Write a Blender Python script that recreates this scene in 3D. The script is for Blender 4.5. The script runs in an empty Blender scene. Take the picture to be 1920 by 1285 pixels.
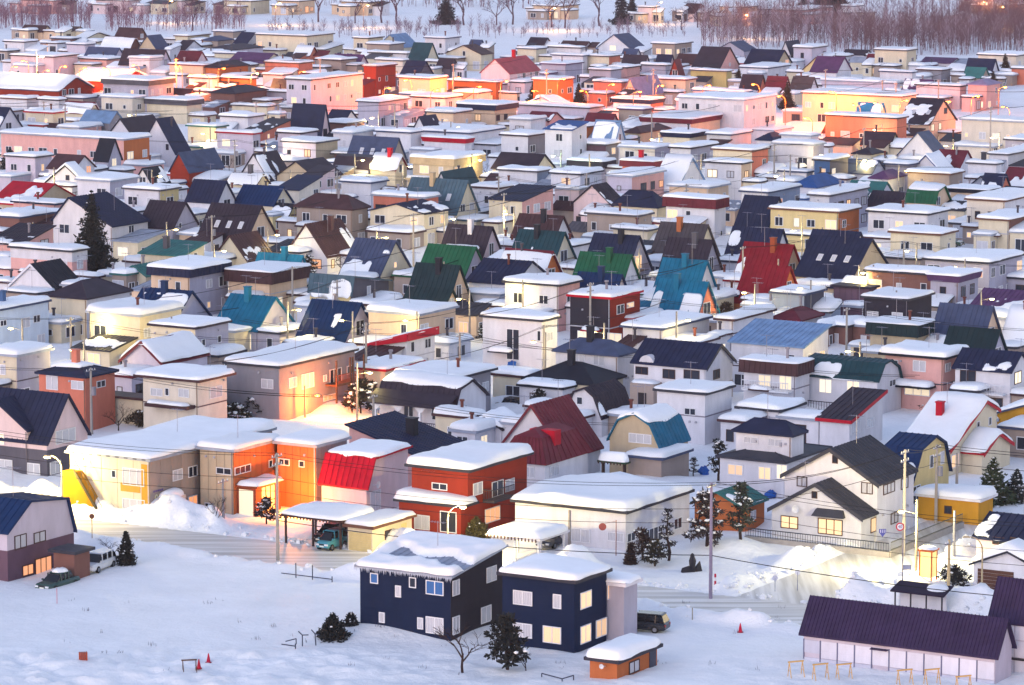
import bpy, math, random
import numpy as np
from mathutils import Vector, Matrix

scene = bpy.context.scene
col = scene.collection
PI = math.pi

# ------------------------------------------------------------------ camera
CAM_H, FPX, HORIZON = 67.0, 7100.0, -390.0          # metres, photo pixels, photo row of the horizon
PITCH = math.atan((642.5 - HORIZON) / FPX)
cam_data = bpy.data.cameras.new('camera')
cam_data.sensor_width = 36.0
cam_data.lens = FPX / 1920.0 * 36.0
cam_data.clip_start = 1.0
cam_data.clip_end = 20000.0
cam = bpy.data.objects.new('camera', cam_data)
cam.location = (0, 0, CAM_H)
cam.rotation_euler = (PI / 2 - PITCH, 0, 0)
col.objects.link(cam)
scene.camera = cam

# ------------------------------------------------------------------ dusk sky and sun
SUN_EL, SUN_AZ = math.radians(18.0), math.radians(214.0)   # low in the west, behind the hill (azimuth clockwise from +Y)
world = bpy.data.worlds.new('World')
scene.world = world
world.use_nodes = True
wn = world.node_tree
for n in list(wn.nodes):
    wn.nodes.remove(n)
w_out = wn.nodes.new('ShaderNodeOutputWorld')
w_bg = wn.nodes.new('ShaderNodeBackground')
w_sky = wn.nodes.new('ShaderNodeTexSky')
w_sky.sky_type = 'NISHITA'
w_sky.sun_disc = False
w_sky.sun_elevation = SUN_EL
w_sky.sun_rotation = SUN_AZ
w_sky.altitude = 200
w_sky.air_density = 1.3
w_sky.dust_density = 0.3
w_sky.ozone_density = 3.0
w_bg.inputs['Strength'].default_value = 0.15
w_tint = wn.nodes.new('ShaderNodeVectorMath')          # the lavender of a snowy dusk
w_tint.operation = 'MULTIPLY'
w_tint.inputs[1].default_value = (1.31, 0.935, 0.84)
wn.links.new(w_sky.outputs[0], w_tint.inputs[0])
wn.links.new(w_tint.outputs[0], w_bg.inputs['Color'])
wn.links.new(w_bg.outputs[0], w_out.inputs['Surface'])

sun_data = bpy.data.lights.new('sun', 'SUN')
sun_data.energy = 0.3
sun_data.angle = math.radians(40)
sun_data.color = (1.0, 0.97, 0.95)
sun = bpy.data.objects.new('sun', sun_data)
sd = Vector((math.sin(SUN_AZ) * math.cos(SUN_EL), math.cos(SUN_AZ) * math.cos(SUN_EL), math.sin(SUN_EL)))
sun.rotation_euler = sd.to_track_quat('Z', 'Y').to_euler()
sun.location = sd * 200
col.objects.link(sun)

scene.view_settings.view_transform = 'Standard'
scene.view_settings.look = 'None'
scene.view_settings.gamma = 1.0
scene.view_settings.exposure = 1.28
scene.render.engine = 'CYCLES'
scene.cycles.use_denoising = True
try:
    scene.cycles.denoiser = 'OPENIMAGEDENOISE'
except Exception:
    pass
scene.cycles.max_bounces = 5
scene.cycles.diffuse_bounces = 3
scene.cycles.glossy_bounces = 2
scene.cycles.transmission_bounces = 2
scene.cycles.volume_bounces = 0
scene.cycles.sample_clamp_indirect = 4.0
scene.cycles.use_light_tree = True

# ------------------------------------------------------------------ photo pixel -> place on the ground or at a known height
CP, SP = math.cos(PITCH), math.sin(PITCH)

def ray(px, py):
    a, b = (px - 960.0) / FPX, (642.5 - py) / FPX
    return Vector((a, CP + b * SP, -SP + b * CP))

def at_z(px, py, z=0.0):
    d = ray(px, py)
    t = (z - CAM_H) / d.z
    return Vector((d.x * t, d.y * t, z))

def proj(p):
    x, y, z = p[0], p[1], p[2] - CAM_H
    dep = y * CP - z * SP
    return 960.0 + FPX * x / dep, 642.5 - FPX * (y * SP + z * CP) / dep

def scale_at(p):
    return FPX / (p[1] * CP - (p[2] - CAM_H) * SP)

YAW = math.radians(30.5)                           # the street grid, turned against the view
GU = Vector((math.cos(YAW), -math.sin(YAW), 0))     # along the front of a house, to the right and nearer
GV = Vector((math.sin(YAW), math.cos(YAW), 0))      # along the side of a house, to the right and farther

def run_to_x(p, d, px):
    """distance along d from p at which the point comes to photo column px"""
    k = (px - 960.0) / FPX
    dep0 = p[1] * CP - (p[2] - CAM_H) * SP
    den = d.x - k * d.y * CP
    return (k * dep0 - p[0]) / den

# ------------------------------------------------------------------ materials
MATS = {}

def lin(h):
    h = h.lstrip('#')
    out = []
    for i in (0, 2, 4):
        c = int(h[i:i + 2], 16) / 255.0
        out.append(c / 12.92 if c <= 0.04045 else ((c + 0.055) / 1.055) ** 2.4)
    return out

def new_mat(name):
    m = bpy.data.materials.new(name)
    m.use_nodes = True
    nt = m.node_tree
    return m, nt, nt.nodes['Principled BSDF']

def nd(nt, kind, **kw):
    n = nt.nodes.new(kind)
    for k, v in kw.items():
        if k in n.inputs:
            n.inputs[k].default_value = v
        else:
            setattr(n, k, v)
    return n

def vary(nt, bsdf, rgb, scale=1.5, amount=0.14, coord='Object', stretch=None):
    """base colour with patchy wear"""
    tc = nd(nt, 'ShaderNodeTexCoord')
    src = tc.outputs[coord]
    if stretch:
        mp = nd(nt, 'ShaderNodeMapping')
        mp.inputs['Scale'].default_value = stretch
        nt.links.new(src, mp.inputs[0])
        src = mp.outputs[0]
    no = nd(nt, 'ShaderNodeTexNoise', Scale=scale, Detail=5.0, Roughness=0.62)
    nt.links.new(src, no.inputs['Vector'])
    oi = nd(nt, 'ShaderNodeObjectInfo')
    mr = nd(nt, 'ShaderNodeMapRange')
    mr.inputs['From Min'].default_value = 0.25
    mr.inputs['From Max'].default_value = 0.75
    mr.inputs['To Min'].default_value = 1.0 - amount
    mr.inputs['To Max'].default_value = 1.0 + amount * 0.5
    nt.links.new(no.outputs[0], mr.inputs[0])
    m2 = nd(nt, 'ShaderNodeMapRange')
    m2.inputs['To Min'].default_value = 0.92
    m2.inputs['To Max'].default_value = 1.05
    nt.links.new(oi.outputs['Random'], m2.inputs[0])
    mu = nd(nt, 'ShaderNodeMath', operation='MULTIPLY')
    nt.links.new(mr.outputs[0], mu.inputs[0])
    nt.links.new(m2.outputs[0], mu.inputs[1])
    vm = nd(nt, 'ShaderNodeVectorMath', operation='SCALE')
    vm.inputs[0].default_value = rgb[:3]
    nt.links.new(mu.outputs[0], vm.inputs['Scale'])
    nt.links.new(vm.outputs[0], bsdf.inputs['Base Color'])
    return tc, no

def bump(nt, bsdf, height, strength=0.4, dist=0.03):
    b = nd(nt, 'ShaderNodeBump', Strength=strength, Distance=dist)
    nt.links.new(height, b.inputs['Height'])
    nt.links.new(b.outputs[0], bsdf.inputs['Normal'])

ALB = 0.92
def wall_mat(hexc, siding='h'):
    key = ('wall', hexc, siding)
    if key in MATS:
        return MATS[key]
    m, nt, b = new_mat('siding_' + hexc)
    rgb = [min(0.86, c * ALB) for c in lin(hexc)]
    tc, no = vary(nt, b, rgb, 0.9, 0.16, stretch=(1, 1, 0.35))
    b.inputs['Roughness'].default_value = 0.8
    b.inputs['Specular IOR Level'].default_value = 0.06
    wv = nd(nt, 'ShaderNodeTexWave', wave_type='BANDS', bands_direction='Z' if siding == 'h' else 'X',
            wave_profile='SAW' if siding == 'h' else 'SIN', Scale=0.55 if siding == 'h' else 0.6)
    if siding == 'v':
        ad = nd(nt, 'ShaderNodeMapping')
        ad.inputs['Rotation'].default_value = (0, 0, PI / 4)
        nt.links.new(tc.outputs['Object'], ad.inputs[0])
        nt.links.new(ad.outputs[0], wv.inputs['Vector'])
    else:
        nt.links.new(tc.outputs['Object'], wv.inputs['Vector'])
    bump(nt, b, wv.outputs['Fac'], 0.35, 0.03)
    MATS[key] = m
    return m

def roof_mat(hexc):
    key = ('roof', hexc)
    if key in MATS:
        return MATS[key]
    m, nt, b = new_mat('painted_metal_' + hexc)
    rgb = [min(0.8, c * ALB) for c in lin(hexc)]
    tc, no = vary(nt, b, rgb, 0.7, 0.3)
    b.inputs['Roughness'].default_value = 0.6
    b.inputs['Specular IOR Level'].default_value = 0.12
    n2 = nd(nt, 'ShaderNodeTexNoise', Scale=3.0, Detail=3.0)
    nt.links.new(tc.outputs['Object'], n2.inputs['Vector'])
    bump(nt, b, n2.outputs[0], 0.15, 0.05)
    MATS[key] = m
    return m

def plain(hexc, rough=0.6, metal=0.0, name=None):
    key = ('plain', hexc, rough, metal)
    if key in MATS:
        return MATS[key]
    m, nt, b = new_mat(name or 'paint_' + hexc)
    vary(nt, b, [min(0.86, c * ALB) for c in lin(hexc)], 2.0, 0.15)
    b.inputs['Roughness'].default_value = rough
    b.inputs['Specular IOR Level'].default_value = 0.5 if rough < .3 else 0.15
    b.inputs['Metallic'].default_value = metal
    MATS[key] = m
    return m

def snow_mat(name='snow', tint=(0.86, 0.875, 0.91), s1=1.3, dist=0.10, world_coord=False):
    key = ('snow', name)
    if key in MATS:
        return MATS[key]
    m, nt, b = new_mat(name)
    tc, no = vary(nt, b, tint, 0.18 if world_coord else 0.5, 0.09 if world_coord else 0.06)
    b.inputs['Roughness'].default_value = 0.65
    b.inputs['Specular IOR Level'].default_value = 0.25
    n2 = nd(nt, 'ShaderNodeTexNoise', Scale=s1, Detail=6.0, Roughness=0.6)
    nt.links.new(tc.outputs['Object'], n2.inputs['Vector'])
    bump(nt, b, n2.outputs[0], 0.55, dist)
    MATS[key] = m
    return m

def emit_mat(name, rgb, strength):
    key = ('emit', name)
    if key in MATS:
        return MATS[key]
    m, nt, b = new_mat(name)
    b.inputs['Base Color'].default_value = (*rgb, 1)
    b.inputs['Emission Color'].default_value = (*rgb, 1)
    b.inputs['Emission Strength'].default_value = strength
    MATS[key] = m
    return m

def pane_mat(kind):
    key = ('pane', kind)
    if key in MATS:
        return MATS[key]
    m, nt, b = new_mat('window_pane_' + kind)
    b.inputs['Roughness'].default_value = 0.12
    tc = nd(nt, 'ShaderNodeTexCoord')
    oi = nd(nt, 'ShaderNodeObjectInfo')
    wv = nd(nt, 'ShaderNodeTexWave', wave_type='BANDS', bands_direction='X', Scale=2.2, Distortion=2.5)
    wv.inputs['Detail'].default_value = 2.0
    ad = nd(nt, 'ShaderNodeVectorMath', operation='ADD')
    nt.links.new(tc.outputs['Object'], ad.inputs[0])
    sc = nd(nt, 'ShaderNodeVectorMath', operation='SCALE')
    cx = nd(nt, 'ShaderNodeCombineXYZ')
    for i in range(3):
        nt.links.new(oi.outputs['Random'], cx.inputs[i])
    nt.links.new(cx.outputs[0], sc.inputs[0])
    sc.inputs['Scale'].default_value = 17.0
    nt.links.new(sc.outputs[0], ad.inputs[1])
    nt.links.new(ad.outputs[0], wv.inputs['Vector'])
    ramp = nd(nt, 'ShaderNodeMix', data_type='RGBA')
    nt.links.new(wv.outputs['Fac'], ramp.inputs[0])
    A, B = {'dark': ((0.012, 0.016, 0.03), (0.03, 0.035, 0.055)),
            'blue': ((0.03, 0.10, 0.30), (0.05, 0.15, 0.38)),
            'curtain': ((0.36, 0.36, 0.42), (0.62, 0.62, 0.66)),
            'lit': ((1.0, 0.46, 0.15), (1.0, 0.66, 0.34)),
            'amber': ((1.0, 0.24, 0.05), (1.0, 0.42, 0.12)),
            'pale': ((1.0, 0.78, 0.50), (1.0, 0.86, 0.62))}[kind]
    ramp.inputs[6].default_value = (*A, 1)
    ramp.inputs[7].default_value = (*B, 1)
    if kind in ('lit', 'amber', 'pale'):
        b.inputs['Base Color'].default_value = (0.5, 0.4, 0.3, 1)
        nt.links.new(ramp.outputs[2], b.inputs['Emission Color'])
        mr = nd(nt, 'ShaderNodeMapRange')
        mr.inputs['To Min'].default_value = 0.24
        mr.inputs['To Max'].default_value = 0.5
        nt.links.new(oi.outputs['Random'], mr.inputs[0])
        nt.links.new(mr.outputs[0], b.inputs['Emission Strength'])
    else:
        nt.links.new(ramp.outputs[2], b.inputs['Base Color'])
        b.inputs['Coat Weight'].default_value = 0.5 if kind == 'curtain' else 0.0
    MATS[key] = m
    return m

SNOW = snow_mat('roof_snow', dist=0.06)
GSNOW = snow_mat('ground_snow', tint=(0.86, 0.865, 0.89), s1=1.1, dist=0.34, world_coord=True)

# ------------------------------------------------------------------ mesh helpers
class MB:
    """collects faces, then links them as one mesh object"""
    def __init__(self):
        self.v, self.f, self.m = [], [], []

    def poly(self, pts, mi=0):
        n = len(self.v)
        self.v.extend(tuple(p) for p in pts)
        self.f.append(tuple(range(n, n + len(pts))))
        self.m.append(mi)

    def box(self, a, b, mi=0):
        x0, y0, z0 = a
        x1, y1, z1 = b
        n = len(self.v)
        self.v += [(x0, y0, z0), (x1, y0, z0), (x1, y1, z0), (x0, y1, z0), (x0, y0, z1), (x1, y0, z1), (x1, y1, z1), (x0, y1, z1)]
        for q in ((0, 3, 2, 1), (4, 5, 6, 7), (0, 1, 5, 4), (1, 2, 6, 5), (2, 3, 7, 6), (3, 0, 4, 7)):
            self.f.append(tuple(n + i for i in q))
            self.m.append(mi)

    def hexa(self, lo, hi, mi=0):
        """eight corners: four below, four above, both counter-clockwise from above"""
        n = len(self.v)
        self.v += [tuple(p) for p in lo] + [tuple(p) for p in hi]
        for q in ((0, 3, 2, 1), (4, 5, 6, 7), (0, 1, 5, 4), (1, 2, 6, 5), (2, 3, 7, 6), (3, 0, 4, 7)):
            self.f.append(tuple(n + i for i in q))
            self.m.append(mi)

    def tube(self, pts, r, sides=6, mi=0, cap=True):
        pts = [Vector(p) for p in pts]
        rs = r if isinstance(r, (list, tuple)) else [r] * len(pts)
        n0 = len(self.v)
        for i, p in enumerate(pts):
            d = (pts[min(i + 1, len(pts) - 1)] - pts[max(i - 1, 0)])
            d = d.normalized() if d.length > 1e-9 else Vector((0, 0, 1))
            a = d.orthogonal().normalized() if abs(d.z) > 0.95 else d.cross(Vector((0, 0, 1))).normalized()
            b = d.cross(a)
            for k in range(sides):
                t = 2 * PI * k / sides
                self.v.append(tuple(p + (a * math.cos(t) + b * math.sin(t)) * rs[i]))
        for i in range(len(pts) - 1):
            for k in range(sides):
                k2 = (k + 1) % sides
                self.f.append((n0 + i * sides + k, n0 + i * sides + k2, n0 + (i + 1) * sides + k2, n0 + (i + 1) * sides + k))
                self.m.append(mi)
        if cap:
            self.f.append(tuple(n0 + k for k in range(sides))[::-1])
            self.m.append(mi)
            e = n0 + (len(pts) - 1) * sides
            self.f.append(tuple(e + k for k in range(sides)))
            self.m.append(mi)

    def blob(self, c, rx, ry, rz, rings=5, seg=8, jit=0.0, rnd=None, mi=0):
        n0 = len(self.v)
        c = Vector(c)
        for i in range(rings + 1):
            ph = PI * i / rings
            for k in range(seg):
                th = 2 * PI * k / seg
                j = 1 + (rnd.uniform(-jit, jit) if rnd and jit else 0)
                self.v.append((c.x + rx * math.sin(ph) * math.cos(th) * j, c.y + ry * math.sin(ph) * math.sin(th) * j, c.z + rz * math.cos(ph) * j))
        for i in range(rings):
            for k in range(seg):
                k2 = (k + 1) % seg
                self.f.append((n0 + i * seg + k, n0 + (i + 1) * seg + k, n0 + (i + 1) * seg + k2, n0 + i * seg + k2))
                self.m.append(mi)

    def mesh(self, name, mats, smooth=False):
        me = bpy.data.meshes.new(name)
        me.from_pydata(self.v, [], self.f)
        for m in (mats if isinstance(mats, (list, tuple)) else [mats]):
            me.materials.append(m)
        if any(self.m):
            me.polygons.foreach_set('material_index', self.m)
        if smooth:
            me.polygons.foreach_set('use_smooth', [True] * len(self.f))
        me.update()
        return me

    def build(self, name, mats, parent=None, smooth=False, loc=(0, 0, 0), rot=(0, 0, 0)):
        return link(name, self.mesh(name, mats, smooth), parent, loc, rot)

def link(name, me, parent=None, loc=(0, 0, 0), rot=(0, 0, 0)):
    o = bpy.data.objects.new(name, me)
    o.location = loc
    o.rotation_euler = rot
    col.objects.link(o)
    if parent:
        o.parent = parent
    return o

def tag(o, label=None, cat=None, group=None, kind=None):
    for k, v in (('label', label), ('category', cat), ('group', group), ('kind', kind)):
        if v:
            o[k] = v
    return o

def thing(name, label, cat, loc=(0, 0, 0), rz=0.0, group=None):
    return tag(link(name, None, None, loc, (0, 0, rz)), label, cat, group)

def copy_tree(o, parent=None):
    c = o.copy()
    col.objects.link(c)
    c.parent = parent
    for ch in o.children:
        copy_tree(ch, c)
    return c

rng = random.Random(7)

def vnoise(x, y, seed=0):
    """smooth value noise on arrays"""
    x, y = np.asarray(x, float), np.asarray(y, float)
    xi, yi = np.floor(x), np.floor(y)
    fx, fy = x - xi, y - yi
    fx, fy = fx * fx * (3 - 2 * fx), fy * fy * (3 - 2 * fy)
    def h(a, b):
        s = np.sin(a * 127.1 + b * 311.7 + seed * 74.7) * 43758.5453
        return s - np.floor(s)
    return (h(xi, yi) * (1 - fx) + h(xi + 1, yi) * fx) * (1 - fy) + (h(xi, yi + 1) * (1 - fx) + h(xi + 1, yi + 1) * fx) * fy

# ------------------------------------------------------------------ what stands where: read off the photograph
# wall colours: code -> (colour, word)
WALL = {
 'wh': ('#d9d7df', 'white'), 'iv': ('#ded3c6', 'ivory'), 'cr': ('#d9cdb6', 'cream'), 'ye': ('#dcc794', 'yellow'), 'mu': ('#bf8c30', 'mustard'),
 'pk': ('#dca9a4', 'pink'), 'pp': ('#dcc5ca', 'pale pink'), 'pe': ('#ddc0a6', 'peach'), 'sa': ('#cf7c68', 'salmon'), 'og': ('#b96c44', 'orange'),
 're': ('#8f3528', 'red'), 'br': ('#7d5a55', 'brown'), 'ta': ('#bfae96', 'tan'), 'tp': ('#a5958d', 'taupe'), 'gy': ('#8f8c96', 'grey'),
 'dg': ('#5d5b68', 'dark grey'), 'ch': ('#34313c', 'charcoal'), 'nv': ('#1c2743', 'navy'), 'lv': ('#b0acbd', 'lavender'), 'bl': ('#44628f', 'blue'),
 'pb': ('#cdd9ea', 'pale blue'), 'bg': ('#8f9ab0', 'blue grey'), 'pu': ('#6b5362', 'plum'), 'li': ('#c9c0d0', 'pale lavender'), 'mr': ('#6d2f36', 'maroon'),
 'ol': ('#b3a672', 'olive'), 'wo': ('#a8683a', 'wood brown')}
ROOF = {
 'nv': ('#242a47', 'navy'), 'bn': ('#16305a', 'deep blue'), 'pl': ('#362e3b', 'plum'), 'bw': ('#4c3439', 'brown'), 'mr': ('#6b2836', 'maroon'),
 're': ('#b30f2b', 'red'), 'tl': ('#14678a', 'teal'), 'tq': ('#2a86a0', 'turquoise'), 'gn': ('#1f5a40', 'green'), 'dt': ('#22444e', 'dark teal'),
 'tg': ('#37706f', 'grey green'), 'sl': ('#46506e', 'slate'), 'sg': ('#4a6272', 'slate green'), 'bk': ('#222431', 'black'), 'bg': ('#1d3138', 'blackish green'),
 'gb': ('#4e474c', 'grey brown'), 'lb': ('#7796bd', 'light blue'), 'bu': ('#2f5591', 'blue'), 'gy': ('#55535d', 'grey'), 'wh': ('#dcdae2', 'white'),
 'tc': ('#9a4a2e', 'terracotta'), 'dg': ('#3b3c48', 'dark grey'), 'ta': ('#c2ab8a', 'tan'), 'pu': ('#5a3c63', 'purple'), 'sv': ('#9ea6b8', 'silver'),
 'cr': ('#d8cbb4', 'cream'), 'bb': ('#2a7fb8', 'bright blue'), 'lp': ('#8d84a6', 'lilac'), 'rs': ('#a8505a', 'rose red'), 'br': ('#6a4a40', 'russet'), 'dp': ('#372c4e', 'dark purple'), 'rd': ('#821a28', 'dark red')}

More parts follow.
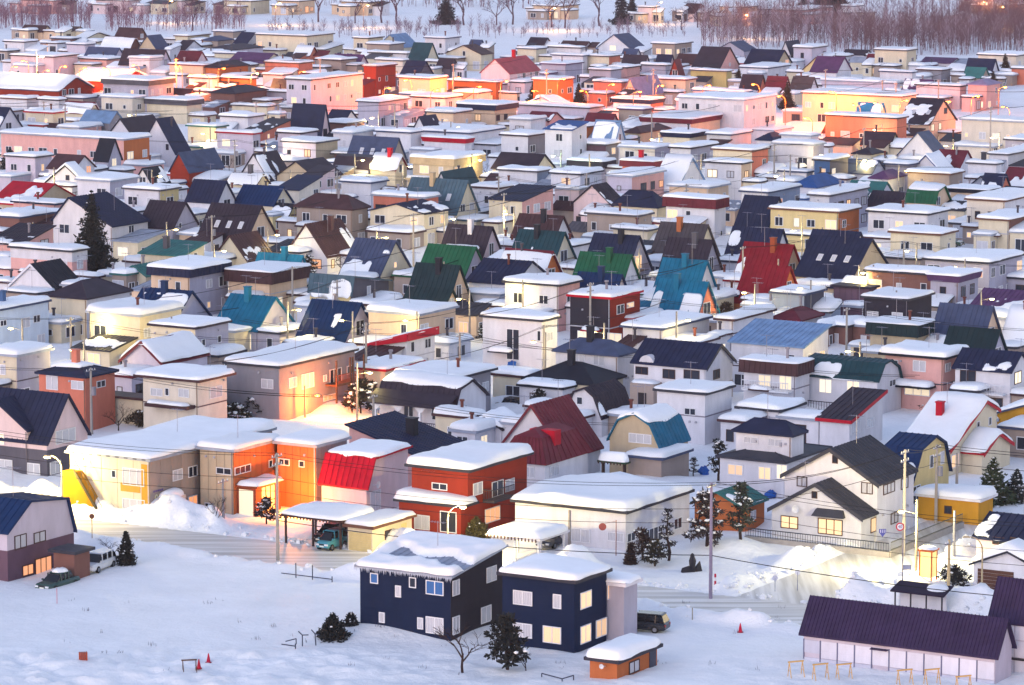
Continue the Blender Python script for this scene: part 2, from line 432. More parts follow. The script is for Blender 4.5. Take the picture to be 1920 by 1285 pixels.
# F flat or sloping roof: xl xc xr yc height   (photo columns of the far end, near corner, far end of the side; row of the near wall top)
# H hip roof: the same; U gable on the side wall: ridge end, apex, far eave, apex row, height, eave height
# V gable on the front wall: far eave, apex, back end of the ridge, apex row, height, eave height
# PU / PV free roof profile along the side / along the front.  '+' joins a wing to the house above it.
CATALOG = """
PU -62 13 137 998 | li bn prof=0:4.4,.33:6.5,.9:5.9,1:3.1 id=gambrel low=pu wf=d
+F 106 139 153 1036 2.6 | br dg nosnow id=gambrel_porch nw
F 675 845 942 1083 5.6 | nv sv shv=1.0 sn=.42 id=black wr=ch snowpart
F 942 1077 1167 1090 6.1 | nv dg sn=.5 id=navy
F 1120 1170 1186 1096 5.0 | lv wh id=lilac_annex nw
F 1106 1157 1232 1240 2.0 | og dg sn=.75 id=shed nw sv
U -40 130 172 742 7.8 3.5 | pp nv id=bigleft low=dg
+V -75 -12 35 772 7.2 4.6 | pp nv id=bigleft_wing low=dg flush wf=w
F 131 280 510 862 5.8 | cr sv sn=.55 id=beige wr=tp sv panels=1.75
F 375 437 520 845 6.0 | ta sv sn=.4 id=orange wr=og sv panels=.9
+F 520 592 650 836 6.0 | og sv sn=.4 id=orange_wing sv wr=gy nop panels=.9
PU 603 687 765 913 | pp re prof=0:2.9,.16:5.3,1:5.5 id=redskirt snowtop
F 772 877 988 882 6.1 | re dg sn=.7 id=red ov=.5 nop
+F 748 864 880 949 3.0 | re dg sn=.8 id=red_porch ov=.4
F 966 1173 1293 960 3.8 | wh dg sn=.7 id=whitehall
F 652 698 772 989 2.3 | cr br sn=.35 id=garage nw
V 1438 1528 1565 910 5.3 2.7 | wh dg id=wgable wf=d trim=dg
V 1462 1555 1628 845 8.0 5.3 | wh dg id=wgable2 wf=d trim=dg
V 1293 1343 1390 926 3.5 2.4 | og tg id=orangehut nw
F 1722 1835 1862 938 2.4 | mu wh sn=.7 id=mustard nw
PU 1648 1708 1779 905 | ye bn prof=0:2.8,.22:5.6,.6:6.4,.86:5.4,1:2.8 id=yellowgambrel lit=.2
U 1862 1990 2022 976 4.3 2.8 | pp nv id=rightnavy wf=d
V 1816 1888 1906 1038 3.5 2.2 | wh dg snow=.6 id=snowgarage nw
PU 1507 1866 1897 1230 | li dp prof=0:2.6,.55:5.0,1:2.8 dense id=longpurple nw ovu=.5
PU 1860 2010 2040 1178 | li dp prof=0:4.4,.55:7.2,1:4.2 dense id=tallpurple nw
H 73 160 215 708 5.6 | sa nv rise=.9 snow=.3 id=salmon ch=sa
F 178 267 285 748 3.0 | cr bw nosnow
F 268 371 425 713 5.8 | iv bw sn=.4 ov=.75 id=creambrown
F 425 523 665 688 6.0 | gy dg sn=.45 id=grey lit=.1
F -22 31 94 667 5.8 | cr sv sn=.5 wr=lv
V 220 263 350 643 6.2 4.0 | li mr snow=.5 trim=mr id=snowgable
F 167 262 340 592 6.3 | cr sv sn=.7 lit=.25 id=roundcream
F 283 366 428 615 6.0 | cr pl sn=.3 wr=lv
F -62 -15 90 583 5.5 | pb sl sn=.45 ch=bl id=paleblue
H 92 162 243 561 5.2 | cr pl rise=1.7 wr=wh id=plumhip
V 8 56 110 497 5.7 2.5 | wh bk trim=wh id=whitegable
U 272 362 400 548 6.4 2.9 | lv bn ch=bn id=bluea
U 437 519 556 559 6.3 2.8 | lv tl ch=tl id=teala
U 589 679 716 570 6.6 2.0 | li bn id=bluea2
F 691 785 854 590 6.0 | pe sv sn=.5 lit=.15 id=peach
F 695 762 815 632 5.4 | wh re shu=1.3 trimf=re sn=.25 id=redfascia
F 668 722 790 694 3.4 | cr re sn=.4 lit=.3
F 749 850 920 709 5.0 | gy dg sn=.35 ov=.6 id=greydish
F 905 1016 1045 601 6.6 | wh dg sn=.45 id=whitetall
F 947 1047 1087 535 6.0 | wh dg sn=.5 wr=pk
F 1069 1144 1200 559 6.5 | ch re sn=.35 wr=re id=blackred
+F 1150 1185 1240 598 3.6 | re re sn=.3 nw
F 1168 1240 1330 617 4.5 | wh sl sn=.35 id=whitelow
H 1042 1158 1190 668 5.0 | wh sl rise=1.3 ch=bk id=slatehip
U 1215 1354 1382 648 7.0 4.9 | wh nv id=navyroof low=tp wf=d trim=dg
H 985 1112 1168 722 3.0 | cr bk rise=1.7 ch=bk lit=.4 id=blackhip
PU 712 852 912 761 | wh pl prof=0:2.9,.13:4.4,.55:5.0,1:3.2 id=veranda snowtop
V 874 908 946 785 3.3 2.3 | wh pl snow=.4 nw
F 655 783 868 856 3.0 | pk nv shu=-2.3 nosnow ch=bk id=navyslope chf=.5
V 926 995 1063 762 7.4 2.4 | wh mr id=maroon trim=mr
F 942 1022 1104 872 2.9 | wh mr man=2.4 nosnow id=maroon2 ch=re
PV 1143 1237 1290 838 | ta tl prof=0:3.8,.18:5.6,.5:6.4,.82:5.4,1:3.4 snowtop id=tealgambrel
+F 1178 1240 1292 860 2.7 | tp sl sn=.5 nw
F 1232 1322 1372 738 5.4 | wh dg sn=.25 id=whitecube
PV 1060 1128 1182 782 | wh pl prof=0:2.6,.25:4.9,.55:5.4,.8:4.6,1:2.6 id=plumgambrel
F 1395 1492 1518 684 5.6 | wh bw band=bw:1.25 sn=.2 lit=.5 id=brownband
PU 1510 1645 1690 713 | wh dt prof=0:3.9,.22:5.4,.5:5.6,.85:4.6,1:2.8 id=darkroofbalcony lit=.4
F 1537 1593 1655 790 3.2 | wh pl shv=1.9 nosnow trimf=re id=redtrim
H 1380 1484 1507 818 6.0 | wh nv rise=1.1 id=navytier
+H 1350 1470 1552 868 3.7 | wh dg rise=.8 lit=.8 id=navytier_low
F 1385 1460 1505 770 3.6 | wh dg sn=.5 nw
PU 1690 1779 1868 845 | cr mr prof=0:2.6,.72:6.3,1:5.0 snow=.45 trim=re id=bigsnow ch=re
+PU 1806 1842 1894 851 | cr re prof=0:2.0,.5:3.5,1:2.0 snow=.45 nw trim=re
U 1810 1918 1938 663 6.7 5.0 | wh nv id=navyright wf=d
V 1862 1940 1962 758 4.6 3.2 | mu sl snow=.45
F 1660 1769 1808 671 6.0 | pk bk sn=.6 ov=.6 id=pinkhouse
F 1371 1506 1553 652 5.6 | wh lb shv=1.6 nosnow id=lightblue
F 1345 1375 1450 600 4.6 | wh bw sn=.4
H 1449 1499 1540 602 3.2 | wh mr rise=1.1
F 1448 1508 1545 552 5.0 | bg sl sn=.4 wr=dg
F 1536 1588 1620 612 3.0 | br dg sn=.5
F 1620 1702 1747 562 6.0 | ch dg sn=.3 id=charcoal
F 1563 1630 1640 540 4.6 | pu pl nosnow nw sv id=barn panels=.8
F 1632 1717 1745 612 5.5 | ta bg band=bg:1.3 sn=.15 id=tanband
U 1767 1864 1890 577 7.0 2.0 | pe sl id=slatea
U 1785 1877 1903 621 6.5 2.0 | lv bg id=greena
U 1850 1960 1990 550 5.0 3.2 | wh pu id=purpleroof
U 1900 1990 2012 585 6.5 2.6 | wh dg snow=.5
F 1625 1751 1769 515 6.0 | br dg sn=.4 wr=dg lit=.2 id=brownflat
F 1745 1797 1834 520 6.0 | lv pu sn=.35 band=pu:.7
F 1735 1855 1917 493 5.5 | lv dg sn=.45 lit=.35
F 1670 1762 1792 440 6.0 | cr br sn=.35
F 1628 1740 1778 402 6.0 | wh dg sn=.35
F 1445 1572 1611 398 6.0 | ye br sn=.4 wr=og lit=.35 id=yellowflat
U 1530 1637 1675 450 8.0 3.6 | ta nv id=skylights sky low=gy
U 1528 1615 1642 437 8.0 3.0 | wh nv
U 1400 1490 1516 461 7.0 2.0 | pe rd id=reda ch=tc
U 1402 1484 1508 502 6.4 2.0 | og rd id=reda2
U 1247 1328 1356 491 7.4 2.0 | wh tl id=teal1 ch=tl
U 1240 1330 1358 531 7.2 2.0 | sa tl id=teal2 ch=tl
U 1118 1201 1229 444 7.2 2.0 | lv nv ch=bk bal
U 1092 1186 1213 480 7.2 2.0 | wh gn id=green1 ch=gn
U 1089 1168 1194 517 6.6 2.0 | lv bn ch=bn
U 978 1058 1086 407 6.8 2.0 | wh bw ch=bk id=maroona
U 977 1061 1090 437 7.0 2.0 | cr dt bal ch=bk id=darkteala
U 952 1038 1067 473 6.8 2.0 | og mr snow=.3 id=snowa
U 912 1000 1035 492 6.6 4.2 | wh nv
F 1101 1195 1222 405 6.0 | tp gy sn=.3 id=taupebox
F 1150 1214 1232 432 4.8 | cr gy sn=.35
F 1249 1340 1361 376 6.5 | wh mr band=mr:1.3 sn=.35 id=maroonband
U 1243 1329 1355 423 7.0 2.0 | cr gb ch=og id=greybrowna
U 1257 1338 1361 452 6.8 2.0 | lv pl bal ch=gy id=pluma
U 1400 1462 1485 371 7.0 2.4 | wh nv
U 1378 1470 1492 432 7.0 2.2 | wh nv
U 671 744 777 453 7.3 3.0 | cr sl bal lit=.5 id=balconyslate
U 784 864 890 500 7.0 2.0 | pe bg bal ch=bk id=blackgreen1
U 770 850 880 545 5.6 1.8 | pe bg id=blackgreen2
U 807 894 926 465 7.0 2.0 | lv gn bal id=green2
U 844 925 950 427 6.8 2.0 | pp pl ch=wh id=pluma2
V 530 572 635 422 6.8 2.5 | wh bw ch=bw id=brownv wf=d
U 400 492 525 388 7.5 2.5 | pe pl sky id=plumdormer
V 388 429 480 444 6.0 2.2 | cr bw lit=.3 id=brownlit
H 556 660 690 394 5.6 | tp bw rise=1.8 id=taupehip
V 688 742 790 384 6.5 5.3 | cr nv lit=.7 id=yellowlit
F 700 796 822 371 6.0 | sa sv sn=.35
U 775 879 902 340 8.4 3.5 | cr sg ch=ta id=slategreen sky
F 885 935 958 353 6.0 | wh bw sn=.35
F 917 979 1037 378 5.5 | cr nv shv=1.3 nosnow wr=pk lit=.3 id=navyshed
V 1070 1109 1135 349 6.8 4.0 | pp pl lit=.3
F 1040 1085 1100 355 6.0 | pp sv sn=.3
H 1152 1232 1252 390 4.5 | cr nv rise=2.2 lit=.5 id=navyhip
F 1255 1328 1366 352 6.0 | pe sv sn=.35
U 27 104 144 346 5.2 2.8 | ta re lit=.3 id=redroof
F 25 104 130 383 5.0 | pk nv sn=.4
PV 100 210 277 425 | wh nv prof=0:5.2,.28:8.4,1:4.8 lit=.2 id=navybig
U 285 350 376 381 7.5 4.0 | lv pl lit=.4
F -20 36 115 408 4.5 | br sl sn=.45
F -25 38 100 460 4.5 | pk pl shv=1.8 nosnow
F 20 135 163 471 6.0 | pk dg sn=.35 id=twotone low2=wh
F 264 342 383 481 4.5 | cr tg shv=1.2 nosnow ch=gy id=greygreenshed
V 222 248 310 500 4.0 2.8 | cr tg
F 283 355 427 507 6.3 | pe nv band=nv:.95 sn=.5 wr=lv id=navyband
F 428 508 575 513 5.6 | pe bw band=bw:1.4 sn=.2 id=brownmansard
U 488 569 590 481 6.5 2.5 | li tq ch=tq id=turq
PU 581 657 729 551 | ye sg prof=0:4.2,.06:6.2,1:4.8 wr=dg id=slateyellow
F 2 232 280 262 7.0 | pk sv sn=.4 wr=og lit=.2 id=pinklong
F 10 66 97 295 6.0 | li gy sn=.4
V 80 121 140 312 6.0 3.0 | wh bk snow=.35 wf=d
U 110 160 182 293 6.5 4.5 | wh bw
U 190 217 232 262 8.0 4.5 | lv bk
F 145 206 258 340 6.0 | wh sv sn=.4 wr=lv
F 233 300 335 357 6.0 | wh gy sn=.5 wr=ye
V 250 266 300 317 6.0 3.5 | wh bk
U 368 427 447 341 7.5 4.5 | wh nv
V 313 334 400 288 7.5 4.5 | re sl id=redslate
F 340 392 408 316 4.0 | wh re band=re:1.0 sn=.3
V 255 292 322 224 9.0 3.0 | wh nv
V 195 224 285 224 7.5 4.0 | wh pl
F 110 148 190 240 4.0 | cr sv sn=.4 wr=pk
U 165 220 235 210 7.0 5.0 | gy lb
F 48 100 122 212 6.0 | cr re sn=.4 lit=.3
U -20 20 48 203 7.5 3.0 | wh nv
F 32 80 95 236 3.5 | cr re sn=.4 lit=.6
F 352 405 425 238 6.5 | cr tg sn=.4
F 407 474 488 251 6.0 | li re sn=.5 id=redfascia2
+V 407 440 449 259 4.2 2.6 | li re trim=re nw
F 440 478 545 255 4.5 | sa pl shv=2.0 nosnow
F 521 563 595 250 6.0 | li pl sn=.4
F 530 592 633 268 6.0 | li gy sn=.4 wr=ta lit=.2
U 552 612 624 198 9.0 2.5 | pp nv
U 625 660 675 208 6.0 4.0 | wh nv
F 600 650 683 232 5.0 | br bw sn=.4
U 665 749 768 260 7.5 3.0 | tp sl sky
F 705 770 790 249 6.0 | wh sl sn=.4
F 625 660 700 250 6.0 | wh sv sn=.4
F 627 668 705 290 4.0 | br pl sn=.5 ov=.6
PU 627 690 722 316 | wh pl prof=0:4.0,.2:5.6,.6:5.8,1:4.0
U 705 755 768 295 6.0 4.0 | cr mr snow=.4 ch=re
F 640 695 725 343 5.0 | wh sl sn=.4
V 440 474 517 290 7.5 3.0 | wh pl
V 513 553 603 304 6.5 4.0 | ta pl
F 520 561 600 357 5.0 | iv nv shv=1.5 nosnow
F 560 590 628 337 5.0 | pp pl shv=1.5 nosnow
U 460 533 553 352 6.5 4.0 | cr bn
+V 440 470 490 357 5.6 3.6 | cr bn
U 440 495 508 328 5.5 4.0 | cr bw snow=.4 ch=gy
U 518 553 562 384 4.2 2.2 | ye bk
V 765 785 815 220 6.5 3.0 | wh nv
F 800 850 884 212 6.0 | pe gy sn=.4 lit=.3
F 860 928 968 199 6.5 | pe nv band=nv:.9 sn=.35 lit=.2
F 785 880 945 250 5.0 | wh sl sn=.4
F 795 872 885 262 5.0 | wh re band=re:.7 sn=.3
F 774 850 905 300 6.0 | ta ta sn=.45 band=ta:1.0 lit=.3
F 955 995 1023 225 6.0 | wh sv sn=.4
F 940 990 1025 255 6.5 | wh pl sn=.4 wr=gy
U 943 1023 1043 291 6.5 4.2 | cr pl id=plumgrey
F 935 1007 1032 322 5.0 | wh gy sn=.4 wr=bg
V 808 826 884 324 6.5 3.0 | wh dt sky
F 1022 1072 1100 245 8.0 | wh bu shv=1.0 nosnow id=solar
F 1072 1100 1118 238 5.0 | og br sn=.4 lit=.2
U 1120 1165 1175 228 7.0 3.5 | wh lb
F 1078 1136 1160 272 5.5 | pu gy sn=.4 wr=gy
F 1068 1128 1150 305 4.0 | li pl band=pl:.9 sn=.4
F 1033 1088 1128 327 5.5 | wh dg sn=.45 lit=.3
U 1000 1045 1060 212 5.0 3.5 | pk mr
F 970 1105 1130 203 5.0 | li gy sn=.4
U 1105 1155 1165 215 5.0 3.0 | pk mr
F 1160 1205 1222 206 6.0 | tp pu sn=.4
F 1203 1295 1350 225 5.5 | wh mr band=mr:.8 sn=.35 wr=pe
F 1272 1395 1455 188 8.5 | wh sv sn=.35 lit=.25 id=flats
H 1172 1200 1255 250 4.0 | ta bw rise=1.0
F 1243 1293 1325 252 5.0 | cr nv band=nv:.7 sn=.4
F 1325 1370 1408 253 5.0 | wh sl sn=.5
H 1420 1450 1475 264 4.0 | wh nv rise=1.2
F 1465 1520 1535 255 5.0 | wh sv sn=.4
F 1162 1228 1256 278 5.5 | iv sv sn=.4 wr=lv
F 1257 1295 1345 278 6.0 | wh pl sn=.4 wr=lv
F 1337 1410 1440 283 6.5 | cr br sn=.4 wr=sa lit=.2
F 1322 1390 1408 307 6.0 | wh dg sn=.35 wr=pe lit=.6
F 1167 1225 1248 305 5.0 | sa mr band=mr:.9 sn=.3 ch=re
F 1140 1185 1245 331 6.0 | li sv sn=.4 wr=pk
U 1252 1300 1330 297 8.0 3.0 | wh lb snow=.4
F 1450 1525 1545 272 7.0 | wh sv sn=.4 wr=lv
F 1390 1440 1500 361 6.0 | wh sl sn=.4 wr=bg
H 1488 1530 1578 352 4.5 | wh bu rise=1.6
F 1462 1512 1524 323 4.0 | wh sl sn=.3
F 1518 1555 1627 367 6.0 | wh gy sn=.4 wr=lv
F 1527 1556 1590 301 6.0 | bl dg sn=.4 wr=dg lit=.4 id=bluebox
F 1548 1682 1700 222 7.5 | sa dg sn=.35 id=salmonflats
U 1712 1771 1797 188 9.0 4.8 | pe pl lit=.4 sky
U 1625 1680 1690 250 5.0 3.0 | cr pl
U 1552 1612 1620 236 5.5 4.0 | wh tc
V 1680 1720 1741 250 7.0 3.0 | wh sl
H 1600 1633 1656 290 4.0 | cr pl rise=.9
U 1592 1650 1665 302 5.5 3.5 | wh sl
F 1660 1703 1720 309 4.5 | gy sl sn=.45
U 1765 1816 1835 284 6.5 3.0 | wh mr
V 1700 1735 1760 293 6.0 3.0 | wh bu snow=.3
F 1702 1780 1805 327 5.0 | tp br sn=.4
F 1803 1985 2010 232 7.0 | iv sv sn=.4 lit=.8 id=litwhite
F 1885 1960 1990 265 6.0 | lv gy sn=.4
F 1855 1890 1960 290 4.5 | wh gy sn=.4
F 1815 1868 1878 308 5.0 | wh gy sn=.4 ch=dg
U 1895 1960 1980 318 6.0 3.0 | pp mr
V 1802 1838 1850 332 5.5 3.0 | bg nv
U 1850 1888 1897 328 6.0 4.0 | sa nv
F 1782 1848 1870 358 5.0 | pe bk band=bk:.5 sn=.35 lit=.5
F 1813 1884 1960 377 6.5 | iv br sn=.4 wr=wh
F 1835 1892 1950 413 5.0 | cr br sn=.4 wr=br
PU 1700 1752 1780 380 | pe gn prof=0:4.0,.15:5.5,.6:6.2,1:4.0 snowtop
U 1640 1700 1715 362 5.0 3.0 | wh pl
U 1600 1665 1680 343 5.0 3.0 | wh tg
H 1632 1665 1697 336 4.0 | wh pu rise=1.1
U -30 144 177 146 7.0 4.5 | re sl snow=.5 id=redhall
U 165 255 285 135 6.0 4.0 | re mr snow=.5
F 193 278 325 153 6.5 | lv gy sn=.4 band=gy:.9
F 190 248 272 184 6.0 | iv sv sn=.35
F 275 350 378 190 5.5 | cr gy sn=.35 band=gy:.9 lit=.3
F 355 398 410 147 5.0 | wh dg sn=.35
U 320 362 368 168 4.0 2.5 | br pl
F 365 402 412 172 4.0 | pk br sn=.4
F 72 110 122 188 5.0 | wh pl sn=.4
F 0 50 72 186 5.0 | wh br sn=.4
U 128 178 188 193 6.0 4.0 | cr mr snow=.4
F 242 280 305 110 6.0 | wh sv sn=.35
U 235 312 325 95 7.0 3.5 | li pl
U 340 380 395 98 6.0 3.0 | pp mr
F 318 380 400 123 5.0 | pe mr sn=.35 lit=.4
F 20 100 145 107 5.0 | pp pl sn=.4 lit=.2
F 150 200 228 112 4.0 | pk pl sn=.3
U 225 268 275 54 6.0 4.0 | br bw
U 200 255 268 71 6.0 3.0 | br bw snow=.4
V 255 275 300 68 6.5 3.0 | ta sl
F 125 160 178 84 5.0 | li sl sn=.4
F 96 133 150 73 4.0 | br sl sn=.4
F 8 45 70 79 5.0 | wh pl sn=.35
U 48 90 100 49 4.0 2.5 | pe bw lit=.6
U 128 150 163 51 4.0 3.0 | cr bw
U 163 185 213 62 5.0 3.5 | cr nv snow=.3
F 328 352 393 68 4.0 | cr br sn=.35
U 345 365 383 77 5.0 3.0 | wh pl
U 168 225 234 91 5.0 3.0 | li sl
F 480 575 625 68 6.5 | cr gy sn=.3 lit=.15 id=creamflats
U 455 480 500 62 6.0 3.0 | wh nv
F 400 437 458 60 5.0 | tp sl sn=.35
H 380 408 436 77 4.0 | tp sl rise=1.0
H 385 430 493 95 4.0 | li pl rise=1.0
F 402 445 462 101 4.5 | cr sl sn=.3
U 448 515 535 101 5.0 3.0 | cr pu
H 385 412 465 128 4.5 | og pl rise=1.2 lit=.3
F 415 470 478 148 5.0 | og nv sn=.3
U 560 590 600 89 5.0 3.0 | sa mr snow=.3
F 497 560 586 119 5.0 | sa br sn=.4 lit=.3
F 537 583 680 150 8.5 | li gy sn=.35 wr=pp lit=.15 id=pinkschool
F 493 530 546 141 5.0 | pp gy sn=.4
F 592 640 668 113 4.5 | tp pl sn=.4
U 630 683 690 104 5.0 3.0 | pp pu
F 663 690 718 72 6.0 | cr dg sn=.4
V 705 730 760 66 6.0 3.0 | cr lb
F 688 730 757 84 5.0 | tp gy sn=.4
F 705 755 765 114 4.5 | iv gy sn=.4 lit=.2
F 692 762 776 101 4.0 | wh gy sn=.35
F 682 705 742 125 7.0 | re mr sn=.35 lit=.3
F 748 806 838 148 7.0 | pe br sn=.4 lit=.3
H 395 440 500 176 5.0 | br pl rise=1.2
U 515 548 555 150 6.0 3.0 | wh pl
F 480 538 545 173 4.5 | lv gy sn=.35
F 670 710 765 192 5.5 | lv gy sn=.4
F 750 790 812 178 5.0 | wh sl sn=.4
F 412 465 495 220 5.0 | wh gy sn=.45
F 435 500 515 200 4.0 | cr gy sn=.3 lit=.5
U 778 812 825 82 7.0 3.0 | cr dt
F 797 835 862 72 6.0 | wh sl sn=.35
V 833 868 890 86 6.0 4.0 | cr bw
U 885 905 912 76 5.0 3.0 | wh sl
V 898 927 985 112 8.0 5.0 | pp rs ch=re id=rosehouse
U 765 800 815 116 6.0 3.0 | dg nv
U 826 853 860 111 5.0 3.0 | dg pl
F 970 1005 1025 92 5.0 | cr sl sn=.35
F 1028 1088 1096 90 5.0 | wh gy sn=.35
U 997 1028 1034 72 5.0 3.5 | wh pl
U 1058 1105 1115 79 4.0 2.5 | li bw
F 1015 1060 1092 121 5.0 | lv pu sn=.35 lit=.3
F 1035 1093 1098 105 5.0 | wh sl sn=.3
F 1099 1142 1163 106 5.0 | cr gy sn=.3 wr=sa
F 1000 1045 1075 151 6.5 | og br sn=.35 lit=.1
F 840 930 942 155 5.0 | og br sn=.35 lit=.1
F 850 895 920 175 4.0 | iv gy sn=.4
F 772 835 866 184 5.5 | li pl sn=.4 lit=.2
V 975 1015 1040 183 5.0 3.0 | wh bu snow=.3
F 1113 1165 1180 155 5.0 | sa gy sn=.4
F 1105 1145 1165 132 5.0 | lv gy sn=.4
V 1118 1150 1178 66 7.0 4.0 | wh sl
U 1140 1164 1170 87 4.0 3.0 | wh bu
U 1172 1198 1205 93 5.0 3.0 | wh sl
F 1223 1265 1297 83 6.0 | tp gy sn=.4
U 1318 1370 1390 90 8.0 3.5 | pk pl lit=.2
V 1340 1368 1392 80 6.0 4.0 | lv sl
U 1235 1262 1270 104 6.0 3.0 | pp nv
V 1253 1264 1268 113 7.0 2.0 | re mr
U 1275 1312 1320 103 5.5 3.5 | pk bw
U 1172 1215 1222 105 6.0 3.0 | pp pl
F 1203 1248 1256 123 5.0 | lv gy sn=.4
F 1142 1175 1200 127 5.0 | pk pl sn=.35
V 1400 1425 1430 103 5.0 4.0 | wh re
U 1412 1472 1487 95 7.0 4.0 | ta nv
V 1458 1472 1496 79 7.0 3.0 | wh nv
F 1488 1522 1550 90 6.0 | li gy sn=.4
U 1535 1585 1600 108 7.0 4.0 | wh pu
V 1503 1530 1540 108 7.0 4.0 | ye br
F 1295 1362 1372 134 5.0 | ol gy sn=.35 lit=.2
F 1388 1440 1480 128 4.0 | wh sl sn=.4
U 1395 1432 1440 142 6.0 3.0 | sa pl
U 1442 1478 1485 145 6.0 3.0 | wh mr
U 1490 1528 1538 146 6.0 3.0 | wh gb
F 1230 1285 1305 150 5.5 | pe mr sn=.35 lit=.4
V 1165 1180 1230 148 6.5 3.0 | pe lp
F 1300 1395 1408 173 5.0 | lv bu sn=.4 wr=pe
F 1150 1220 1243 189 5.0 | wh nv band=nv:.7 sn=.3 wr=sa
F 1640 1700 1718 95 6.5 | cr gy sn=.3 lit=.3
U 1588 1630 1636 95 4.0 3.0 | wh pl
U 1630 1660 1666 103 5.0 3.0 | cr mr
F 1650 1710 1717 136 5.0 | wh sl sn=.4
F 1720 1765 1782 132 4.5 | gy bw sn=.35
U 1738 1795 1806 110 4.0 3.0 | wh pu
U 1818 1868 1876 112 6.0 3.0 | wh nv
F 1834 1905 1930 105 6.0 | iv gy sn=.4
U 1815 1850 1858 128 5.0 3.0 | tp tg
F 1897 1950 1960 130 4.0 | sa gy sn=.3
U 1700 1750 1757 151 5.0 3.0 | cr pu
H 1815 1850 1875 160 5.5 | pk lp rise=1.0 lit=.3
F 1505 1690 1718 182 6.5 | pe gy sn=.35 lit=.3 id=store
U 1612 1658 1665 195 6.0 3.0 | cr bb id=brightblue
F 1718 1800 1812 162 5.0 | pp pl sn=.4 lit=.2
F 1540 1680 1688 156 4.0 | li sv sn=.4
V 1760 1800 1812 26 5.0 3.0 | pp pl snow=.3
F 1350 1395 1420 14 4.5 | pe gy sn=.4 lit=.4
F 1372 1440 1468 18 4.0 | li sl sn=.4
U 1290 1316 1330 8 5.0 2.5 | pp bw
F 1196 1222 1235 14 4.5 | pp gy sn=.35
V 1345 1362 1376 16 5.0 2.5 | pe mr snow=.3
F 1450 1500 1560 20 4.0 | pk gy sn=.4 lit=.2
F 1578 1602 1618 12 4.5 | wh sl sn=.4 lit=.2
F 1820 1890 1920 12 5.0 | pe gy sn=.3 lit=.4
F 40 100 120 2 4.0 | pk bw sn=.3
F 180 240 262 2 4.0 | pp bw sn=.3 lit=.3
F 290 340 372 2 4.0 | pp pl sn=.3 lit=.5
F 420 470 505 3 4.0 | cr bw sn=.3 lit=.6
F 520 560 590 3 4.0 | pe bw sn=.3 lit=.5
F 640 690 720 5 4.0 | pe bw sn=.3 lit=.4
F 1000 1050 1085 12 4.0 | pe gy sn=.3 lit=.7
"""

